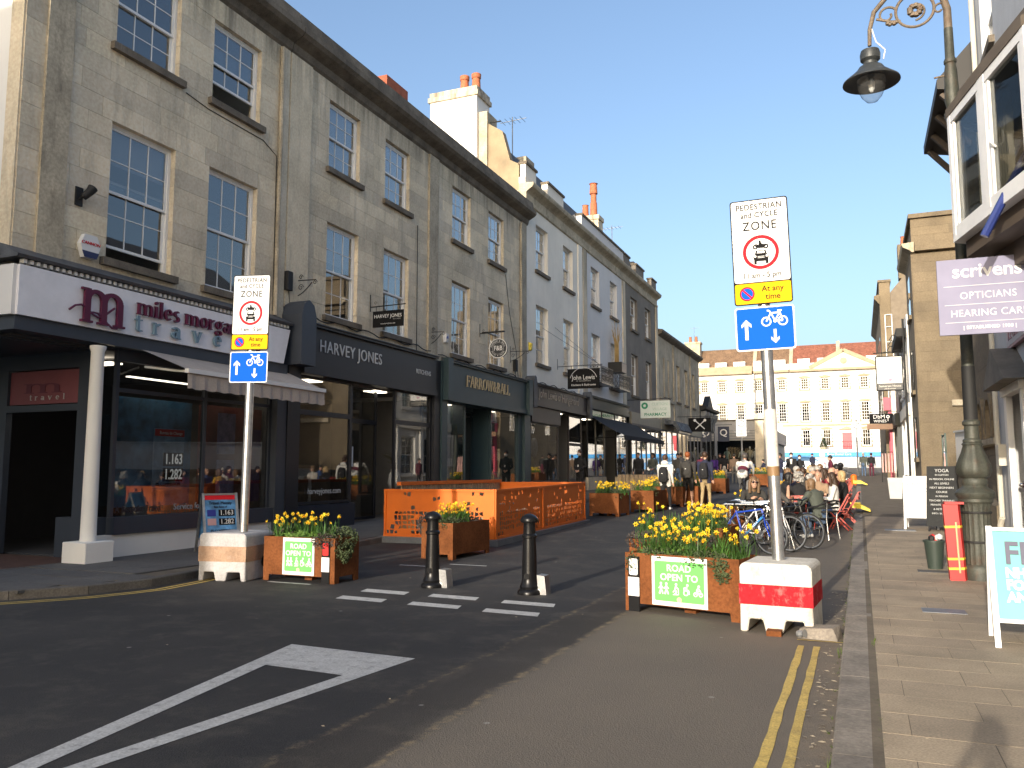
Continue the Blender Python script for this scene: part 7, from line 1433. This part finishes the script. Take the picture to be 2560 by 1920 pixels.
for i, (x, y, z, m, lab) in enumerate(((-1.6, 21.45, .737, M_BEER, 'tall pale pint glass on the first red table'), (-1.2, 21.5, .737, M_BEER, 'amber pint glass on the first red table, kerb side'), (-1.42, 21.75, .737, M_STOUT, 'dark pint glass on the first red table'), (-1.42, 19.6, .746, M_BEER, 'amber glass on the round steel table'), (-1.2, 22.3, .737, M_STOUT, 'dark glass before the blonde woman'))):
    u = thing('pint_glass', lab, 'glass', (x, y, zg(y)+z), group='pint glasses'); MB().lathe([(.028, .003), (.04, .15), (.042, .16)], n=12).build('glass', M_GLASS, u, world=False, smooth=True); MB().lathe([(.024, .006), (.035, .11), (.034, .115)], n=12).build('beer', m, u, world=False, smooth=True)
# wooden pallet bench between the planters on the left
pb_ = thing('wooden_bench', 'slatted timber bench back between the planters under the black awning', 'bench', (-8.4, 33.5, zg(33.5)), R(4)); [ubox('slat', M_WOOD, pb_, -.85+.17*i, -.02, .3, -.7+.17*i, .02, .95, world=False) for i in range(10)]; MB().box(-.85, .02, .4, .85, .5, .46).build('seat', M_WOOD, pb_, world=False); [MB().box(x, .05, 0, x+.07, .45, .4).build('leg', M_WOOD, pb_, world=False) for x in (-.8, .73)]
# street sign poles at the top of the street
for x, y, lab, rz in ((-7.6, 60, 'grey end-of-zone sign pole before the fashion shop', 0), (-.15, 70, 'thin white notice pole before the white terrace', 0)):
    u = thing('sign_pole', lab, 'sign', (x, y, zg(y)), rz); MB().tube([(0, 0, 0), (0, 0, 4.4)], .055, 8).build('pole', M_GALV, u, world=False); MB().box(-.35, -.05, 3.0, .35, -.03, 4.2).build('plate', plain('grey_sign_face', (.55,.57,.6), .5), u, world=False); k = MB(); ringb(k, 0, 3.9, .2, .25, -.06, -.051, 18); stroke(k, [(-.18, 3.72), (.18, 4.08)], .04, -.06, -.051); [k.box(-.25, -.06, 3.1+.1*i, .25, -.051, 3.14+.1*i) for i in range(4)]; k.build('symbols', plain('grey_symbol', (.2,.21,.24), .5), u, world=False)
# parked cars
def car(label, loc, rz, col, L_=4.2, H=1.5):
    t = thing('parked_car', label, 'car', loc, rz, group='cars parked at the top of the street'); W = .86; pts = [(-L_/2, .45), (-L_/2+.05, .8), (-L_/2+.5, .95), (-L_/2+1.2, H), (L_/2-1.3, H), (L_/2-.5, 1.0), (L_/2-.05, .9), (L_/2, .5), (L_/2-.1, .25), (-L_/2+.1, .25)]
    b = MB(); n_ = len(pts); secs = [(-W, .92), (-W+.1, 1.0), (W-.1, 1.0), (W, .92)]
    for y, s_ in secs: b.v += [(x*(.985 if s_ < 1 else 1), y*(1 if z < 1.0 else .8), .25+(z-.25)*(s_ if z > .6 else 1)) for x, z in pts]
    for i in range(3):
        for k in range(n_): b.f.append((i*n_+k, i*n_+(k+1) % n_, (i+1)*n_+(k+1) % n_, (i+1)*n_+k)); b.m.append(0)
    b.f += [tuple(range(n_-1, -1, -1)), tuple(range(3*n_, 4*n_))]; b.m += [0, 0]; b.build('body', plain('car_'+label.split()[0], col, .25, coat=.8), t, world=False, smooth=35)
    for s_ in (-1, 1): MB().prism([(-L_/2+.9, 1.0), (-L_/2+1.35, H-.12), (L_/2-1.45, H-.12), (L_/2-.85, 1.02)], s_*.70-.02 if s_ > 0 else -.80, s_*.80 if s_ > 0 else -.68).build('side_window', M_GL, t, world=False)
    for x in (-L_/2+.75, L_/2-.8):
        for s_ in (-1, 1):
            b = MB(); b.lathe([(.32, -.1), (.33, 0), (.32, .1)], n=18); b.v = [(vx+x, vz+s_*.8, vy+.33) for vx, vy, vz in b.v]; o = b.build('wheel', M_TYRE, t, world=False, smooth=30); b = MB(); b.lathe([(.2, -.11), (.2, .11)], n=14); b.v = [(vx+x, vz+s_*.8, vy+.33) for vx, vy, vz in b.v]; b.build('hub_cap', M_GALV, o, world=False)
    for y in (-.6, .6): MB().box(L_/2-.12, y-.15, .7, L_/2+.0, y+.15, .85).build('tail_light', M_RED, t, world=False)
    return t
car('blue hatchback parked across the top of the street', (-5.2, 86, zg(86)), 0, (.10,.28,.55), 4.2, 1.55); car('navy car partly hidden behind the end pier', (-9.3, 90, zg(90)), 0, (.02,.08,.3), 4.0, 1.45)
# cargo bike shape and orange cone bin far along the kerb
wb_ = thing('orange_bin', 'small orange litter bin at the far end of the tables', 'bin', g_(-.35, 50)); MB().lathe([(.14, 0), (.16, .08), (.17, .5), (.13, .56), (.03, .6)], n=14).build('drum', M_ORANGE, wb_, world=False, smooth=True)
bicycle('bicycle', 'dark bicycle parked far along by the orange bin', g_(-1.1, 51), R(10), M_BBK, M_BBK, None, R(4), False)
# ================================================================ people
SKIN = plain('skin_fair', (.50,.29,.20), .6); SKIN2 = plain('skin_tan', (.36,.19,.12), .6)
def cloth(name, col): return plain('cloth_'+name, col, .9, var=.15)
C_ = {k: cloth(k, v) for k, v in dict(black=(.012,.012,.014), navy=(.018,.022,.05), white=(.62,.61,.58), khaki=(.34,.25,.13), dark=(.035,.033,.03), grey=(.14,.14,.14), green=(.075,.085,.07), maroon=(.10,.012,.03), denim=(.07,.11,.19), yellow=(.62,.33,.03), brown=(.11,.07,.045), purple=(.06,.02,.18), pale=(.45,.42,.38), greydk=(.075,.07,.065), blue=(.05,.1,.25), tan=(.28,.19,.12), red=(.3,.03,.04)).items()}
HAIRM = {k: plain('hair_'+k, v, .55, var=.3) for k, v in dict(black=(.012,.01,.009), brown=(.05,.026,.014), ginger=(.26,.07,.015), blonde=(.42,.29,.14), grey=(.36,.34,.31), dkblonde=(.17,.10,.05)).items()}
SHOE = plain('shoe_dark', (.02,.02,.02), .6); SHOEW = plain('shoe_white', (.6,.6,.58), .6)
def person(label, loc, rz, pose='stand', top='black', bot='denim', hair='brown', style='short', skin=None, h=1.75, shoe=None, shorts=False, sleeves=True, extra=(), head_turn=0, hem=True, vox=.02, wide=1.0, group=None):
    skin = skin or SKIN; s = h/1.75; V = Vector
    t = thing('person', label, 'person', loc, rz, group)
    if pose == 'sit': hipz, hy = .50, 0; chest = V((0, .03, 1.0)); neck = V((0, .05, 1.1)); head = V((0, .08, 1.24))
    elif pose == 'cycle': hipz, hy = .98, -.22; chest = V((0, .22, 1.34)); neck = V((0, .3, 1.42)); head = V((0, .4, 1.54))
    else: hipz, hy = .93, 0; chest = V((0, .0, 1.40)); neck = V((0, .005, 1.50)); head = V((0, .025, 1.635))
    if pose == 'lean': chest = V((0, .14, .98)); neck = V((0, .2, 1.07)); head = V((0, .26, 1.18)); hipz = .5
    sit = pose in ('sit', 'lean'); hip = V((0, hy, hipz)); B = MB(); segs = []       # segs: p, q, radius p, radius q, material slot
    SK, TP, BT, SH = 0, 1, 2, 3
    def tube(P, r, m, n=10):
        P = [V(p) for p in P]; B.tube(P, r, n)
        B.ball(tuple(P[0]), r[0]*.98, 8); B.ball(tuple(P[-1]), r[-1]*.98, 8)
        for i in range(len(P)-1): segs.append((P[i], P[i+1], r[i], r[i+1], m if not isinstance(m, (list, tuple)) else m[i]))
    def loft(rings, m):
        n = 14; k = len(B.v)
        for i, (c, rx, ry) in enumerate(rings):
            c = V(c); d = (V(rings[min(i+1, len(rings)-1)][0])-V(rings[max(i-1, 0)][0])).normalized(); u = V((1, 0, 0)); w_ = d.cross(u)
            for j in range(n): a = 2*math.pi*j/n; B.v.append(tuple(c+u*rx*math.cos(a)+w_*ry*math.sin(a)))
        for i in range(len(rings)-1):
            for j in range(n): B.f.append((k+i*n+j, k+i*n+(j+1) % n, k+(i+1)*n+(j+1) % n, k+(i+1)*n+j)); B.m.append(0)
        B.f += [tuple(k+j for j in range(n-1, -1, -1)), tuple(k+(len(rings)-1)*n+j for j in range(n))]; B.m += [0, 0]
        for i in range(len(rings)-1):
            (c, rx, ry), (c2, rx2, ry2) = rings[i], rings[i+1]
            for dx in (-.55, 0, .55): segs.append((V(c)+V((dx*rx, 0, 0)), V(c2)+V((dx*rx2, 0, 0)), ry, ry2, m))
    L = lambda a, b, f: a+(b-a)*f
    w = wide; base = L(hip, chest, -.14 if hem and not sit else -.02)
    loft([(base, .165*w, .115*w), (L(hip, chest, .15), .16*w, .11*w), (L(hip, chest, .45), .155*w, .105*w), (L(hip, chest, .78), .185*w, .12*w), (chest, .19*w, .11*w), (L(chest, neck, .6), .12, .085), (L(chest, neck, .85), .07, .065)], TP)
    tube([hip+V((0, 0, .0)), hip+V((0, .01, -.05))], [.15*w, .15*w], BT)
    tube([L(chest, neck, .7), neck, L(neck, head, .5)], [.06, .055, .055], SK)
    # head: skull, jaw, nose, ears
    ht = Matrix.Rotation(head_turn, 3, 'Z')
    def hb(p, r, sc): q = head+ht @ V(p); B.ball(tuple(q), r, 12, sc=sc); segs.append((q, q+V((0, 0, .001)), r*min(sc), r*min(sc), SK))
    hb((0, -.012, .03), .1, (.78, .98, 1.0)); hb((0, .03, -.045), .068, (.85, .95, 1.05)); hb((0, .095, -.01), .018, (.8, 1.1, 1.3)); hb((.078, -.01, -.01), .02, (.5, .9, 1.4)); hb((-.078, -.01, -.01), .02, (.5, .9, 1.4))
    sx = .19*w; sh = chest+V((0, 0, .02))
    arms = {'stand': [((.04, .0, -.29), (.05, .05, -.54)), ((-.04, .0, -.29), (-.05, .04, -.54))], 'walk': [((.04, -.1, -.27), (.05, -.02, -.52)), ((-.04, .08, -.27), (-.05, .2, -.48))], 'sit': [((.06, .08, -.27), (-.03, .34, -.24)), ((-.06, .08, -.27), (.03, .36, -.22))], 'lean': [((.08, .16, -.23), (-.08, .34, -.12)), ((-.08, .16, -.23), (.08, .34, -.14))], 'cycle': [((.08, .18, -.2), (.03, .36, -.36)), ((-.08, .18, -.2), (-.03, .36, -.36))], 'hands': [((.06, -.02, -.28), (-.12, .16, -.42)), ((-.06, -.02, -.28), (.12, .16, -.42))], 'photo': [((.1, .1, -.22), (-.1, .34, .05)), ((-.1, .1, -.22), (.1, .34, .05))], 'chin': [((.08, .18, -.22), (-.06, .26, .02)), ((-.06, .1, -.27), (.05, .34, -.24))]}
    ap = arms[pose if pose in arms else 'stand'] if not isinstance(extra, dict) or 'arms' not in extra else arms[extra['arms']]
    for k, sd in enumerate((1, -1)):
        S = sh+V((sd*sx, 0, -.02)); E = S+V(ap[k][0]); W = S+V(ap[k][1]); mlo = TP if sleeves else SK
        tube([S, L(S, E, .5), E], [.068*w, .056*w, .047], TP); tube([E, L(E, W, .4), W], [.046, .045, .033], mlo)
        d = (W-E).normalized(); side = V((1, 0, 0)) if abs(d.x) < .8 else V((0, 1, 0)); side = (side-d*side.dot(d)).normalized()
        palm = W+d*.05; tube([W, palm, W+d*.085], [.03, .034, .03], SK, 8)
        nz = d.cross(side)
        for fi in range(4):
            r0 = W+d*.085+side*(fi-1.5)*.0175; ln = (.06, .072, .068, .052)[fi]; tube([r0, r0+d*ln*.5+nz*.006, r0+d*ln*.85+nz*.02], [.0095, .009, .0075], SK, 6)
        r0 = W+d*.03+side*(-sd)*.03; tube([r0, r0+d*.03-side*sd*.022, r0+d*.06-side*sd*.024], [.012, .011, .009], SK, 6)
    for k, sd in enumerate((1, -1)):
        H = hip+V((sd*.085, 0, -.03))
        if sit: K = V((sd*.12, .42, .50)); A = V((sd*.12, .38-.06*k, .09))
        elif pose == 'cycle': K = V((sd*.12, .18-.1*k, .72-.22*k+.06)); A = V((sd*.12, -.02, .42-.22*k))
        elif pose == 'walk': f = (.14, -.2)[k]; K = V((sd*.09, .12 if k == 0 else -.02, .5)); A = V((sd*.09, f+.02, .09 if k == 0 else .12))
        else: K = V((sd*.1, .015, .5)); A = V((sd*.105, -.01, .09))
        lo = SK if shorts else BT
        tube([H, L(H, K, .5), L(H, K, .9)], [.092*w, .078*w, .064], BT); tube([L(H, K, .88), K, L(K, A, .35), L(K, A, .75), A], [.062 if not shorts else .055, .056 if not shorts else .05, .058 if not shorts else .055, .045 if not shorts else .036, .043 if not shorts else .034], lo)
        tube([A+V((0, -.035, -.045)), A+V((0, .07, -.052)), A+V((0, .16, -.06))], [.042, .04, .03], SH, 8)
    me = B.mesh('body'); tmp = bpy.data.objects.new('tmp', me); COL.objects.link(tmp); md = tmp.modifiers.new('r', 'REMESH'); md.mode = 'VOXEL'; md.voxel_size = vox; md.use_smooth_shade = True
    sm = tmp.modifiers.new('s', 'SMOOTH'); sm.iterations = 1; sm.factor = .4
    dg = bpy.context.evaluated_depsgraph_get(); m2 = bpy.data.meshes.new_from_object(tmp.evaluated_get(dg)); bpy.data.objects.remove(tmp); bpy.data.meshes.remove(me)
    for q in (skin, C_[top], C_[bot], shoe or SHOE): m2.materials.append(q)
    nf = len(m2.polygons); cen = np.empty(nf*3); m2.polygons.foreach_get('center', cen); cen = cen.reshape(-1, 3)
    best = np.full(nf, 9.0); idx = np.zeros(nf, int)
    for p, q, ra, rb, m in segs:
        p = np.array(p); d = np.array(q)-p; f = np.clip(((cen-p) @ d)/max(d @ d, 1e-9), 0, 1); dist = np.linalg.norm(cen-p-f[:, None]*d, axis=1)-(ra+(rb-ra)*f); c = dist < best; best[c] = dist[c]; idx[c] = m
    m2.polygons.foreach_set('material_index', idx); m2.polygons.foreach_set('use_smooth', [True]*nf); m2.transform(Matrix.Scale(s, 4)); m2.name = 'body'
    body = link('body', m2, t)
    def child(name, b, m, sm_=True):
        b.v = [tuple((head+ht @ (V(v)))*s) for v in b.v]; return b.build(name, m, t, world=False, smooth=sm_)
    if style != 'bald':
        b = MB(); hm = HAIRM.get(hair) or HAIRM['brown']
        b.ball((0, -.025, .05), .108, 14, sc=(.84, .98, .96))
        if style in ('bob', 'long', 'bun'):
            b.ball((0, -.045, .0), .1, 12, sc=(.95, .8, 1.25))
            for sd in (-1, 1): b.tube([(sd*.07, .03, .09), (sd*.092, .02, .0), (sd*.09, .0, -.12 if style != 'long' else -.2)], [.03, .034, .03], 8)
        if style == 'bob': b.ball((0, -.05, -.09), .1, 12, sc=(1.0, .7, .7))
        if style == 'long': b.tube([(0, -.06, .0), (0, -.085, -.12), (0, -.1, -.27), (0, -.1, -.34)], [.085, .085, .07, .03], 10)
        if style == 'curly':
            for i in range(40): a = random.uniform(0, 6.28); z = random.uniform(-.08, .14); r = .1 if z < .09 else .07; b.ball((r*math.cos(a)*.95, min(.03, r*math.sin(a)*1.05)-.03, z), .038, 6)
        child('hair', b, hm)
    ex = extra if isinstance(extra, dict) else {k: 1 for k in extra}
    b = MB(); [b.ball((sd*.032, .088, .022), .0095, 6) for sd in (-1, 1)]; b.ball((0, .092, -.062), .012, 6, sc=(1.8, .5, .35)); child('eyes_and_mouth', b, plain('face_dark', (.10,.03,.025), .5))
    if 'sunglasses' in ex: b = MB(); [b.ball((sd*.036, .093, .022), .03, 10, sc=(1.05, .35, .8)) for sd in (-1, 1)]; b.tube([(-.08, 0, .03), (-.06, .085, .03), (.06, .085, .03), (.08, 0, .03)], .006, 5); child('sunglasses', b, plain('dark_lens', (.02,.008,.01), .2))
    if 'mask' in ex: b = MB(); b.ball((0, .045, -.04), .075, 12, sc=(.98, .98, .8)); child('face_mask', b, M_SIGNW)
    if 'cap' in ex: b = MB(); b.ball((0, -.01, .07), .112, 12, sc=(.9, 1.05, .72)); b.box(-.06, .06, .06, .06, .19, .07); child('cap', b, C_['navy'])
    if 'helmet' in ex: b = MB(); b.ball((0, -.02, .06), .13, 14, sc=(.85, 1.1, .78)); [b.tube([(x, -.14, .1), (x, 0, .165), (x, .1, .12)], .016, 6) for x in (-.05, 0, .05)]; child('helmet', b, plain('helmet_shell', (.10,.085,.07), .4))
    if 'specs' in ex: b = MB(); [ringb(b, sd*.036, .02, .022, .028, .092, .1, 12) for sd in (-1, 1)]; b.tube([(-.08, 0, .03), (-.06, .09, .03), (.06, .09, .03), (.08, 0, .03)], .004, 5); child('spectacles', b, M_BLACKM)
    if 'badge' in ex: b = MB(); b.box(-.05, .14, -.52, .0, .15, -.44); child('badge', b, M_SIGNW, False)
    if 'shirt' in ex: b = MB(); b.add([(-.06, .125, -.2), (.06, .125, -.2), (.03, .128, -.45), (-.03, .128, -.45)], [(0, 1, 2, 3)]); child('shirt_front', b, C_['white'], False)
    if 'hood' in ex: b = MB(); b.ball((0, -.09, -.13), .12, 12, sc=(1.05, .7, .7)); child('hood', b, C_[top])
    return t
def backpack(label, who, h=.48, wd=.3, m='black', zc=1.2, dy=-.2):
    t = thing('backpack', label, 'backpack', who.location+Vector((0, 0, zc)), who.rotation_euler.z, group='backpacks'); b = MB(); n = 10; rs = [(-h/2, .6), (-h/2+.03, .92), (-h/4, 1), (h/4, .95), (h/2-.06, .8), (h/2, .45)]
    for z, f in rs:
        for i in range(16): a = 2*math.pi*i/16; cx, sy = math.cos(a), math.sin(a); b.v.append((math.copysign(abs(cx)**.6, cx)*wd/2*f, dy+math.copysign(abs(sy)**.6, sy)*.085*f, z))
    for i in range(len(rs)-1):
        for j in range(16): b.f.append((i*16+j, i*16+(j+1) % 16, (i+1)*16+(j+1) % 16, (i+1)*16+j)); b.m.append(0)
    b.f += [tuple(range(15, -1, -1)), tuple(range(80, 96))]; b.m += [0, 0]; b.build('bag', C_[m], t, world=False, smooth=50)
    k = MB(); k.ball((0, dy-.075, -h*.15), .12, 10, sc=(wd/.3*.95, .3, 1)); k.build('front_pocket', C_[m], t, world=False, smooth=True)
    for sd in (-1, 1): MB().tube([(sd*.08, dy+.04, h*.42), (sd*.12, dy+.2, h*.55), (sd*.14, dy+.33, h*.3), (sd*.13, dy+.32, -h*.1), (sd*.13, dy+.08, -h*.35)], .02, 6).build('strap', C_[m], t, world=False, smooth=True)
    MB().box(-.02, dy-.115, h*.05, .015, dy-.11, h*.09).build('badge', M_SIGNW, t, world=False); return t
gp = lambda x, y, e=0: (x, y, zg(y)+e)
G1, G2, G3 = 'people walking up the street', 'people drinking at the tables', 'people standing near the shops'
person('masked man in black suit standing at the brown kitchen shop door', gp(-10.42, 32, .12), R(165), 'hands', 'black', 'black', 'brown', 'short', h=1.84, extra={'mask': 1, 'badge': 1, 'shirt': 0} and {'mask': 1, 'badge': 1}, group=G3)
a = person('walker in white hooded jacket and black trousers seen from behind', gp(-5.85, 26.9), R(-8), 'walk', 'white', 'black', 'brown', 'short', h=1.76, shoe=SHOEW, extra=('hood',), wide=1.1, group=G1, vox=.016); backpack('black backpack on the walker in the white jacket', a, .5, .3, 'black', 1.14)
a = person('ginger haired walker in dark jacket and black shorts', gp(-5.5, 28.9), R(-4), 'walk', 'dark', 'black', 'ginger', 'short', h=1.84, shorts=True, shoe=SHOEW, wide=1.1, group=G1, vox=.016); backpack('large charcoal backpack on the ginger haired walker', a, .56, .36, 'dark', 1.24)
a = person('walker in navy jumper and khaki trousers seen from behind', gp(-4.84, 28.5), R(-6), 'walk', 'navy', 'khaki', 'brown', 'short', h=1.84, shoe=SHOEW, wide=1.05, group=G1, vox=.016); backpack('slim black backpack on the walker in khaki trousers', a, .55, .28, 'black', 1.22)
cy = person('helmeted cyclist in white and maroon top riding away', gp(-4.05, 32.2), R(-3), 'cycle', 'white', 'grey', 'black', 'short', h=1.85, extra=('helmet',), wide=1.15, group=G1, vox=.018)
b = MB(); b.tube([(0, -.16, 1.08), (0, -.06, 1.2)], [.2, .195], 14); b.build('maroon_hem', C_['maroon'], cy, world=False, smooth=True); k = MB(); ringb(k, 0, 0, .045, .06, 0, .004, 6); o = k.build('jersey_emblem', M_SIGNB, cy, world=False); o.location = (0, -.02, 1.5); o.rotation_euler = (R(-50), 0, 0)
bicycle('bicycle', 'dark bicycle ridden by the helmeted cyclist', gp(-4.05, 32.25), R(87), M_BBK, M_BBK, None, 0, False, 'ridden bicycle')
person('dark silhouetted person in a long black coat under the black awning', gp(-9.76, 39, .12), R(170), 'stand', 'black', 'black', 'black', 'short', h=1.72, wide=1.1, group=G3)
person('curly haired person in dark green coat under the black awning', gp(-9.35, 40.2, .12), R(175), 'hands', 'green', 'denim', 'black', 'curly', skin=SKIN2, h=1.7, group=G3)
person('man in dark buttoned jacket by the pharmacy window', gp(-8.69, 43), R(190), 'stand', 'greydk', 'denim', 'black', 'short', h=1.8, group=G3)
person('person in grey top facing the pharmacy window', gp(-9.2, 46.5, .1), R(60), 'stand', 'grey', 'black', 'brown', 'short', h=1.75, group=G3)
person('person in maroon top beyond the navy jumper walker', gp(-7.82, 45), R(0), 'walk', 'maroon', 'black', 'black', 'short', h=1.78, group=G1)
a = person('long dark haired walker with a purple backpack', gp(-8.25, 52), R(-10), 'walk', 'purple', 'denim', 'black', 'long', h=1.68, group=G1); backpack('purple backpack on the long dark haired walker', a, .5, .32, 'purple', 1.15)
person('man in black printed t-shirt and pale shorts walking towards the camera', gp(-7.95, 54), R(180), 'walk', 'black', 'pale', 'brown', 'short', h=1.75, shorts=True, sleeves=False, group=G1)
person('man in black top close behind the printed t-shirt', gp(-8.6, 56.5), R(180), 'walk', 'black', 'dark', 'brown', 'short', h=1.78, group=G1)
person('person in brown coat before the fashion shop window', gp(-6.94, 51), R(10), 'stand', 'brown', 'dark', 'black', 'short', h=1.76, group=G3)
person('waiter in navy jacket left of the masked staff', gp(-3.71, 44), R(120), 'hands', 'navy', 'denim', 'black', 'short', h=1.76, group=G3)
person('masked waiter in black suit with open white shirt', gp(-3.32, 46), R(180), 'stand', 'black', 'black', 'black', 'short', h=1.8, extra=('mask', 'shirt'), group=G3)
person('shorter masked waiter in black beside the suited waiter', gp(-2.95, 46.6), R(185), 'hands', 'black', 'black', 'brown', 'short', h=1.68, extra=('mask',), group=G3)
person('stooped person in long grey-green coat and jeans far up the pavement', gp(.24, 66), R(-20), 'stand', 'green', 'denim', 'grey', 'short', h=1.78, wide=1.15, group=G3)
person('person in dark jacket and maroon trousers beside the grey-green coat', gp(.77, 66), R(-10), 'stand', 'black', 'maroon', 'brown', 'short', h=1.76, extra=('cap',), group=G3)
person('man in dark cap standing by the blue car', gp(-3.76, 76), R(150), 'stand', 'navy', 'dark', 'black', 'short', h=1.75, extra=('cap',), group=G3)
person('dark haired person in maroon jacket standing beyond the tables', gp(-1.25, 41), R(100), 'stand', 'maroon', 'black', 'black', 'short', h=1.65, group=G3)
ph_ = person('photographer standing behind the viewpoint holding up a small camera', (-.03, -.66, 0), R(0), 'photo', 'dark', 'denim', 'brown', 'short', h=1.74, group='photographer')
kk = thing('compact_camera', 'small black camera held up by the photographer', 'camera', (-.02, -.2, 1.49)); MB().cbox(-.06, -.03, -.035, .06, .03, .04, .008).build('camera_body', M_BLACKM, kk, world=False); MB().lathe([(.025, 0), (.025, .03)], n=12).build('lens_ring', M_BLACKM, kk, world=False)
# seated drinkers
person('woman in red-brown sunglasses seated behind the bike hoops', gp(-2.2, 18.7), R(200), 'lean', 'dark', 'black', 'dkblonde', 'long', h=1.78, extra=('sunglasses',), vox=.014, group=G2)
person('person in dark t-shirt with chin on hand behind the sign pole', gp(-1.78, 18.95), R(-60), 'sit', 'greydk', 'black', 'brown', 'short', h=1.78, sleeves=False, extra={'arms': 'chin'}, vox=.016, group=G2)
person('woman in green-grey jacket sitting on the black chair', gp(-.82, 19.2), R(55), 'lean', 'green', 'denim', 'dkblonde', 'bob', h=1.7, shoe=SHOEW, wide=1.12, vox=.014, group=G2)
person('drinker in black hooded top facing the kerb', gp(-1.85, 21.2), R(-78), 'lean', 'black', 'black', 'black', 'bob', h=1.8, extra=('hood',), wide=1.1, vox=.016, group=G2)
person('grey haired drinker in black seen from behind', gp(-1.35, 20.75), R(8), 'sit', 'black', 'dark', 'grey', 'curly', h=1.76, vox=.016, group=G2)
person('bald man in tan jumper behind the green-grey jacket', gp(-1.0, 22.9), R(170), 'sit', 'tan', 'denim', 'grey', 'bald', h=1.72, vox=.018, group=G2)
person('long haired woman in white blouse and sunglasses by the kerb', gp(-.58, 21.4), R(95), 'sit', 'white', 'blue', 'brown', 'long', h=1.72, extra=('sunglasses',), vox=.014, group=G2)
person('blonde woman in black leather jacket by the kerb', gp(-.38, 22.4), R(85), 'sit', 'black', 'black', 'blonde', 'bob', h=1.74, extra=('sunglasses',), vox=.016, group=G2)
person('grey haired man in glasses facing the camera', gp(-1.15, 25.8), R(180), 'sit', 'pale', 'grey', 'grey', 'short', h=1.8, extra=('specs',), vox=.018, group=G2)
person('bald pale man in blue shirt at the middle table', gp(-.68, 25.3), R(100), 'sit', 'blue', 'grey', 'grey', 'bald', h=1.78, group=G2)
person('dark bearded man in maroon at the kerb side', gp(-.58, 26.7), R(110), 'sit', 'maroon', 'denim', 'black', 'short', h=1.84, group=G2)
person('woman in yellow top at the middle table', gp(-1.95, 24.7), R(-80), 'sit', 'yellow', 'dark', 'dkblonde', 'bob', h=1.76, group=G2)
person('brown haired drinker in dark shirt at the middle table', gp(-1.45, 24.1), R(0), 'sit', 'dark', 'dark', 'brown', 'short', h=1.8, group=G2)
person('drinker in sunglasses at the far table', gp(-1.3, 31.2), R(180), 'sit', 'pale', 'denim', 'dkblonde', 'bob', h=1.78, extra=('sunglasses',), group=G2)
person('white haired drinker in tan near the daffodils', gp(-1.9, 27.5), R(-90), 'sit', 'tan', 'dark', 'grey', 'short', h=1.76, group=G2)
person('blonde drinker in pale pink beyond the grey haired man', gp(-1.3, 29.3), R(160), 'sit', 'pale', 'denim', 'blonde', 'long', h=1.74, group=G2)
for i, (x, y, a_, tc, hc, st_) in enumerate(((-1.75, 22.3, -85, 'navy', 'brown', 'short'), (-.85, 23.9, 100, 'red', 'brown', 'long'), (-1.9, 25.9, -95, 'white', 'dkblonde', 'bob'), (-.55, 28.4, 95, 'black', 'black', 'short'), (-1.7, 29.0, -100, 'pale', 'grey', 'short'), (-.7, 30.4, 90, 'grey', 'brown', 'bob'), (-1.9, 31.6, -80, 'black', 'blonde', 'long'), (-.6, 32.6, 100, 'blue', 'black', 'short'), (-1.6, 33.6, 180, 'tan', 'brown', 'short'))):
    lb = ['navy jumper between the hooded drinker and the yellow top', 'red top behind the blonde woman', 'white shirt behind the yellow top', 'black top past the bearded man', 'cream top and grey hair by the daffodils', 'grey top farther along the kerb', 'black top with long blonde hair at the far tables', 'blue shirt at the far kerb side', 'tan jacket at the last table'][i]
    person('seated drinker in '+lb, gp(x, y), R(a_), 'sit' if i % 2 else 'lean', tc, 'denim', hc, st_, h=1.78, group=G2, vox=.024); folding_chair('coral red folding chair under the '+lb, gp(x, y), R(a_))
for x, y in ((-1.2, 28.9), (-1.25, 32.2)): folding_table('coral red slatted folding table among the far drinkers at '+('the planter' if y < 30 else 'the end'), gp(x, y), 0)
for i, (x, y, tc, hc) in enumerate(((-7.2, 62, 'blue', 'black'), (-6.4, 62.5, 'navy', 'black'), (-5.8, 61.5, 'grey', 'brown'))): person(['seated person in blue outside the fashion shop', 'seated person in navy outside the fashion shop', 'seated person in grey outside the fashion shop'][i], gp(x, y), R(150-30*i), 'sit', tc, 'denim', hc, 'short', h=1.75, group=G3)
for x, y in ((-7.2, 62), (-6.4, 62.5), (-5.8, 61.5)):
    u = thing('stool', 'low black stool under the '+{-7.2: 'blue', -6.4: 'navy', -5.8: 'grey'}[x]+' seated person outside the fashion shop', 'stool', gp(x, y), group='stools'); MB().lathe([(.18, .38), (.19, .4), (.18, .42)], n=12).build('seat', M_BLACKM, u, world=False); [MB().tube([(.14*math.cos(a), .14*math.sin(a), 0), (.08*math.cos(a), .08*math.sin(a), .38)], .015, 5).build('leg', M_BLACKM, u, world=False) for a in (0, 2.1, 4.2)]
